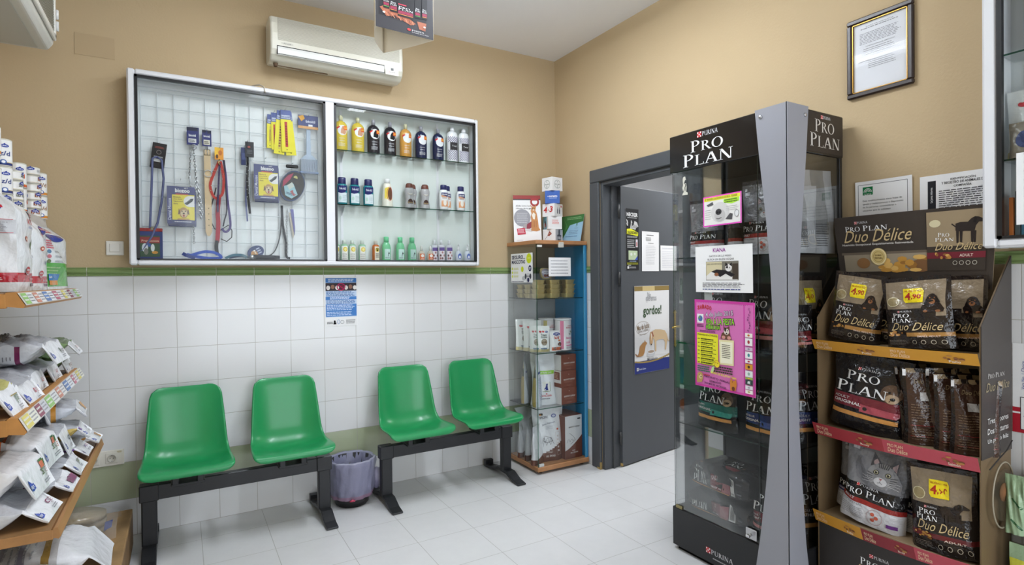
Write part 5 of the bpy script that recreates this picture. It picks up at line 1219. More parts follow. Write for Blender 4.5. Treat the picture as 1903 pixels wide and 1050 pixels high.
S = .108
def cube(k, rz, col, f1, f2, lab, hh=.0945):
    t = thing('promo_cube', lab, 'box', (-.175, -.205, VZ+.001+k*.0945), rz, group='tower of cardboard cubes on the corner cabinet')
    mb = MB().box(-S/2, S/2, -S/2, S/2, 0, hh-.001, col, 'card', .001)
    mb.art(f1, plane((-S/2, -S/2, 0), BR, UP, (0, -1, 0)), 'card'); mb.art(f2, plane((-S/2, S/2, 0), (0, -1, 0), UP, (-1, 0, 0)), 'card'); mb.build('cube', t)
def cross():
    a = Art().ring(.054, .048, .031, .031, .0025, (110, 130, 120), 2)
    a.text('BAYER', .03, .044, .078, .051, (70, 90, 80), .02)
    for i, ch in enumerate('BA'): a.text(ch, .05, .062-.0*i+.008*i, .058, .069+.008*i, (70, 90, 80), .02) if i == 0 else None
    for i, ch in enumerate('ER'): a.text(ch, .05, .032-.01*i, .058, .039-.01*i, (70, 90, 80), .02)
    return a
f1 = Art().line([(.02, .02), (.05, .055)], .003, (130, 100, 90), 2).poly([(.042, .05), (.06, .082), (.08, .06), (.056, .042)], (150, 70, 56), 3).line([(.046, .055), (.07, .066)], .003, (206, 180, 160), 4)
f2 = Art().rect(.01, 0, .095, .093, (190, 192, 196)).poly([(.03, .0), (.035, .03), (.025, .05), (.045, .055), (.045, .075), (.065, .075), (.065, .055), (.085, .05), (.075, .03), (.08, 0)], (70, 74, 84), 3).disc(.055, .08, .01, .012, (70, 74, 84), 3).rect(.04, .02, .07, .04, (190, 192, 196), 4)
cube(0, .42, WHITE, f2, f1, 'white cube with a red flag drawing, lowest of the cube tower')
f1 = Art().lines(.03, .035, .085, .07, 4, (216, 100, 90), fill=.4); f2 = Art().rect(0, 0, .075, .093, (120, 180, 200)).disc(.03, .03, .026, .022, (206, 214, 220), 2).disc(.045, .05, .012, .016, (50, 50, 56), 3).disc(.055, .03, .01, .014, (170, 60, 50), 3)
cube(1, -.25, WHITE, f1, f2, 'white cube with a small blue photo, second from the bottom of the tower')
f2 = Art().text('4', .012, .028, .045, .072, (190, 50, 50), .03, .15).text('x', .048, .04, .06, .055, (190, 120, 110)).text('3', .064, .03, .095, .074, (190, 50, 50), .03, .15)
f1 = Art()
for k in (0, 1): f1.rect(.035+.025*k, .02, .048+.025*k, .05, (90, 94, 110), 2).poly([(.037+.025*k, .05), (.046+.025*k, .05), (.0425+.025*k, .075)], (90, 94, 110), 2)
f1.disc(.088, .075, .007, .008, (190, 50, 60), 2)
cube(2, .36, WHITE, f1, f2, 'white cube with large red 4 x 3 in the middle of the tower')
f1 = Art().rect(0, 0, S, .0935, (54, 96, 176)).text('seresto', .03, .046, .09, .06, WHITE, .03).disc(.022, .052, .004, .004, WHITE, 2).lines(.03, .035, .09, .042, 1, (170, 190, 226))
cube(3, -.6, (54, 96, 176), f1, Art().rect(0, 0, S, .0935, (54, 96, 176)), 'blue cube second from the top of the tower')
cube(4, .17, WHITE, cross(), cross(), 'white cube with round cross emblems, topmost of the tower', .1)
A = Art(); w, h = .27, .205
A.rect(0, 0, w, h, (150, 190, 214)).poly([(0, .0), (0, h), (w, h), (w, .15), (.13, .13), (.09, .06), (.07, .03), (.06, .06), (.0, .0)], (56, 110, 56), 2).poly([(.05, h-.02), (.09, .13), (.07, .06), (.11, .12)], (74, 134, 70), 3).lines(.09, h-.035, w-.02, h-.012, 2, (130, 170, 120), 3)
A.line([(.2, .115), (.205, .145), (.212, .12)], .004, (60, 110, 80), 3).disc(.206, .135, .006, .008, (60, 110, 80), 3).text('Tu Mascota', .185, .1, .225, .106, (70, 90, 110)).lines(.13, .055, w-.03, .09, 3, (110, 130, 160), fill=.35).lines(.1, .038, w-.03, .045, 1, (60, 90, 140), fill=.7)
paper('leaflet', 'green and pale blue leaflet leaning at the right of the cube tower', 'leaflet', (-.085, -.12, VZ+.002), (.10, -1, 0), (.22, .02, 1), w, h, A, n=(-1, -.1, .22), mat='card')
# ================================================================ art for the dog and cat food packs
GOLD = (206, 182, 134)
def puppy(A, x, y, s, L=3, c1=(36, 26, 24), c2=(140, 92, 60)):
    P = lambda pts: [(x+a*s, y+b*s) for a, b in pts]
    A.poly(P([(.1, .0), (.05, .25), (.2, .45), (.5, .5), (.85, .4), (1, .15), (.95, 0)]), c1, L)
    A.disc(x+.5*s, y+.62*s, .24*s, .26*s, c1, L).poly(P([(.28, .7), (.18, .45), (.24, .3), (.34, .45)]), (24, 18, 18), L+1).poly(P([(.72, .7), (.84, .48), (.78, .3), (.66, .45)]), (24, 18, 18), L+1)
    A.disc(x+.5*s, y+.5*s, .13*s, .12*s, c2, L+1).disc(x+.5*s, y+.54*s, .05*s, .04*s, (14, 12, 12), L+2).disc(x+.4*s, y+.68*s, .03*s, .03*s, c2, L+2).disc(x+.6*s, y+.68*s, .03*s, .03*s, c2, L+2)
    A.disc(x+.25*s, y+.05*s, .1*s, .06*s, c2, L+1).disc(x+.75*s, y+.05*s, .1*s, .06*s, c2, L+1)
def bigdog(A, x, y, s, L=3, c=(40, 32, 30)):
    P = lambda pts: [(x+a*s, y+b*s) for a, b in pts]
    A.poly(P([(.0, .62), (-.12, .72), (-.14, .68), (.02, .55)]), c, L)
    A.poly(P([(0, .45), (.0, .7), (.15, .75), (.4, .74), (.5, .85), (.62, .92), (.75, .9), (.95, .78), (.93, .72), (.75, .72), (.66, .6), (.62, .4), (.55, .4), (.3, .42), (.2, .4)]), c, L)
    for a, b in ((.02, .5), (.14, .45), (.5, .45), (.58, .42)): A.poly(P([(a, b), (a+.1, b), (a+.09, 0), (a+.02, 0)]), c, L)
    A.poly(P([(.62, .9), (.56, .72), (.66, .7), (.7, .86)]), (20, 16, 16), L+1)
def catface(A, x, y, s, L=2):
    g, dk, lt = (128, 128, 130), (66, 66, 70), (196, 196, 198)
    P = lambda pts: [(x+a*s, y+b*s) for a, b in pts]
    A.poly(P([(-.3, .1), (-.42, .5), (-.3, .8), (-.05, .9), (.1, .7), (.9, .6), (1.1, .3), (1.1, -.05), (.2, -.1)]), (112, 112, 116), L)
    A.disc(x+.5*s, y+.38*s, .46*s, .4*s, g, L+1, 22)
    A.poly(P([(.1, .62), (.12, 1.05), (.4, .76)]), dk, L+1).poly(P([(.62, .74), (.92, 1.02), (.92, .55)]), dk, L+1).poly(P([(.16, .66), (.17, .95), (.34, .76)]), (150, 130, 130), L+2).poly(P([(.7, .74), (.88, .93), (.88, .62)]), (150, 130, 130), L+2)
    for k in range(6): A.line(P([(.36+.05*k, .62), (.33+.066*k, .78)]), .03*s, dk, L+3)
    for k in range(4): A.line(P([(.74, .38-.06*k), (.95, .44-.09*k)]), .022*s, dk, L+3).line(P([(.22, .38-.06*k), (.04, .42-.09*k)]), .022*s, dk, L+3)
    for ex in (.3, .66): A.disc(x+ex*s, y+.46*s, .085*s, .075*s, (30, 30, 32), L+4).disc(x+ex*s, y+.46*s, .066*s, .06*s, (150, 146, 120), L+5).disc(x+ex*s, y+.46*s, .03*s, .045*s, BLACK, L+6).disc(x+(ex+.02)*s, y+.49*s, .012*s, .012*s, WHITE, L+7)
    A.disc(x+.48*s, y+.2*s, .2*s, .14*s, lt, L+4).poly(P([(.42, .31), (.54, .31), (.48, .25)]), (150, 90, 90), L+6).line(P([(.48, .25), (.48, .19), (.4, .15)]), .012*s, (60, 56, 56), L+6).line(P([(.48, .19), (.56, .15)]), .012*s, (60, 56, 56), L+6)
    for k in range(3): A.line(P([(.3, .22-.03*k), (-.1, .28-.1*k)]), .006*s, WHITE, L+7).line(P([(.66, .22-.03*k), (1.05, .28-.1*k)]), .006*s, WHITE, L+7)
def purina(A, x, y, w, h, L=2, c=(220, 220, 222)):
    A.rect(x, y, x+h, y+h, (196, 56, 60), L)
    for i, j in ((0, 0), (2, 0), (1, 1), (0, 2), (2, 2)): A.rect(x+h*i/3+h*.05, y+h*j/3+h*.05, x+h*(i+1)/3-h*.05, y+h*(j+1)/3-h*.05, WHITE, L+1)
    A.serif('PURINA', x+h*1.15, y+h*.08, x+w, y+h*.9, c, L, 1)
def kib(A, x, y, w, h, n=12, L=2, c=((176, 124, 60), (140, 92, 46), (206, 160, 86))):
    R = random.Random(int(x*999+y*77)+n)
    for k in range(n): A.disc(x+w*R.random(), y+h*R.random()**1.5, w*R.uniform(.07, .15), h*R.uniform(.12, .25), c[k % 3], L, 8)
def duo(A, x, y, w, h, L=3, col=GOLD): return A.text('Duo Délice', x, y, x+w, y+h, col, 0, .42, L)
def price(A, x, y, w, h, L=6):
    A.poly([(x+w*.1, y), (x+w, y), (x+w, y+h*.8), (x+w*.9, y+h), (x, y+h), (x, y+h*.2)], (238, 214, 30), L)
    A.text('PRUÉBALO POR', x+w*.08, y+h*.76, x+w*.92, y+h*.9, (170, 60, 30), .01, 0, L+1).text('4', x+w*.08, y+h*.2, x+w*.4, y+h*.7, (176, 40, 30), .03, 0, L+1).text(',90', x+w*.42, y+h*.2, x+w*.9, y+h*.6, (176, 40, 30), .03, 0, L+1)
def duo_pack(w, h, small=True, pr=True):
    def col(u, v):
        b = .50+.08*sin(3*u+1)
        if v > .965: return (34, 26, 24)
        if v > b: return (142, 126, 104) if abs(u-.5) < .46 else (40, 32, 28)
        if .15 < v < .215 and u > .38 and small: return (176, 130, 70) if v > .185 else (150, 34, 46)
        if .15 < v < .24 and not small: return (104, 34, 36)
        return (38, 31, 28)
    A = Art()
    if pr: price(A, w*.34, h*.64, w*.3, h*.2)
    A.disc(w*.18, h*.66, w*.1, h*.07, (150, 134, 96), 2).ring(w*.18, h*.66, w*.1, h*.07, w*.012, (206, 196, 160), 3)
    if small: puppy(A, w*.6, h*.5, w*.32)
    else: bigdog(A, w*.52, h*.34, w*.42)
    purina(A, w*.26, h*.505, w*.2, h*.025)
    A.serif('PRO', w*.17, h*.435, w*.43, h*.495, WHITE, 4).serif('PLAN', w*.13, h*.365, w*.46, h*.43, WHITE, 4)
    duo(A, w*.14, h*.25, w*.76, h*.11)
    kib(A, w*.1, h*.16, w*.26, h*.07, 10)
    A.text('SMALL ADULT' if small else 'ADULT', w*.55, h*.158, w*.86, h*.182, (230, 206, 190), .01, 0, 4)
    for k in range(4): A.ring(w*(.5+.13*k), h*.09, w*.035, h*.03, w*.008, (190, 180, 160), 3)
    A.lines(w*.12, h*.05, w*.4, h*.12, 4, (120, 110, 100), fill=.35)
    return col, A
def black_pack(w, h, band, t1, t2, stripe=(206, 146, 78), head=True):
    def col(u, v):
        if .26 < v < .44 and u > .02: return band
        if .17 < v < .205 and .05 < u < .93: return stripe
        return (26, 24, 27)
    A = Art()
    if head: A.disc(w*.82, h*.56, w*.13, h*.12, (92, 70, 54), 2).disc(w*.84, h*.5, w*.08, h*.06, (176, 150, 120), 3).disc(w*.8, h*.58, w*.015, w*.015, BLACK, 4).disc(w*.85, h*.5, w*.03, h*.02, BLACK, 4)
    purina(A, w*.34, h*.78, w*.3, h*.035)
    A.serif('PRO', w*.2, h*.64, w*.66, h*.76, WHITE, 4).serif('PLAN', w*.08, h*.47, w*.78, h*.61, WHITE, 4)
    A.text(t1, w*.07, h*.375, w*.07+w*.045*len(t1), h*.41, (206, 196, 196), .01).text(t2, w*.07, h*.315, w*.07+w*.05*len(t2), h*.355, (226, 220, 220), .02)
    A.poly([(w*.46, h*.25), (w*.92, h*.25), (w*.95, h*.28), (w*.95, h*.33), (w*.46, h*.35)], tuple(min(255, int(k*1.25+26)) for k in band), 1).disc(w*.53, h*.3, w*.03, h*.025, (40, 36, 40), 3)
    return col, A
def cat_pack(w, h, word='ADULT', band=(150, 42, 38), face=True):
    def col(u, v):
        if v > .965: return (60, 60, 64)
        if v > .42: 
            k = int(78+50*abs(sin(2.2*u+2*v))); return (k, k, k+3)
        if v > .28: return (24, 22, 24)
        if v > .235: return band
        return (214, 214, 218)
    A = Art()
    if face: catface(A, w*.36, h*.46, w*.5)
    purina(A, w*.25, h*.405, w*.36, h*.03, 9)
    A.serif('PRO', w*.06, h*.31, w*.36, h*.385, WHITE, 9).serif('PLAN', w*.42, h*.31, w*.86, h*.385, WHITE, 9)
    A.text(word, w*.06, h*.243, w*.26, h*.272, (236, 226, 226), .02).text('OPTIRENAL', w*.06, h*.19, w*.4, h*.215, (120, 120, 126)).lines(w*.05, h*.05, w*.46, h*.17, 6, (160, 160, 166), fill=.35)
    A.ring(w*.6, h*.12, w*.12, h*.085, w*.008, (180, 150, 150), 2).disc(w*.57, h*.15, w*.03, h*.02, (190, 90, 70), 3).disc(w*.63, h*.12, w*.03, h*.02, (190, 90, 70), 3).disc(w*.58, h*.09, w*.03, h*.02, (190, 90, 70), 3).rect(w*.78, h*.06, w*.93, h*.1, (110, 60, 130), 2)
    A.rect(w*.08, h*.86, w*.13, h*.9, (196, 196, 200), 2).rect(w*.09, h*.8, w*.2, h*.85, (176, 176, 180), 2)
    return col, A
def pack(kind, name, lab, w, h, d, loc, rz, grp=None, seed=1, cat='bag', **kw):
    col, A = kind
    return pouch(name, lab, cat, w, h, d, col, A, loc, rz, grp, 'blackfilm', seed=seed, crush=kw.pop('crush', .006), **kw)
WX = -PI/2          # facing the room from the door wall (towards -x)

# ================================================================ tall branded display case
KX0, KX1, KY0, KY1, KZ = -.45, -.045, -2.265, -1.632, 2.064
kt = thing('branded_display_case', 'tall black glass display case for pet food with a curved grey corner fin', 'display case', (0, 0, 0))
SB = (30, 28, 28); SBR = (50, 43, 38)
MB().box(KX0, KX1, KY0, KY1, .02, .212, (26, 26, 28), 'plastic', .004).box(KX0+.02, KX1-.02, KY0+.02, KY1-.02, 0, .022, (16, 16, 16), 'matte').build('base', kt)
mb = MB().box(KX0, KX1, KY0, KY1, 1.882, KZ, SB, 'gloss', .003)
A = Art(); purina(A, .176, .135, .118, .026)
A.serif('PRO', .135, .07, .325, .125, WHITE, 3).serif('PLAN', .088, .006, .375, .066, WHITE, 3)
mb.art(A, plane((KX0-.0004, KY1, 1.89), RR, UP, (-1, 0, 0)), 'card')
A = Art(); A.rect(.13, .002, .402, .17, SBR, 1); purina(A, .235, .145, .07, .016, 3)
A.serif('PRO', .19, .088, .335, .142, (206, 200, 192), 3).serif('PLAN', .155, .024, .375, .082, (206, 200, 192), 3)
mb.art(A, plane((KX0, KY0-.0004, 1.888), BR, UP, (0, -1, 0)), 'card').build('sign_box', kt)
MB().box(KX1-.012, KX1, KY0+.01, KY1-.01, .212, 1.882, (22, 22, 24), 'plastic').build('back_panel', kt)
for nm, a in (('front_glass', (KX0, KX0+.005, KY0+.01, KY1-.02, .216, 1.88)), ('side_glass', (KX0+.008, KX1-.014, KY1-.022, KY1-.017, .216, 1.88)), ('side_glass', (KX0+.008, KX1-.014, KY0+.004, KY0+.009, .216, 1.88))):
    MB().box(*a, WHITE, 'darkglass').build(nm, kt)
MB().box(KX0-.0005, KX0, KY1-.022, KY1-.019, .216, 1.88, WHITE, 'glassedge').box(KX0-.0005, KX0, -2.132, -2.128, .216, 1.88, (20, 30, 28), 'gloss').build('glass_edge', kt)
for x, y in ((KX1-.022, KY0+.002), (KX1-.022, KY1-.012)): MB().box(x, x+.018, y, y+.01, .212, 1.882, (18, 18, 20), 'plastic', .001).build('post', kt)
for z in (.64, 1.04, 1.46):
    MB().box(KX0+.02, KX1-.014, KY0+.014, KY1-.026, z-.006, z, WHITE, 'glass').box(KX0+.0195, KX0+.02, KY0+.014, KY1-.026, z-.006, z, WHITE, 'glassedge').box(KX0+.02, KX1-.014, KY0+.0135, KY0+.014, z-.006, z, WHITE, 'glassedge').build('glass_shelf', kt)
FC = [(2.068, -2.128), (1.873, -2.147), (1.621, -2.176), (1.395, -2.196), (1.171, -2.206), (.947, -2.203), (.72, -2.191), (.488, -2.17), (.248, -2.14), (0, -2.10)]
FS = [(2.068, -.319), (1.856, -.338), (1.621, -.366), (1.393, -.388), (1.171, -.4), (.955, -.402), (.72, -.394), (.513, -.378), (.25, -.352), (0, -.31)]
FG = (146, 147, 154)
mb = MB()
mb.prism([(y, z) for z, y in FC]+[(-2.274, 0), (-2.274, 2.068)], 'x', KX0-.014, KX0-.008, FG, 'greypaint')
mb.prism([(x, z) for z, x in FS]+[(KX0-.014, 0), (KX0-.014, 2.068)], 'y', -2.276, -2.270, FG, 'greypaint')
mb.build('corner_fin', kt)
b = MB()
for p in ((KX0-.0145, -2.155, 2.035),): b.lathe([(.008, 0), (.008, .003), (.005, .005), (0, .0055)], 14, (200, 200, 204), 'steel', T=Matrix.Translation(p) @ Matrix.Rotation(-PI/2, 4, 'Y'))
b.build('screw', kt)
MB().lathe([(.008, 0), (.008, .003), (.005, .005), (0, .0055)], 14, (200, 200, 204), 'steel', T=Matrix.Translation((-.345, -2.2765, 2.03)) @ Matrix.Rotation(PI/2, 4, 'X')).build('screw', kt)
mb = MB().box(KX0-.006, KX0, -2.116, -2.062, .222, .268, (196, 196, 198), 'steel', .002).tube([(KX0-.006, -2.09, .243), (KX0-.022, -2.09, .243)], .006, 10, (206, 206, 208), 'steel').box(KX0-.034, KX0-.02, -2.099, -2.082, .238, .25, (216, 216, 218), 'steel', .002); mb.build('lock', kt)
MB().box(KX0-.003, KX0+.006, KY1-.065, KY1-.024, .212, .228, (150, 138, 100), 'brass', .002).build('hinge', kt)
A = Art(); purina(A, .21, .03, .15, .026); A.lines(.25, .01, .34, .02, 1, (170, 170, 170))
MB().art(A, plane((KX0-.0006, KY1, .035), RR, UP, (-1, 0, 0)), 'card').build('base_logo', kt)
A = Art().poly([(.0, 0), (.036, 0), (.034, .012), (.026, .014), (.03, .04), (.026, .055), (.014, .06), (.02, .075), (.026, .07), (.02, .09), (.008, .088), (.004, .078), (.006, .05), (.002, .036), (.008, .014)], (206, 204, 190), 1).line([(.008, .014), (.024, .05), (.012, .06)], .003, (60, 60, 56), 2).line([(.02, .02), (.026, .05)], .0025, (60, 60, 56), 2)
MB().art(A, plane((KX0-.0006, -1.7125, 1.764), RR, UP, (-1, 0, 0)), 'card').build('sticker', kt)

# sheets on its front glass
GX = KX0-.0012
A = Art(); w, h = .209, .139
A.rect(0, 0, w, h, (226, 80, 190), 1).rect(.006, .006, w-.006, h-.006, (226, 224, 220), 2).rect(.006, h-.022, w-.006, h-.006, (226, 222, 70), 3).text('SE VENDEN CACHORROS DE BULL TERRIER', .01, h-.018, w-.02, h-.009, (110, 100, 30), .01, 0, 4).poly([(.115, h-.024), (w-.012, h-.022), (w-.012, h-.04), (.16, h-.048), (.115, h-.04)], (170, 222, 60), 3).lines(.12, h-.042, w-.02, h-.024, 2, (80, 110, 40), 4)
A.disc(.095, .06, .05, .046, (206, 204, 202), 3, 22).disc(.095, .045, .03, .028, (186, 184, 182), 4).disc(.088, .062, .017, .014, (60, 58, 60), 5).disc(.083, .06, .004, .005, BLACK, 6).disc(.093, .06, .004, .005, BLACK, 6).line([(.075, .034), (.088, .03), (.104, .035)], .003, (80, 76, 76), 5).poly([(.02, .1), (.055, .112), (.06, .098), (.03, .092)], (90, 90, 92), 4).poly([(.125, .025), (.15, .05), (.165, .045), (.16, .02)], (80, 78, 80), 4).disc(.185, .045, .012, .016, (226, 226, 226), 4).ring(.185, .045, .012, .016, .002, (90, 90, 90), 5).lines(.012, .03, .045, .08, 5, (150, 150, 150), 3, .2).lines(.13, .06, .195, .085, 3, (150, 150, 150), 3, .2)
paper('notice', 'puppy sale notice with pink border and a large dog nose on the display case glass', 'notice', (GX, -1.842, 1.597), (0, -1, .02), UP, w, h, A, n=(-1, 0, 0))
A = Art(); w, h = .31, .214
A.text('KIANA', .1, .185, .17, .203, (150, 60, 150), .02).text('GATITA DE 2,5 MESES', .078, .162, .2, .171, (60, 60, 64)).text('BUSCA UN BUEN HOGAR', .07, .147, .215, .156, (60, 60, 64)).rect(.06, .055, .238, .142, (120, 116, 104), 1).rect(.062, .075, .15, .14, (206, 196, 160), 2).poly([(.062, .057), (.062, .075), (.09, .095), (.13, .1), (.17, .09), (.22, .075), (.236, .057)], (226, 224, 220), 3).poly([(.09, .095), (.12, .105), (.18, .1), (.22, .08), (.2, .07), (.17, .085), (.14, .07), (.11, .088)], (36, 32, 34), 4).disc(.12, .082, .012, .008, (140, 90, 60), 5).disc(.186, .112, .018, .017, (226, 224, 222), 5).poly([(.168, .118), (.17, .136), (.184, .126)], (40, 36, 38), 6).poly([(.19, .126), (.204, .136), (.203, .118)], (40, 36, 38), 6).poly([(.17, .11), (.18, .128), (.184, .11)], (40, 36, 38), 6).disc(.182, .112, .002, .003, BLACK, 7).disc(.193, .112, .002, .003, BLACK, 7).rect(.206, .06, .236, .13, (70, 60, 50), 3)
A.text('EN ADOPCIÓN', .07, .127, .15, .135, (70, 70, 74), 0, 0, 8).lines(.04, .022, .27, .046, 4, (110, 110, 114), fill=.4).lines(.04, .01, .25, .017, 1, (70, 80, 140), fill=.6)
paper('notice', 'white KIANA kitten adoption notice taped to the display case glass', 'notice', (GX, -1.796, 1.293), (0, -1, 0), UP, w, h, A, n=(-1, 0, 0), curl=.002)
A = Art(); w, h = .327, .41; MG = (206, 62, 160); PK2 = (214, 116, 182)
A.rect(0, 0, w, h, MG, 1).rect(.01, .01, w-.058, h-.012, PK2, 2).rect(w-.052, .012, w-.008, h-.012, PK2, 2)
for k in range(30): A.disc(.014+.0095*k, h-.014, .0015, .0015, (120, 50, 100), 3, 6)
for i, ch in enumerate('SABADO'): A.text(ch, .018+.0135*i, .362+.006*sin(PI*i/5)-.003*i*0, .03+.0135*i, .382+.006*sin(PI*i/5), (190, 50, 40), .04, 0, 4)
A.text('4 de Julio 2015', .062, .33, .218, .362, (90, 50, 90), .03, .1, 4, rot=.12).text('4 de Julio 2015', .064, .332, .216, .36, (206, 206, 214), .01, .1, 5, rot=.12)
A.text('VEN A LA FIESTA', .064, .296, .224, .33, (30, 40, 20), .05, .1, 4, rot=.08).text('VEN A LA FIESTA', .067, .299, .221, .327, (150, 226, 60), .01, .1, 5, rot=.08).text('PERRUNA', .064, .272, .148, .296, (30, 40, 20), .05, .1, 4, rot=.05).text('PERRUNA', .067, .275, .145, .293, (150, 226, 60), .01, .1, 5, rot=.05)
A.rect(.016, .3, .052, .342, WHITE, 3).disc(.034, .321, .013, .014, (80, 110, 170), 4).disc(.03, .326, .005, .006, (110, 170, 90), 5).lines(.014, .28, .056, .295, 2, (90, 40, 80), 3)
A.lines(.03, .258, .13, .268, 2, (100, 40, 90), 3).rect(.014, .108, .134, .254, (230, 226, 50), 3).text('ITINERARIO DE ACTIVIDADES', .018, .241, .13, .249, (60, 60, 20), .015, 0, 4)
for k in range(7): A.lines(.018, .222-.0185*k, .03, .228-.0185*k, 1, (50, 50, 20), 4).lines(.036, .222-.0185*k, .11, .229-.0185*k, 1, (50, 50, 20), 4, .8).lines(.036, .214-.0185*k, .126, .22-.0185*k, 1, (110, 110, 40), 4, .5)
A.poly([(.142, .118), (.218, .122), (.22, .236), (.14, .232)], (232, 222, 170), 3).poly([(.148, .126), (.212, .13), (.213, .226), (.147, .224)], (244, 240, 214), 4).lines(.155, .15, .205, .215, 8, (80, 70, 60), 5, .4)
A.poly([(.148, .238), (.155, .262), (.166, .27), (.164, .3), (.172, .288), (.186, .292), (.196, .3), (.196, .27), (.2, .258), (.208, .236)], (110, 76, 56), 4).disc(.181, .272, .014, .014, (226, 216, 206), 5).poly([(.17, .275), (.172, .29), (.182, .288), (.178, .27)], (50, 40, 36), 6).disc(.188, .277, .0025, .003, BLACK, 7).disc(.182, .264, .004, .003, BLACK, 7).disc(.165, .245, .01, .008, (214, 150, 140), 5).disc(.195, .245, .01, .008, (214, 150, 140), 5)
A.disc(.128, .118, .016, .017, (236, 216, 50), 6).ring(.128, .118, .016, .017, .0015, (190, 120, 40), 7).disc(.122, .123, .002, .003, (140, 60, 40), 7).disc(.133, .122, .002, .003, (140, 60, 40), 7)
A.lines(.016, .07, .09, .1, 3, (40, 110, 80), 3, .6).lines(.11, .078, .215, .112, 3, (60, 60, 40), 3, .6).poly([(.09, .075), (.1, .1), (.115, .108), (.11, .085), (.1, .07)], (196, 226, 160), 4)
A.text('BARRA DE BOLETOS Y MAS', .094, .066, .232, .076, (236, 226, 60), .02, 0, 4, rot=-.06).lines(.02, .055, .09, .062, 1, (190, 50, 60), 3, .7).text('RECINTO FERIAL', .055, .043, .2, .052, (70, 24, 60), .02, 0, 4, rot=-.08).text('HERMANDAD', .085, .028, .15, .037, (70, 24, 60), .02, 0, 4).text('SAN MIGUEL ARCANGEL', .055, .013, .18, .023, (70, 24, 60), .02, 0, 4, rot=-.06)
A.poly([(.012, .016), (.012, .04), (.02, .062), (.03, .068), (.044, .064), (.048, .04), (.04, .02)], (190, 156, 90), 4).disc(.033, .045, .01, .01, (222, 200, 150), 5).disc(.028, .052, .002, .002, BLACK, 6).disc(.037, .045, .0035, .003, BLACK, 6)
A.poly([(.2, .01), (.198, .05), (.204, .068), (.212, .055), (.222, .056), (.23, .066), (.234, .04), (.228, .012)], (206, 130, 50), 4).disc(.212, .05, .002, .002, BLACK, 6).disc(.216, .02, .008, .01, (110, 60, 40), 5)
for i, ch in enumerate('COLABORAN'): A.text(ch, w-.032+.006*sin(i*1.3), .375-.0115*i, w-.024+.006*sin(i*1.3), .384-.0115*i, (90, 24, 80), .02, 0, 4)
for k, (zz, hh_, c) in enumerate(((.258, .018, (240, 236, 226)), (.222, .032, WHITE), (.2, .015, (214, 190, 210)), (.166, .03, WHITE), (.146, .015, WHITE), (.118, .024, (214, 150, 50)), (.086, .027, (226, 232, 230)), (.076, .008, (140, 190, 80)), (.052, .022, (50, 70, 66)), (.032, .016, (230, 226, 230)), (.013, .016, (240, 236, 230)))):
    A.rect(w-.048, zz, w-.011, zz+hh_, c, 4).disc(w-.03, zz+hh_/2, .006, hh_*.25, [(206, 110, 60), (170, 50, 60), (150, 150, 160), (70, 140, 150), (190, 50, 60), (60, 40, 30), (150, 180, 170), (220, 150, 50), (220, 226, 226), (170, 170, 180), (190, 180, 120)][k], 5)
A.text('AC', w-.038, .056, w-.022, .068, WHITE, .02, 0, 6)
paper('poster', 'bright pink dog party poster on the display case glass', 'poster', (GX, -1.789, .848), (0, -1, -.02), UP, w, h, A, n=(-1, 0, 0), mat='card', curl=.002)
o = MB().box(-.0006, 0, -.045, 0, 0, .05, (206, 212, 210), 'paper').build('paper_slip'); o.location = (KX0+.0062, -1.838, 1.245); tag(o, 'pale paper slip inside the glass between the kitten notice and the pink poster', 'paper')

# packs inside the case
RB = (112, 36, 42)
pack(cat_pack(.2, .28), 'cat_food_bag', 'silver and black cat food bag left on the top shelf of the branded case', .2, .28, .07, (-.36, -1.785, 1.462), WX+.05, seed=41)
pack(cat_pack(.2, .28), 'cat_food_bag', 'cat food bag turned edge-on beside the dog nose notice on the top shelf', .2, .28, .08, (-.33, -1.93, 1.462), WX-1.0, seed=42)
pack(cat_pack(.2, .33), 'cat_food_bag', 'tall cat food bag right of centre on the top shelf of the branded case', .2, .33, .08, (-.355, -2.09, 1.462), WX+.1, seed=43)
for i, (x, y, lab) in enumerate(((-.30, -2.205, 'grey cat food bag edge-on by the fin on the top shelf of the case'), (-.14, -2.20, 'taller grey cat food bag edge-on near the back of the top shelf'))):
    w, h = .20, (.29, .37)[i]
    cf = lambda u, v: (112, 40, 38) if (.40 < v < .415 or .56 < v < .575) else ((176, 176, 178) if (u < .3 or u > .7 or v < .2) else (128, 128, 128))
    pouch('cat_food_bag', lab, 'bag', w, h, .07, cf, Art().lines(w*.3, h*.08, w*.7, h*.36, 10, (90, 90, 92), fill=.35), (x, y, 1.462), -.35 if i == 0 else -.2, None, seed=44+i, crush=.008)
pack(black_pack(.22, .29, RB, 'ADULT', 'SENSITIVE', (196, 130, 126)), 'dog_food_bag', 'black dog food bag with dull red band beside the fin on the second shelf', .22, .29, .09, (-.36, -2.09, 1.042), WX, seed=51)
pack(black_pack(.22, .30, RB, 'ADULT', 'ORIGINAL'), 'dog_food_bag', 'black dog food bag behind the kitten notice on the second shelf', .22, .3, .09, (-.33, -1.83, 1.042), WX, seed=52)
pack(duo_pack(.21, .32, True), 'dog_food_bag', 'brown dog food bag with yellow price at the right side glass of the case', .21, .32, .08, (-.20, -2.19, 1.042), -.15, seed=53)
pack(black_pack(.2, .2, RB, 'ADULT', 'SENSITIVE', (196, 130, 126)), 'dog_food_bag', 'small black bag by the fin seen through the right side glass', .16, .2, .05, (-.33, -2.225, 1.042), -.25, seed=54)
pack(black_pack(.24, .27, (28, 104, 92), 'PUPPY', 'ORIGINAL'), 'dog_food_bag', 'black puppy food bag with teal band on the third shelf of the case', .24, .27, .09, (-.37, -1.85, .642), WX-.05, seed=55)
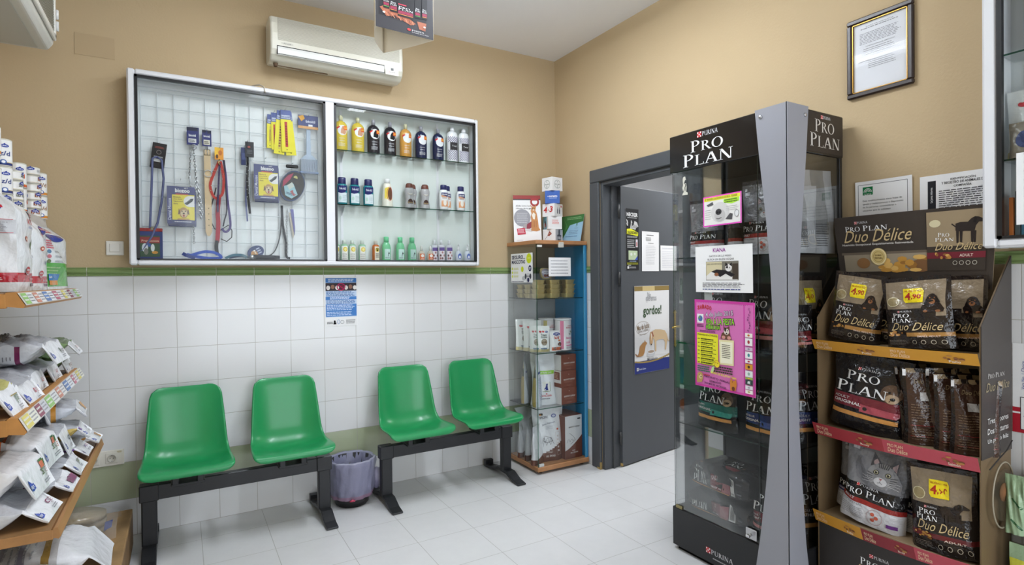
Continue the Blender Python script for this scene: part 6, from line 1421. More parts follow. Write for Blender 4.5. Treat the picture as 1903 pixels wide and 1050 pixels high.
pack(black_pack(.22, .27, (34, 54, 110), 'SENIOR', 'ORIGINAL'), 'dog_food_bag', 'black senior food bag with blue band on the third shelf of the case', .22, .27, .09, (-.37, -2.11, .642), WX, seed=56)
pack(black_pack(.2, .3, (34, 54, 110), 'ADULT', 'LIGHT'), 'dog_food_bag', 'black dog food bag by the right side glass on the third shelf', .2, .3, .08, (-.2, -2.2, .642), -.2, seed=57)
pack(black_pack(.22, .24, RB, 'ADULT', 'LIGHT', (206, 130, 126)), 'dog_food_bag', 'black dog food bag with pink stripe on the case floor beside the fin', .22, .24, .1, (-.35, -2.13, .216), WX, seed=58)
pack(black_pack(.2, .32, (40, 36, 40), 'ADULT', 'ATHLETIC'), 'dog_food_bag', 'black bag on the case floor near the right side glass', .2, .32, .09, (-.17, -2.19, .216), -.2, seed=59)
def slab_bag(lab, loc, w, d, h, rz):
    """pillow shaped pack lying flat, front gusset towards the glass"""
    mb = MB(); R = random.Random(int(loc[2]*100)); ph = [(R.uniform(3, 9), R.uniform(3, 9), R.uniform(0, 6)) for _ in range(4)]
    def S(u, v):  # u across width, v around: 0 bottom front .. top .. back
        a = v*2*PI; e = .32
        cy, cz = math.copysign(abs(cos(a))**e, cos(a)), math.copysign(abs(sin(a))**e, sin(a))
        k = 1-abs(2*u-1)**7*.35; r = .004*sum(sin(p*u*2+q*v*3+s) for p, q, s in ph)
        return Vector(((u-.5)*w, -(d/2-r)*cy*(.9+.1*k), h/2+(h/2-.004+r*.6)*cz*k))
    def col(u, v):
        if .86 < v < .90 or v < -.1: return (196, 132, 70)
        return (26, 24, 27)
    mb.grid(S, 24, 36, lambda u, v: (26, 24, 27), 'blackfilm')
    for u0 in (0, 1):
        c = [S(u0, k/36) for k in range(36)]; mb.add(c, [tuple(range(36)) if u0 else tuple(range(35, -1, -1))], (26, 24, 27), 'blackfilm')
    A = Art(); A.rect(w*.06, h*.2, w*.68, h*.27, (200, 136, 72), 1, 8)
    A.serif('PRO', w*.1, h*.58, w*.24, h*.74, WHITE, 2).serif('PLAN', w*.07, h*.38, w*.3, h*.54, WHITE, 2)
    A.rect(w*.42, h*.34, w*.58, h*.62, RB, 1, 3).rect(w*.58, h*.3, w*.7, h*.56, (150, 90, 96), 1, 3).text('ADULT', w*.43, h*.5, w*.52, h*.56, (206, 190, 190), .01).text('ORIGINAL', w*.43, h*.4, w*.57, h*.46, (226, 220, 220), .01)
    A.rect(w*.71, h*.3, w*.8, h*.68, (214, 214, 214), 3, 2)
    for k in range(8): A.rect(w*(.724+.008*k), h*.4, w*(.728+.008*k), h*.6, (40, 40, 40), 4)
    A.lines(w*.84, h*.15, w*.92, h*.6, 5, (90, 90, 94), fill=.4)
    mb.art(A, lambda x, y, L: S(x/w, 1-.125+.25*(y/h))+Vector((0, -.0012-.0003*L, 0)), 'blackfilm', fine=.02)
    B = Art(); B.serif('PRO', w*.36, d*.55, w*.62, d*.72, WHITE, 2).serif('PLAN', w*.3, d*.34, w*.68, d*.5, WHITE, 2).rect(w*.1, d*.1, w*.8, d*.14, (196, 132, 70), 1, 8).rect(w*.3, d*.17, w*.8, d*.28, RB, 1, 6).disc(w*.78, d*.45, w*.08, d*.12, (92, 70, 54), 2)
    def top(x, y, L):
        cyv = -(y/d*2-1)
        a = max(-1, min(1, -cyv)); p = S(x/w, .25)
        return Vector((p.x, -d/2*.9+.9*y, h-.002-.012*abs(2*y/d-1)**4*4+.0012+.0003*L+.002*sin(x*40)))
    mb.art(B, top, 'blackfilm', fine=.02)
    o = mb.build('dog_food_bag'); o.location = loc; o.rotation_euler = (0, 0, rz); return tag(o, lab, 'bag')
slab_bag('lower of two black dog food sacks lying flat on the case floor', (-.30, -1.865, .214), .33, .21, .115, WX+.03)
slab_bag('upper of two black dog food sacks lying flat on the case floor', (-.295, -1.875, .333), .34, .22, .13, WX-.04)

# ================================================================ what shows of the back room
t = thing('bookcase', 'white bookcase seen through the doorway of the back room', 'bookcase', (1.62, .02, 0))
MB().box(.36, .38, 0, 1.02, 0, 2.0, WHITE, 'plastic').build('back_board', t)
for y in (0, 1.0): MB().box(0, .36, y, y+.02, 0, 2.0, (226, 228, 230), 'plastic', .002).build('side_board', t)
for z in (.0, .27, .61, 1.10, 1.47, 1.98): MB().box(0, .36, .02, 1.0, z, z+.025, (226, 228, 230), 'plastic', .002).build('shelf', t)
R = random.Random(5)
spec = [(.06, 1.125, .24, (96, 104, 106)), (.10, 1.125, .26, (150, 160, 160)), (.14, 1.125, .25, (70, 80, 84)), (.19, 1.125, .27, (180, 186, 190)), (.24, 1.125, .22, (110, 130, 120)), (.06, .635, .36, (206, 208, 210)), (.12, .635, .38, (190, 192, 196)), (.18, .635, .35, (150, 152, 158)), (.25, .635, .3, (206, 208, 206)), (.07, 1.495, .22, (210, 200, 160)), (.13, 1.495, .26, (226, 222, 200)), (.93, 1.495, .3, (180, 50, 56)), (.97, 1.495, .24, (60, 100, 170)), (.93, 1.125, .28, (150, 110, 50)), (.97, 1.125, .25, (90, 40, 40))]
cn = {(96, 104, 106): 'slate grey', (150, 160, 160): 'pale grey', (70, 80, 84): 'dark grey', (180, 186, 190): 'light grey', (110, 130, 120): 'green grey', (206, 208, 210): 'white', (190, 192, 196): 'off white', (150, 152, 158): 'mid grey', (206, 208, 206): 'broad white', (210, 200, 160): 'cream', (226, 222, 200): 'ivory', (180, 50, 56): 'red', (60, 100, 170): 'blue', (150, 110, 50): 'ochre', (90, 40, 40): 'maroon'}
for y, z, h, c in spec:
    o = MB().box(0, .24, -.016, .016, 0, h, c, 'card', .003).box(-.001, .001, -.01, .01, h*.3, h*.7, tuple(min(255, k+50) for k in c), 'paper').build('folder')
    o.location = (1.68, .02+y, z); tag(o, cn[c]+' folder on the bookcase of the back room', 'folder', 'folders in the back room bookcase')
A = Art().rect(.012, .012, .2, .26, (70, 110, 150)).poly([(.05, .012), (.07, .2), (.1, .12), (.13, .22), (.16, .012)], (110, 140, 90), 2).disc(.1, .16, .02, .03, (190, 170, 90), 3)
t2 = MB().box(-.012, 0, -.11, .11, 0, .27, (96, 110, 120), 'card', .002).art(A, plane((-.0125, .106, 0), RR, UP, (-1, 0, 0))); o = t2.build('picture'); o.location = (1.70, .19, .296); tag(o, 'small blue and green picture standing on a low bookcase shelf', 'picture')
for i, (y, z, r, c, nm) in enumerate(((.16, .026, .075, (110, 170, 60), 'green ball on the lowest bookcase shelf'), (.27, .026, .06, (210, 120, 60), 'orange ball on the lowest bookcase shelf'), (.06, .026, .065, (90, 96, 100), 'grey ball on the lowest bookcase shelf'))):
    o = MB().lathe([(r*sin(PI*k/10)+1e-7*(k in (0, 10)), r-r*cos(PI*k/10)) for k in range(11)], 18, c, 'plastic').build('toy_ball'); o.location = (1.76, .02+y, z); tag(o, nm, 'toy')
# ================================================================ cardboard floor display
QX0, QX1, QY0, QY1 = -.27, -.024, -2.838, -2.2775
qt = thing('cardboard_display', 'tall brown cardboard floor display of dog treats bags beside the black display case', 'display stand', (0, 0, 0))
KB, KD = (112, 92, 66), (60, 54, 50)
prs = [(QX1, 0), (QX1, 1.43), (QX0, 1.19), (QX0, 0)]
MB().prism(prs, 'y', QY1-.004, QY1, KB, 'card').box(QX0+.001, QX1-.001, QY1-.0002, QY1+.0006, .0, 1.185, (92, 78, 62), 'card').build('side_wall', qt)
mb = MB().prism(prs, 'y', QY0, QY0+.004, KB, 'card')
mb.prism([(QX1, .74), (QX1, 1.43), (QX0-.001, 1.19), (QX0-.001, .74)], 'y', QY0-.003, QY0-.0005, KD, 'card')
A = Art(); A.serif('PRO', .035, .27, .085, .287, (196, 192, 186), 2).serif('PLAN', .095, .27, .17, .287, (196, 192, 186), 2); duo(A, .02, .225, .19, .03, 2, (150, 136, 104))
for i, s in enumerate(('Tres sabores', 'Dos texturas', 'Un perro feliz')): A.text(s, .03, .115-.035*i, .2, .135-.035*i, (206, 204, 200), .01, 0, 3)
mb.art(A, plane((QX0+.01, QY0-.0034, .74), BR, UP, (0, -1, 0)), 'card').build('side_wall', qt)
MB().box(QX1-.004, QX1, QY0+.004, QY1-.004, 0, 1.40, (160, 144, 118), 'card').build('back_wall', qt)
for z in (.355, .72, 1.075): MB().box(QX0+.004, QX1-.004, QY0+.004, QY1-.004, z, z+.012, (150, 128, 98), 'card', .001).build('shelf', qt)
YW = QY1-QY0
def lip(z, h, segs):
    mb = MB()
    for a, b, c in segs:
        n = 10
        def F(u, v, L=0): 
            y = QY1+.003-(a+(b-a)*u)*(YW+.006); k = (a+(b-a)*u)
            return Vector((QX0-.012-.028*sin(PI*k)**1.2-.022*v-.0004*L, y, z+h*v))
        mb.grid(lambda u, v: F(u, v), n, 1, c, 'card', False); mb.grid(lambda u, v: F(u, v)+Vector((.002, 0, 0)), n, 1, (150, 130, 100), 'card', False, flip=True)
        mb.grid(lambda u, v: F(u, 1)+Vector((.002+(.022+.012)*v, 0, 0)) if False else F(u, 1)+Vector((.002*v, 0, 0)), n, 1, c, 'card', False)
        A = Art(); lc = (236, 206, 170); 
        A.text('PRO PLAN', .06, .56, .24, .8, lc, .01, .1, 2).text('Duo Délice', .05, .15, .28, .5, lc, .01, .35, 2)
        kib(A, .62, .32, .25, .4, 9, 2, ((150, 96, 50), (120, 72, 40), (180, 126, 66))); A.text(('Pollo', 'Buey', 'Salmón')[0 if c[1] > 100 else (1 if c[0] < 180 else 2)], .7, .1, .82, .3, (240, 226, 206), .01, 0, 3)
        mb.art(A, lambda x, y, L: F(x, y, 2+L), 'card', fine=.04)
    mb.build('shelf_lip', qt)
OR1, RE1, PI1, RE2 = (204, 146, 44), (160, 44, 52), (184, 72, 84), (136, 36, 46)
lip(1.058, .042, [(0, .52, OR1), (.52, 1, OR1)])
lip(.702, .052, [(0, .5, RE1), (.5, 1, PI1)])
lip(.338, .052, [(0, .36, OR1), (.36, .68, RE2), (.68, 1, PI1)])
mb = MB().box(QX0+.001, QX0+.006, QY0+.004, QY1-.004, .0, .338, (48, 44, 42), 'card')
A = Art(); purina(A, .20, .262, .07, .014, 2); A.serif('PRO', .165, .225, .235, .252, WHITE, 2).serif('PLAN', .25, .225, .35, .252, WHITE, 2); duo(A, .145, .165, .28, .055, 3); A.text('Nutrición Excepcional Exquisitamente Reinventada', .06, .145, .5, .157, (214, 210, 204), .01, 0, 3).text('Tres sabores', .04, .095, .2, .118, GOLD, .01, 0, 3).text('Dos texturas', .04, .06, .2, .083, GOLD, .01, 0, 3).text('Un perro feliz', .04, .025, .22, .048, GOLD, .01, 0, 3)
mb.art(A, plane((QX0+.0006, QY1-.004, 0), RR, UP, (-1, 0, 0)), 'card').build('front_panel', qt)
# header board
hz0, hz1 = 1.38, 1.612; HY1 = -2.2705
def HF(x, y, L=0): 
    k = x/.61; w = 1-.06*(1-y/.232)
    return Vector((-.112-.08*(y)-.012*sin(PI*k)-.0004*L, HY1-.5655*(.5+(k-.5)*w), hz0+y))
mb = MB().grid(lambda u, v: HF(.61*u, -.07+.302*v), 12, 6, (58, 50, 44), 'card', False).grid(lambda u, v: HF(.61*u, -.07+.302*v)+Vector((.004, 0, 0)), 12, 1, (170, 150, 120), 'card', False, flip=True)
A = Art(); A.rect(.03, .0, .4, .075, (150, 138, 118), 1, 8).rect(.02, .07, .4, .08, (104, 92, 78), 1, 8)
kib(A, .2, .004, .18, .055, 26, 3, ((190, 140, 60), (214, 172, 96), (150, 104, 46), (226, 190, 110))); A.disc(.12, .035, .03, .022, (140, 100, 60), 2).disc(.36, .02, .045, .024, (120, 84, 52), 2).disc(.19, .06, .036, .035, (206, 184, 120), 6, 24).ring(.19, .06, .033, .032, .003, (236, 222, 180), 7).ring(.19, .06, .022, .021, .0015, (150, 120, 60), 7).text('DOBLE', .176, .062, .204, .069, (110, 84, 40), .01, 0, 8).text('TEXTURA', .173, .05, .207, .058, (110, 84, 40), .01, 0, 8)
purina(A, .095, .198, .058, .011); A.serif('PRO', .05, .168, .118, .19, WHITE, 2, 1.15).serif('PLAN', .13, .168, .235, .19, WHITE, 2, 1.15); duo(A, .04, .122, .29, .05, 3); A.text('Nutrición Excepcional Exquisitamente Reinventada', .03, .106, .335, .117, (220, 216, 210), .015, 0, 3)
B = Art(); w, h = .2, .225
B.rect(0, 0, w, h, (56, 48, 42), 1, 3).rect(0, .09, w, h-.006, (150, 132, 104), 2, 3).rect(0, .045, w, .068, (110, 30, 44), 3, 3); bigdog(B, .1, .1, .1, 4); B.disc(.03, .175, .02, .014, (206, 196, 160), 4)
B.serif('PRO', .04, .125, .08, .14, WHITE, 6).serif('PLAN', .03, .108, .095, .122, WHITE, 6); duo(B, .03, .075, .16, .026, 6); B.text('ADULT', .115, .05, .16, .06, (230, 210, 196), .01, 0, 5); kib(B, .03, .045, .06, .025, 8, 5)
for k in range(4): B.ring(.1+.022*k, .028, .008, .008, .0018, (190, 184, 170), 4)
A.sub(B, .385, .0, 1, 1)
mb.art(A, lambda x, y, L: HF(x, y, L+1), 'card', fine=.04).build('header', qt)
# bags on it
def std(kind, lab, w, h, d, y, z, tilt=0, x=None, rz=0, seed=1, lean=-.10, grp=None, nm='dog_food_bag', **kw):
    x = x if x is not None else -.20
    rot = Euler((0, 0, WX+rz)).to_matrix().to_4x4()
    return pack(kind, nm, lab, w, h, d, (x, y, z), tuple((Matrix.Rotation(tilt, 4, 'X') @ rot).to_euler()), grp, seed, lean=lean*0, **kw)
std(duo_pack(.2, .275), 'small adult dog bag with yellow 4,90 price, leftmost on the top display shelf', .2, .275, .07, -2.385, 1.100, .15, -.2, .12, 61)
std(duo_pack(.19, .25, True, False), 'brown dog bag half hidden behind the leftmost priced bag of the display', .19, .24, .06, -2.455, 1.098, .12, -.125, .2, 62)
std(duo_pack(.235, .262), 'small adult dog bag with yellow 4,90 price in front of the display header', .235, .262, .08, -2.645, 1.096, -.09, -.225, -.05, 63)
std(duo_pack(.21, .27, True, False), 'brown dog bag at the right end of the top display shelf behind the priced one', .2, .27, .06, -2.715, 1.09, -.03, -.12, 0, 64)
bp = black_pack(.29, .30, (116, 40, 50), 'ADULT', 'ORIGINAL')
std(bp, 'large black dog food bag leaning at the left of the middle display shelf', .29, .30, .11, -2.43, .745, .11, -.19, .05, 65)
std(black_pack(.24, .31, (60, 50, 60), 'ADULT', ''), 'black bag lying behind the large black one on the middle display shelf', .24, .315, .07, -2.50, .735, -.16, -.085, 0, 66)
def backpack(lab, y, x, rz, w=.17, h=.28, seed=1, tilt=0, gold=False):
    def cf(u, v): return (30, 22, 20) if v > .93 or u < .04 or u > .96 else (66, 44, 34)
    def cb(u, v): return (120, 34, 40) if .2 < v < .32 else (150, 130, 100) if (v > .6) else (44, 32, 28)
    A = Art(); A.rect(w*.12, h*.6, w*.36, h*.72, (0, 0, 0), 0) if False else None
    A.text('Duo Délice', w*.2, h*.8, w*.7, h*.86, (150, 130, 96), 0, .3).lines(w*.12, h*.3, w*.88, h*.54, 7, (130, 106, 84), fill=.25).rect(w*.1, h*.25, w*.9, h*.256, (150, 40, 46), 1, 4).rect(w*.1, h*.11, w*.9, h*.115, (150, 40, 46), 1, 4).rect(w*.3, h*.58, w*.55, h*.69, (176, 174, 172), 1, 2).lines(w*.12, h*.06, w*.88, h*.22, 5, (120, 100, 80), fill=.25)
    A.rect(.001, h*.9, w*.07, h*.985, WHITE, 2)
    B = Art(); price(B, w*.34, h*.64, w*.3, h*.2); duo(B, w*.2, h*.3, w*.7, h*.1)
    return pouch('dog_food_bag', lab, 'bag', w, h, .055, cf, A, (x, y, .735), tuple((Matrix.Rotation(tilt, 4, 'X') @ Euler((0, 0, WX+rz)).to_matrix().to_4x4()).to_euler()), None, 'blackfilm', back=cb, artback=B, seed=seed, crush=.004)
backpack('brown dog bag showing its side behind the row of upright bags on the middle shelf', -2.60, -.13, 1.25, seed=71, tilt=-.1)
backpack('first upright brown bag from the left with a pale square, middle display shelf', -2.655, -.18, .62, seed=72, tilt=-.02)
backpack('second upright brown bag from the left, half hidden on the middle display shelf', -2.705, -.14, .8, h=.285, seed=73)
backpack('third upright brown bag from the left with a pale square on the middle display shelf', -2.745, -.17, .75, h=.27, seed=74)
backpack('rightmost upright brown bag on the middle display shelf', -2.79, -.185, .7, w=.15, h=.26, seed=75, tilt=.02)
std(cat_pack(.2, .30, 'JUNIOR', (70, 74, 130), False), 'grey junior cat food bag at the left end of the lowest display shelf', .2, .30, .08, -2.375, .380, .10, -.13, 0, 76, nm='cat_food_bag')
std(cat_pack(.24, .35), 'silver cat food bag with a tabby cat face on the lowest display shelf', .24, .34, .1, -2.46, .380, .13, -.21, .08, 77, nm='cat_food_bag')
std(cat_pack(.22, .31, 'JUNIOR', (70, 74, 130), False), 'grey junior cat food bag behind the priced dog bag of the lowest shelf', .22, .31, .09, -2.64, .372, 0, -.13, 0, 78, nm='cat_food_bag')
std(duo_pack(.215, .30, False), 'adult dog bag with yellow 4,90 price and black dog on the lowest shelf', .215, .30, .09, -2.72, .372, -.07, -.22, .05, 79)

# round clear pack hanging on the side of the display
t = thing('round_hanging_pack', 'round clear pack hanging on a cord at the right side of the cardboard display', 'toy', (-.145, -2.853, .605))
def rr_(r, y0, y1, col, mat, nm): MB().lathe([(r*.97, 0), (r, .002), (r, .006), (r*.97, .008)], 30, col, mat, T=Matrix.Translation((0, y0, 0)) @ Matrix.Rotation(PI/2, 4, 'X')).build(nm, t)
rr_(.088, 0, 0, (120, 110, 90), 'clearplastic', 'disc')
MB().tube([Vector((.09*cos(a), -.004, .112*sin(a))) for a in [2*PI*k/40 for k in range(40)]], .003, 6, (150, 140, 120), 'plastic', closed=True).build('rim', t)
MB().lathe([(.03, 0), (.032, .004), (0, .008)], 16, (130, 90, 60), 'matte', T=Matrix.Translation((0, -.002, .01)) @ Matrix.Rotation(PI/2, 4, 'X')).build('treat', t)
MB().tube([(-.09, .004, .1), (-.04, -.004, .13), (.03, -.004, .15), (.08, -.002, .175)], .002, 5, (40, 36, 34), 'leather').build('cord', t)

# ================================================================ right wall cabinet
RY0, RY1, RZ0, RZ1, RD_ = -4.1, -2.80, 1.456, 2.487, .15
rt = thing('display_case', 'white framed glass wall cabinet cut by the right edge of the photo', 'display case', (0, 0, 0))
mb = MB().box(-RD_, -.02, RY1-.042, RY1, RZ0, RZ1, AL, 'alu', .008).box(-RD_, -.02, RY0, RY0+.04, RZ0, RZ1, AL, 'alu', .008).box(-RD_, -.02, RY0+.04, RY1-.042, RZ0, RZ0+.03, AL, 'alu', .008).box(-RD_, -.02, RY0+.04, RY1-.042, RZ1-.03, RZ1, AL, 'alu', .008)
mb.build('frame', rt)
mb = MB().box(-RD_-.001, -RD_+.02, RY1-.056, RY1-.042, RZ0+.03, RZ1-.03, BK).box(-RD_-.001, -RD_+.02, RY0+.04, RY1-.042, RZ0+.03, RZ0+.04, BK); mb.build('gasket', rt)
MB().box(-.016, -.004, RY0+.02, RY1-.03, RZ0+.02, RZ1-.02, (216, 222, 224), 'plastic').box(-.03, -.02, RY1-.105, RY1-.095, RZ0+.03, RZ1-.03, (40, 42, 46), 'plastic').build('back_panel', rt)
MB().box(-RD_+.004, -RD_+.008, RY0+.04, RY1-.05, RZ0+.034, RZ1-.034, WHITE, 'glass').build('glass_door', rt)
for z in (2.112, 1.752): MB().box(-.13, -.018, RY0+.05, RY1-.05, z, z+.006, WHITE, 'glass').box(-.131, -.13, RY0+.05, RY1-.05, z, z+.006, WHITE, 'glassedge').build('glass_shelf', rt)
w, h = .17, .235
A = treat_art(w, h)
pouch('treat_pouch', 'treats pouch with red bone marks on the middle shelf of the right wall cabinet', 'pouch', w, h, .06, bands((0, .1, (206, 196, 150)), default=(222, 226, 226)), A, (-.085, -2.935, 1.7585), WX, None, seed=81)
pouch('treat_pouch', 'brown treats pouch standing in front under the larger pouch by the glass', 'pouch', .1, .12, .04, (130, 122, 108), Art().disc(.05, .06, .03, .03, (60, 70, 110), 1), (-.118, -2.915, 1.7585), WX, None, seed=82)
A = Art().lines(.02, .02, .19, .25, 8, (200, 200, 206), fill=.15)
paper('sheet_of_paper', 'blank looking white sheet taped on the right wall cabinet glass', 'paper', (-RD_-.001, -2.895, 1.53), RR, UP, .21, .24, A, n=(-1, 0, 0))
for i, (y, dy, hh_, c, lab) in enumerate(((-2.868, .012, .14, (222, 128, 60), 'slim orange box standing on the floor of the right wall cabinet'), (-2.885, .014, .16, (90, 104, 110), 'slim grey box beside the orange one in the right wall cabinet'), (-2.905, .02, .15, (70, 130, 160), 'blue box right of the orange one in the right wall cabinet'))):
    o = MB().box(-.03, .03, -dy/2, dy/2, 0, hh_, c, 'card', .001).build('small_box'); o.location = (-.08, y, RZ0+.032); tag(o, lab, 'box')
t = thing('plush_toy', 'beige and purple toy on the top shelf of the right wall cabinet', 'toy', (-.075, -2.93, 2.1185))
MB().lathe([(1e-6, .20), (.03, .205), (.045, .235), (.05, .275), (.035, .315), (1e-6, .33)], 18, (196, 188, 176), 'leather').build('head', t)
MB().lathe([(.02, 0), (.03, .01), (.026, .1), (.02, .21), (1e-6, .215)], 16, (120, 90, 150), 'leather').build('body', t)

# Hill's sign on the tiles and things at the right edge
A = Art().rect(0, 0, .3, .09, (176, 30, 48), 1).rect(.0, .085, .3, .09, WHITE, 2).rect(.022, .012, .16, .135, WHITE, 3).ring(.5, .5, 0, 0, 0, WHITE)
A = Art().rect(0, 0, .3, .09, (176, 30, 48), 1).rect(0, .068, .3, .074, WHITE, 2).rect(.022, .012, .2, .128, (60, 60, 64), 3).rect(.024, .014, .198, .126, WHITE, 4).rect(.045, .08, .1, .115, (190, 36, 50), 5).poly([(.03, .06), (.08, .1), (.13, .06)], (50, 70, 150), 6).text("Hill's", .04, .03, .18, .06, (24, 24, 28), .03, 0, 7).text('PET NUTRITION', .038, .018, .19, .026, (24, 24, 28), .01, 0, 7).lines(.05, .17, .058, .26, 1, (90, 90, 160))
A.text('Vets No. 1 Choice', -.02, .2, .08, .21, (90, 96, 170), 0, 0, 2, rot=PI/2)
paper('sign', 'white and red pet food sign on the tiles at the right edge', 'sign', (-.0075, -2.838, .80), RR, UP, .3, .318, A, n=(-1, 0, 0), mat='card')
t = thing('low_counter', 'low cream topped counter at the right edge below the sign', 'counter', (0, -2.905, 0))
MB().box(-.12, -.01, -.6, 0, .655, .68, (206, 200, 180), 'plastic', .003).build('worktop', t)
MB().box(-.11, -.01, -.6, -.006, .615, .655, (34, 34, 38), 'plastic', .002).build('drawer', t)
MB().box(-.105, -.01, -.6, -.01, .0, .612, (70, 92, 120), 'plastic', .002).build('body', t)
pouch('dog_chew_pack', 'pale green crinkled pack hanging left of the low counter at the right edge', 'pack', .055, .2, .03, (150, 176, 140), Art().line([(.02, .05), (.05, .02)], .006, (40, 90, 50), 2).line([(.02, .12), (.05, .09)], .006, (40, 90, 50), 2), (-.135, -2.885, .48), WX, None, seed=83, crush=.008)
pouch('dog_food_sack', 'yellow and green sack standing in front of the low counter at the right edge', 'bag', .16, .46, .08, bands((.5, .75, (170, 196, 150)), (.9, 1, (150, 176, 140)), default=(206, 206, 70)), Art().lines(.01, .02, .03, .3, 8, (40, 50, 110), fill=.7), (-.17, -2.96, 0), WX, None, seed=84, crush=.006)
# ================================================================ left gondola shelving
GXB = -3.345; GY0, GY1 = -1.42, -.27
OW = (190, 134, 70)
gt = thing('shelving_unit', 'wooden fronted shelving unit against the left wall, full of pet food bags', 'shelving', (0, 0, 0))
MB().box(GXB-.006, GXB+.004, GY0, GY1, 0, 1.9, (190, 188, 180), 'plastic').build('back_board', gt)
def gshelf(xf, z, th_=.03, drop=.055, rail=True, tag_=0, col=OW):
    """board with a chamfered front rail carrying price tickets"""
    mb = MB().box(GXB, xf-.045, GY0, GY1, z-.022, z, (142, 106, 66), 'wood', .002)
    mb.prism([(xf-.047, z), (xf-.043, z+.004), (xf-(.022 if rail else .034), z+.004), (xf-(0 if rail else .026), z-drop+.008), (xf-.006-(0 if rail else .026), z-drop), (xf-.047, z-drop+.006)], 'y', GY0, GY1, col, 'wood')
    mb.box(GXB, xf-.045, GY0-.001, GY0+.018, z-drop, z-.001, col, 'wood', .002)
    mb.box(xf-.05, xf-.046, GY0, GY1, z-.001, z+.001, (120, 84, 50), 'matte').build('shelf_board', gt)
    if rail:
        o = Vector((xf+.002, GY0, z-drop+.009)); u = Vector((-.022, 0, drop-.004)); RH = u.length-.003; u.normalize(); n = Vector((u.z, 0, -u.x))
        L = GY1-GY0; mb = MB()
        mb.add([o+u*0, o+Vector((0, L, 0)), o+Vector((0, L, 0))+u*RH, o+u*RH], [(0, 1, 2, 3)], (214, 210, 204), 'card')
        mb.add([o-n*.003, o+Vector((0, L, 0))-n*.003, o+Vector((0, L, 0)), o], [(0, 1, 2, 3)], (190, 186, 180), 'card')
        A = Art(); R = random.Random(int(z*100)); x = .02; pal = [((150, 196, 110), (226, 226, 226)), ((206, 140, 120), (232, 228, 226)), ((96, 126, 180), (230, 232, 236)), ((196, 110, 130), (232, 226, 230)), ((222, 208, 110), (236, 234, 220)), ((140, 70, 90), (214, 214, 220))]
        k = tag_
        while x < L-.1:
            a, b = pal[k % len(pal)]; w = R.uniform(.05, .09); A.rect(x, .003, x+w, RH-.003, a, 1); A.rect(x+w, .003, x+w*2.1, RH-.003, b, 1); A.lines(x+w+.006, .007, x+w*2.05, RH-.006, 3, (150, 150, 156), 2, .4); A.lines(x+.006, .01, x+w-.006, RH-.008, 2, (236, 236, 230), 2, .4)
            x += w*2.1+.01; k += 1
        mb.art(A, lambda x_, y_, L_: o+Vector((0, x_, 0))+u*y_+n*(.0006+.0002*L_), 'card')
        mb.build('price_rail', gt)
gshelf(-3.08, 1.662, rail=False, col=(196, 190, 182)); gshelf(-2.982, 1.338, drop=.045, tag_=0); gshelf(-2.984, .955, drop=.05, tag_=4); gshelf(-2.880, .60, drop=.032, rail=False, col=(170, 124, 76))
mb = MB().box(GXB, -2.80, GY0, GY1+.10, .175, .2, (156, 124, 82), 'wornwood', .003).box(GXB, -2.80, GY0, GY1+.10, .02, .176, (120, 92, 58), 'wornwood')
mb.build('base_shelf', gt)
for z in (.68, 1.05, 1.45): MB().prism([(GXB, z), (GXB+.3, z+.2), (GXB+.3, z+.21), (GXB, z+.23)], 'y', GY1-.006, GY1-.002, (96, 90, 84), 'blackmetal').build('bracket', gt) if False else None

# ---- cans on the top shelf
def hills(A, x, y, s, L=3): A.disc(x, y, s, s*.45, (44, 62, 146), L).poly([(x-s*.5, y+s*.2), (x, y+s*.75), (x+s*.5, y+s*.2)], (44, 62, 146), L).text("Hill's", x-s*.6, y-s*.2, x+s*.6, y+s*.2, (226, 230, 240), .02, 0, L+1); return A
def can(name, lab, R, h, foot, word, wc, loc, rz, grp):
    t = thing(name, lab, 'can', loc, rz, grp)
    mb = MB().lathe([(R-.001, 0, (190, 186, 176)), (R+.0008, .002, (190, 186, 176)), (R, .005, (190, 186, 176)), (R, h*.14, foot), (R, h*.16, (214, 196, 130)), (R, h-.006, (232, 230, 226)), (R+.0008, h-.003, (200, 196, 180)), (R-.002, h, (200, 196, 180)), (R-.005, h-.003, (190, 190, 186)), (0, h-.003, (190, 190, 186))], 28, WHITE, 'gloss')
    mb.build('can_body', t)
    A = Art(); hills(A, .004, h*.74, R*.42); A.text(word, -.012, h*.38, .022, h*.38+.018, wc, .02)
    if h > .06: A.rect(-R*1.3, h*.3, -R*.75, h*.7, (196, 196, 196), 1, 3); A.disc(.0, h*.16, R*.3, R*.26, (70, 100, 160), 2).disc(0, h*.16, R*.18, R*.16, WHITE, 3)
    else: A.lines(R*.8, h*.35, R*1.4, h*.7, 3, (150, 150, 150))
    MB().art(A, bmap(R+.0005, 0, 0, 0), 'paper').build('label', t)
    return t
RW = .5
tallA = can('food_can', 'tall white can in the column at the far right end of the cans', .031, .106, (206, 130, 50), 'd/d', (150, 110, 70), (-3.13, -.312, 1.663), RW, 'tall cans at the far end')
for k in (1,): dup(tallA, (-3.13, -.312, 1.663+.1065*k))
smallA = can('food_can', 'flat white can in the stack of small cans left of the far end column', .035, .037, (130, 40, 50), 'i/d', (150, 90, 60), (-3.145, -.388, 1.663), RW, 'flat cans of the right stack')
for k in range(1, 5): dup(smallA, (-3.145+.002*(k % 2), -.388, 1.663+.0375*k), RW+.2*k)
can('food_can', 'flat can topping the stack of small cans with its label turned away', .035, .037, (214, 210, 200), '', (90, 90, 90), (-3.146, -.388, 1.663+.0375*5), RW-.4, None)
tallB = can('food_can', 'tall white can with orange foot, upper one in the second column from the left', .033, .105, (206, 90, 50), 'k/d', (200, 90, 50), (-3.16, -.56, 1.663+.106), RW-.1, None)
dup(tallB, (-3.16, -.56, 1.663), RW+1.2, 'tall white can under the one with the orange foot, label turned away')
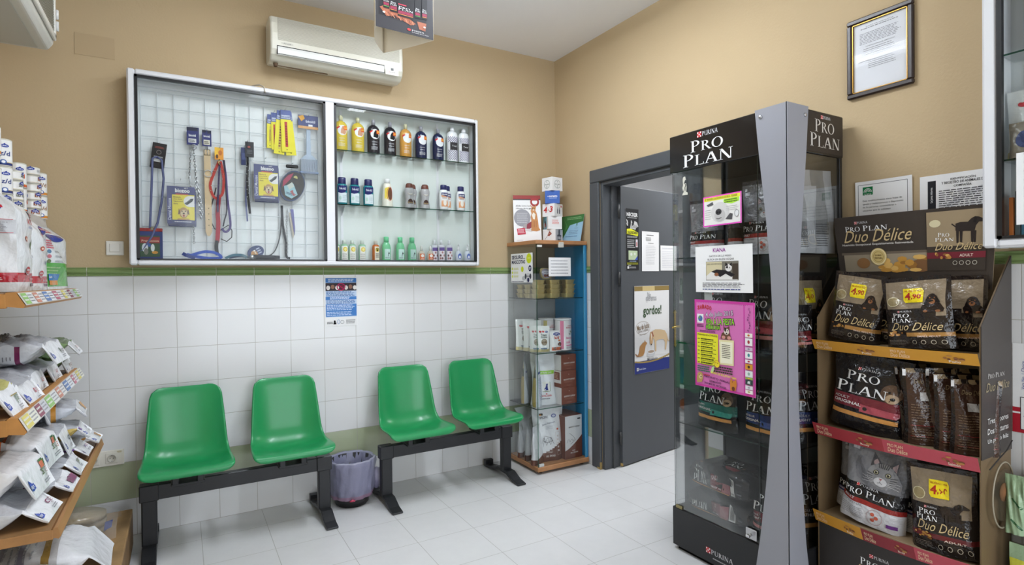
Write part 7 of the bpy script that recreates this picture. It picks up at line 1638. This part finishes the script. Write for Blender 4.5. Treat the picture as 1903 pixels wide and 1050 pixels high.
flatB = can('food_can', 'flat white can in the low stack between the two tall columns', .031, .040, (190, 170, 110), 'a/d', (120, 120, 110), (-3.15, -.662, 1.663), RW, 'flat cans of the left stack')
for k in range(1, 4): dup(flatB, (-3.151, -.662, 1.663+.0405*k), RW+.3*k)
tallC = can('food_can', 'tall white can with blue foot and large z at the top left of the cans', .033, .105, (36, 50, 110), 'z/d', (70, 80, 130), (-3.155, -.82, 1.663+.150), RW-.1, None)
dup(tallC, (-3.155, -.82, 1.663+.045), RW, 'tall white can below the blue footed z can'); can('food_can', 'flat can at the foot of the blue footed column', .033, .044, (190, 170, 110), 'z/d', (90, 90, 110), (-3.155, -.82, 1.663), RW, None)
can('food_can', 'tall white can with orange foot cut by the left edge of the photo', .033, .105, (206, 130, 50), 'i/d', (150, 90, 60), (-3.165, -.93, 1.663+.175), RW, None)
can('food_can', 'lower tall can with its label turned away at the left edge', .033, .13, (206, 200, 190), '', (90, 90, 90), (-3.165, -.93, 1.663), RW, None)

# ---- big bags standing on the second shelf, their front towards the room
def vital(w, h):
    RDD = (186, 32, 50)
    def cf(u, v): return RDD if .085 < v < (.165+.02*sin(2.2*u)) else (232, 234, 236)
    A = Art(); A.disc(w*.80, h*.80, w*.13, h*.06, (44, 62, 146), 2).rect(w*.66, h*.80, w*.96, h*.83, (190, 40, 56), 3).text('SCIENCE PLAN', w*.67, h*.805, w*.95, h*.825, WHITE, .01, 0, 4)
    A.text('VITAL', w*.42, h*.70, w*.8, h*.755, (206, 60, 66), .015).text('ESSENTIALS', w*.5, h*.66, w*.9, h*.68, (90, 110, 180), .01)
    A.disc(w*.48, h*.545, w*.09, h*.03, (200, 80, 50), 2).disc(w*.48, h*.545, w*.05, h*.015, (236, 206, 190), 3).disc(w*.62, h*.36, w*.07, h*.028, (70, 90, 170), 2).disc(w*.62, h*.36, w*.035, h*.014, (200, 210, 236), 3)
    A.poly([(w*.78, h*.5), (w*.84, h*.56), (w*.9, h*.5), (w*.86, h*.48), (w*.9, h*.44), (w*.82, h*.46)], (60, 110, 60), 2)
    A.disc(w*.42, h*.21, w*.13, h*.045, (206, 206, 210), 2).disc(w*.42, h*.215, w*.115, h*.04, (186, 40, 56), 3).text('100%', w*.34, h*.21, w*.5, h*.232, WHITE, .02, 0, 4).lines(w*.6, h*.115, w*.95, h*.14, 2, (236, 206, 210), 3, .4).rect(w*.72, h*.05, w*.94, h*.085, (110, 80, 100), 3)
    return cf, A
def standbag(lab, loc, rz, w, h, d, kind, seed):
    """a box shaped sack: front towards -y, gusset sides, folded top"""
    cf, A = kind; R = random.Random(seed); ph = [(R.uniform(3, 8), R.uniform(4, 10), R.uniform(0, 6)) for _ in range(4)]
    def P(s, v):     # s along the rectangular outline 0..4, v up
        q = int(s) % 4; f = s-int(s); k = min(1, max(0, (v-.80)/.2)); dd = d*(1-k**1.1)*(1-.06*v); ww = w*(1-.05*sin(PI*v))
        c = [(-ww/2, -dd/2), (ww/2, -dd/2), (ww/2, dd/2), (-ww/2, dd/2)]
        a, b = c[q], c[(q+1) % 4]; x, y = a[0]+(b[0]-a[0])*f, a[1]+(b[1]-a[1])*f
        bulge = sin(PI*f)*sin(PI*min(1, v*1.1))*.014; r = .004*sum(sin(p*f+q_*v*2+t_) for p, q_, t_ in ph)*min(1, 4*f*(1-f))
        n = [(0, -1), (1, 0), (0, 1), (-1, 0)][q]; gus = -.03*sin(PI*f)*max(0, v-.55) if q % 2 else 0
        return Vector((x+n[0]*(bulge+r+gus), y+n[1]*(bulge+r+gus), h*v))
    mb = MB()
    def c2(u, v):
        q = int(u*4) % 4; f = u*4-q
        if q in (0, 2): return cf(f, v)
        return (186, 32, 50) if .085 < v < .165 and seed != 93 else ((196, 198, 202) if .56 < v < .67 else (226, 228, 230))
    mb.grid(lambda u, v: P(u*4 if u < 1 else 0, v), 48, 22, c2, 'film')
    mb.art(A, lambda x, y, L: P(min(.999, max(0, x/w)), y/h)+Vector((0, -.0014-.00028*L, 0)), 'film', fine=.03)
    S_ = Art(); S_.lines(d*.06, h*.57, d*.9, h*.66, 7, (150, 150, 156), fill=.4).rect(d*.04, h*.555, d*.96, h*.56, (190, 60, 70), 2, 4).rect(d*.04, h*.68, d*.96, h*.685, (190, 60, 70), 2, 4).disc(d*.5, h*.8, d*.28, h*.05, (44, 62, 146), 2).rect(d*.26, h*.795, d*.8, h*.82, (190, 40, 56), 3).disc(d*.45, h*.21, d*.24, h*.045, (186, 40, 56), 3).text('100%', d*.3, h*.2, d*.6, h*.225, WHITE, .02, 0, 4).lines(d*.2, h*.11, d*.8, h*.14, 2, (236, 206, 210), 3)
    mb.art(S_, lambda x, y, L: P(3+min(.999, max(0, x/d)), y/h)+Vector((-.0014-.00028*L, 0, 0)), 'film', fine=.03)
    o = mb.build('dog_food_bag'); o.location = loc; o.rotation_euler = (0, 0, rz); return tag(o, lab, 'bag')
kv = vital(.28, .35)
standbag('large white sack with a red band standing nearest on the upper left shelf', (-3.145, -.985, 1.34), PI/2+.03, .27, .365, .17, kv, 91)
standbag('white sack with a red band half hidden behind the nearest one', (-3.14, -.70, 1.34), PI/2-.05, .23, .31, .15, vital(.23, .31), 92)
w, h = .33, .285
def csci(u, v): return (90, 176, 80) if .06 < v < .40 and u < .64 else ((110, 186, 96) if .06 < v < .40 else (228, 232, 234))
A = Art(); A.rect(w*.05, h*.88, w*.6, h*.95, (190, 40, 56), 3).text('SCIENCE PLAN', w*.08, h*.89, w*.56, h*.94, WHITE, .015, 0, 4).disc(w*.5, h*.85, w*.32, h*.11, (44, 62, 146), 2, 20, PI, 2*PI)
A.lines(w*.1, h*.62, w*.34, h*.76, 4, (206, 90, 110), 2, .6)
for k, c in enumerate(((90, 130, 160), (200, 120, 130), (110, 130, 90))): A.disc(w*.16, h*(.58-.075*k), w*.05, h*.03, c, 2).lines(w*.3, h*(.565-.075*k), w*.55, h*(.6-.075*k), 2, (120, 120, 126), 2, .4)
A.lines(w*.1, h*.22, w*.5, h*.36, 3, (170, 216, 150), 2, .4).rect(w*.18, h*.14, w*.58, h*.24, (50, 130, 200), 3).rect(w*.2, h*.07, w*.56, h*.14, (216, 140, 50), 3).text('Light', w*.2, h*.17, w*.32, h*.21, WHITE, .02, 0, 4)
standbag('white and green dog food sack standing at the far end of the upper left shelf', (-3.12, -.455, 1.34), PI/2-.12, w, h, .14, (csci, A), 93)

# ---- bags lying on their backs, top flaps hanging over the shelf front
def lying(lab, xf, y, z, w, d, L, col, flap, top=None, side=None, grp=None, seed=1, droop=.75, fl=.10, yaw_=0, roll_=0, name='pet_food_bag'):
    """xf: x of the shoulder where the flap begins; the sack extends towards -x"""
    R = random.Random(seed); ph = [(R.uniform(3, 9), R.uniform(4, 10), R.uniform(0, 6)) for _ in range(4)]
    def P(a, s, off=0):   # a: 0..1 around (0 = near bottom edge, up over the top, round underneath), s: 0 base .. 1 shoulder .. 1+ flap tip
        t = 2*PI*a; e = .42
        cy = math.copysign(abs(cos(t))**e, cos(t)); cz = math.copysign(abs(sin(t))**e, sin(t))
        if s <= 1:
            k = max(0, (s-.74)/.26); th_ = d/2*(1-k**1.5*.94); zc = d/2+k**1.7*d*.22; ww = w/2*(1-.10*k**2)
            r = .0045*sum(sin(p*a*6+q*s*3+f) for p, q, f in ph)*(1-.4*k)
            return Vector((-L*(1-s), -(ww-.01*sin(PI*s))*cy-(off if abs(cy) > .99 and abs(cz) < .5 else 0)*math.copysign(1, cy), zc+(th_+r+off)*cz))
        q = (s-1)/.25; droop_ = min(1.25, droop+.35); x = fl*.78*q*cos(droop_); zz = -fl*.78*q*sin(droop_); nn = Vector((sin(droop_), 0, cos(droop_)))
        rr = .004*sin(ph[0][0]*a*3+q*2)+.006*sin(PI*a*4+q)*q
        return Vector((x, -(w/2*(.90-.14*q))*cy, d/2+d*.22+zz))+nn*((.0022*cz if q < 1 else 0)+rr*.6+off*(1 if cz >= 0 else -1))
    mb = MB(); ss = [i/18 for i in range(19)]+[1+.25*i/6 for i in range(1, 7)]
    aa = [i/40 for i in range(41)]
    def cc(a, s):
        if s > 1.0: return (232, 233, 236)
        if .05 < a < .45: return top(a, s) if callable(top) else (top or col)
        return side(a, s) if callable(side) else (side or col)
    mb.grid(lambda u, v: P(u if u < 1 else 0, v), 1, 1, cc, 'film', us=aa, vs_=ss)
    mb.add([P(k/40, 0) for k in range(40)], [tuple(range(39, -1, -1))], col, 'film')
    # flap print: x across 0..1 (near to far), y 0 shoulder .. 1 tip
    if flap: mb.art(flap, lambda x, y, Lr: P(.5-.36*(1-x)-.07, 1+.25*min(.98, max(.02, y)), .0015+.0003*Lr) if False else P(.06+.38*x, 1+.25*min(.98, max(.02, y)), .0016+.0003*Lr), 'film', fine=.12)
    T_ = Art(); T_.lines(.1, .18, .9, .62, 9, tuple(int(k*.72) for k in (top if isinstance(top, tuple) else col)), 2, .3)
    mb.art(T_, lambda x, y, Lr: P(.08+.34*x, y, .0015+.0002*Lr), 'film')
    S_ = Art(); S_.lines(.03, .1, .2, .7, 16, (120, 120, 126), 2, .3)
    mb.art(S_, lambda x, y, Lr: P((1-x*.2) % 1, y, .0015), 'film')
    o = mb.build(name); o.location = (xf, y, z); o.rotation_euler = (roll_, 0, yaw_); return tag(o, lab, 'bag', grp)
def flapart(word='r/d', wc=(190, 60, 60), extra=None):
    A = Art(); A.disc(.28, .62, .13, .13, (52, 76, 170), 1, 16).rect(.16, .52, .40, .72, (52, 76, 170), 1).poly([(.2, .5), (.28, .36), (.36, .5)], (52, 76, 170), 1).text("Hill's", .19, .56, .37, .68, (226, 230, 240), .02, 0, 3)
    A.text(word, .52, .34, .7, .66, wc, .01, 0, 2, rot=0).lines(.52, .7, .86, .86, 2, (150, 150, 156)).lines(.74, .36, .88, .6, 3, (206, 140, 130), 2, .5)
    if extra:
        for (a, b, c, d_, k) in extra: A.rect(a, b, c, d_, k, 2)
    return A
SV = (170, 172, 178); PUR = (110, 34, 76)
def silver(a, s): return PUR if .76 < s < .80 or .50 < s < .52 else ((186, 188, 194) if s > .8 else SV)
def silver_side(a, s): return PUR if .74 < s < .78 or .42 < s < .45 else (200, 202, 206)
def gold(a, s): return (150, 136, 50) if s < .9 else (190, 186, 120)
def olive(a, s): return (120, 140, 100) if s > .7 else SV
def beige(a, s): return (206, 110, 60) if .62 < s < .65 or .30 < s < .33 else ((232, 232, 234) if s > .72 else (198, 196, 196))
def blue2(a, s): return (214, 150, 60) if .70 < s < .78 else ((60, 76, 150) if s < .25 else (196, 200, 208))
# second shelf, z .957
Z2 = .958
lying('silver bag in the lower row at the far end of the second lying shelf', -3.035, -.375, Z2, .20, .075, .27, SV, flapart('i/d', (150, 110, 80)), olive, (110, 130, 90), None, 101, .9, .08)
lying('silver bag in the lower row, second from the far end of the second lying shelf', -3.05, -.60, Z2, .22, .085, .26, SV, flapart('r/d'), silver, silver_side, None, 102, .95, .09)
lying('silver bag in the lower row, middle of the second lying shelf', -3.06, -.86, Z2, .24, .09, .26, SV, flapart('r/d', (206, 100, 80)), silver, (170, 90, 70), None, 103, .9, .10)
lying('silver bag in the lower row under the mustard one', -3.05, -1.10, Z2, .23, .085, .27, SV, flapart('r/d', (190, 60, 80)), silver, silver_side, None, 104, .7, .11, -.05)
lying('mustard coloured bag lying nearest on the second lying shelf', -3.06, -1.31, Z2+.01, .20, .095, .26, (160, 146, 60), flapart('Ideal', (90, 120, 80), [(.5, .3, .9, .34, (150, 130, 60))]), gold, (190, 120, 60), None, 105, .75, .12, -.05)
lying('large silver bag with maroon stripes on top of the lower row', -3.03, -.74, Z2+.095, .30, .10, .29, SV, flapart('j/d', (60, 90, 60)), silver, silver_side, None, 106, .75, .11, -.04)
lying('small green edged bag on top of the lower row at the far end', -3.01, -.43, Z2+.085, .20, .075, .25, SV, flapart('i/d', (120, 110, 80)), olive, (120, 146, 96), None, 107, .6, .085, .05)
# third shelf, z .60
Z3 = .602
FO = [(.55, .10, .68, .34, (206, 110, 80)), (.68, .10, .80, .34, (70, 110, 60)), (.55, .04, .68, .12, (70, 110, 60))]
lying('silver bag with a maroon flap, lowest and nearest on the third lying shelf', -3.000, -1.28, Z3, .24, .075, .29, SV, flapart('c/d', (130, 50, 90)), silver, silver_side, None, 111, .35, .10, -.05)
lying('silver bag with a maroon corner in the lowest row of the third lying shelf', -2.965, -1.04, Z3, .22, .075, .30, SV, flapart('u/d', (120, 40, 90), [(.5, .4, .9, .8, (120, 40, 90))]), silver, silver_side, None, 112, .3, .08)
lying('silver bag in the lowest row, middle of the third lying shelf', -2.970, -.80, Z3, .22, .08, .30, SV, flapart('Ideal', (110, 120, 90)), silver, silver_side, None, 113, .45, .09)
lying('purple edged silver bag in the lowest row of the third lying shelf', -2.970, -.57, Z3, .20, .08, .30, SV, flapart('w/d', (110, 60, 150), [(.0, .5, .3, .9, (110, 60, 150))]), silver, (120, 70, 150), None, 114, .4, .08)
lying('orange edged bag in the lowest row at the far end of the third lying shelf', -2.955, -.375, Z3, .19, .08, .30, SV, flapart('l/d', (200, 140, 60), [(.6, .3, .9, .9, (214, 150, 60))]), blue2, (206, 150, 80), None, 115, .3, .075)
lying('near white bag with an orange and green flap on the third lying shelf', -3.010, -1.24, Z3+.085, .26, .115, .29, (206, 206, 210), flapart('z/d', (110, 120, 90), FO), beige, beige, None, 116, .85, .13, -.08)
lying('second white bag with an orange and green flap, behind the near one', -3.015, -.97, Z3+.10, .27, .12, .28, (206, 206, 210), flapart('z/d', (110, 120, 90), FO), beige, beige, None, 117, .9, .125, -.06)
lying('silver bag with a plain white flap between the orange flaps and the wall', -3.000, -.73, Z3+.10, .22, .085, .29, SV, flapart('d/d', (90, 110, 120)), silver, silver_side, None, 118, .95, .125, .04)
lying('silver bag with a purple square beside the far flat bag', -2.970, -.53, Z3+.085, .2, .07, .29, SV, flapart('w/d', (110, 60, 150), [(.1, .0, .4, .3, (120, 60, 160))]), silver, (196, 170, 90), None, 119, .5, .08, .06)
lying('long flat bag with orange stripe and blue square on top at the far end', -2.985, -.47, Z3+.165, .27, .075, .31, (196, 200, 208), flapart('c/d', (200, 140, 60), [(.6, .2, .9, .9, (206, 150, 70))]), blue2, blue2, None, 120, .55, .075, .12)
lying('crumpled silver bag at the back of the third lying shelf', -3.080, -.64, Z3+.185, .2, .06, .22, (170, 172, 176), None, SV, SV, None, 121, 1.2, .06, .3)
# base shelf, z .2
Z4 = .202
def bigb(a, s): return (150, 120, 60) if min(abs(s-q) for q in (.15, .33, .51, .69)) < .008 else ((130, 126, 136) if min(abs(s-q-.03) for q in (.15, .33, .51, .69)) < .02 else ((232, 233, 236) if s > .8 else (190, 188, 186)))
lying('large white dog food sack with thin gold stripes lying on the base shelf', -2.90, -.80, Z4, .36, .15, .43, (206, 206, 206), Art(), bigb, bigb, None, 131, .55, .14, .05)
lying('white sack with gold stripes lying nearest on the base shelf', -2.95, -1.16, Z4, .32, .15, .38, (206, 206, 206), Art(), bigb, bigb, None, 132, .6, .12, -.05)
t = thing('tray_pack', 'clear wrapped pack of beige food trays at the far end of the base shelf', 'pack', (-3.05, -.42, Z4))
for i in range(3):
    T = Matrix.Translation((.0, .02-.012*i, .028+.034*i)) @ Matrix.Rotation(.08, 4, 'Y')
    MB().prism([(x*.165, y*.10) for x, y in [(cos(a), sin(a)) for a in [2*PI*k/28 for k in range(28)]]], 'z', -.014, .014, (150, 136, 110), 'film', True, T=T).build('food_tray', t)
MB().grid(lambda u, v: Vector((-.19+.4*u, -.13+.27*v, .118*(max(0, sin(PI*min(1, max(0, v)))))**.35*(1-max(0, u-.8)*2.2)+.004*sin(u*20+v*13)+.004)), 14, 10, (220, 222, 222), 'clearplastic').build('plastic_wrap', t)
MB().prism([(.0, .0), (.03, .012), (.035, .045), (.006, .04)], 'y', -.10, -.098, (60, 70, 130), 'card', T=Matrix.Translation((.16, .02, .03))).build('price_tag', t)
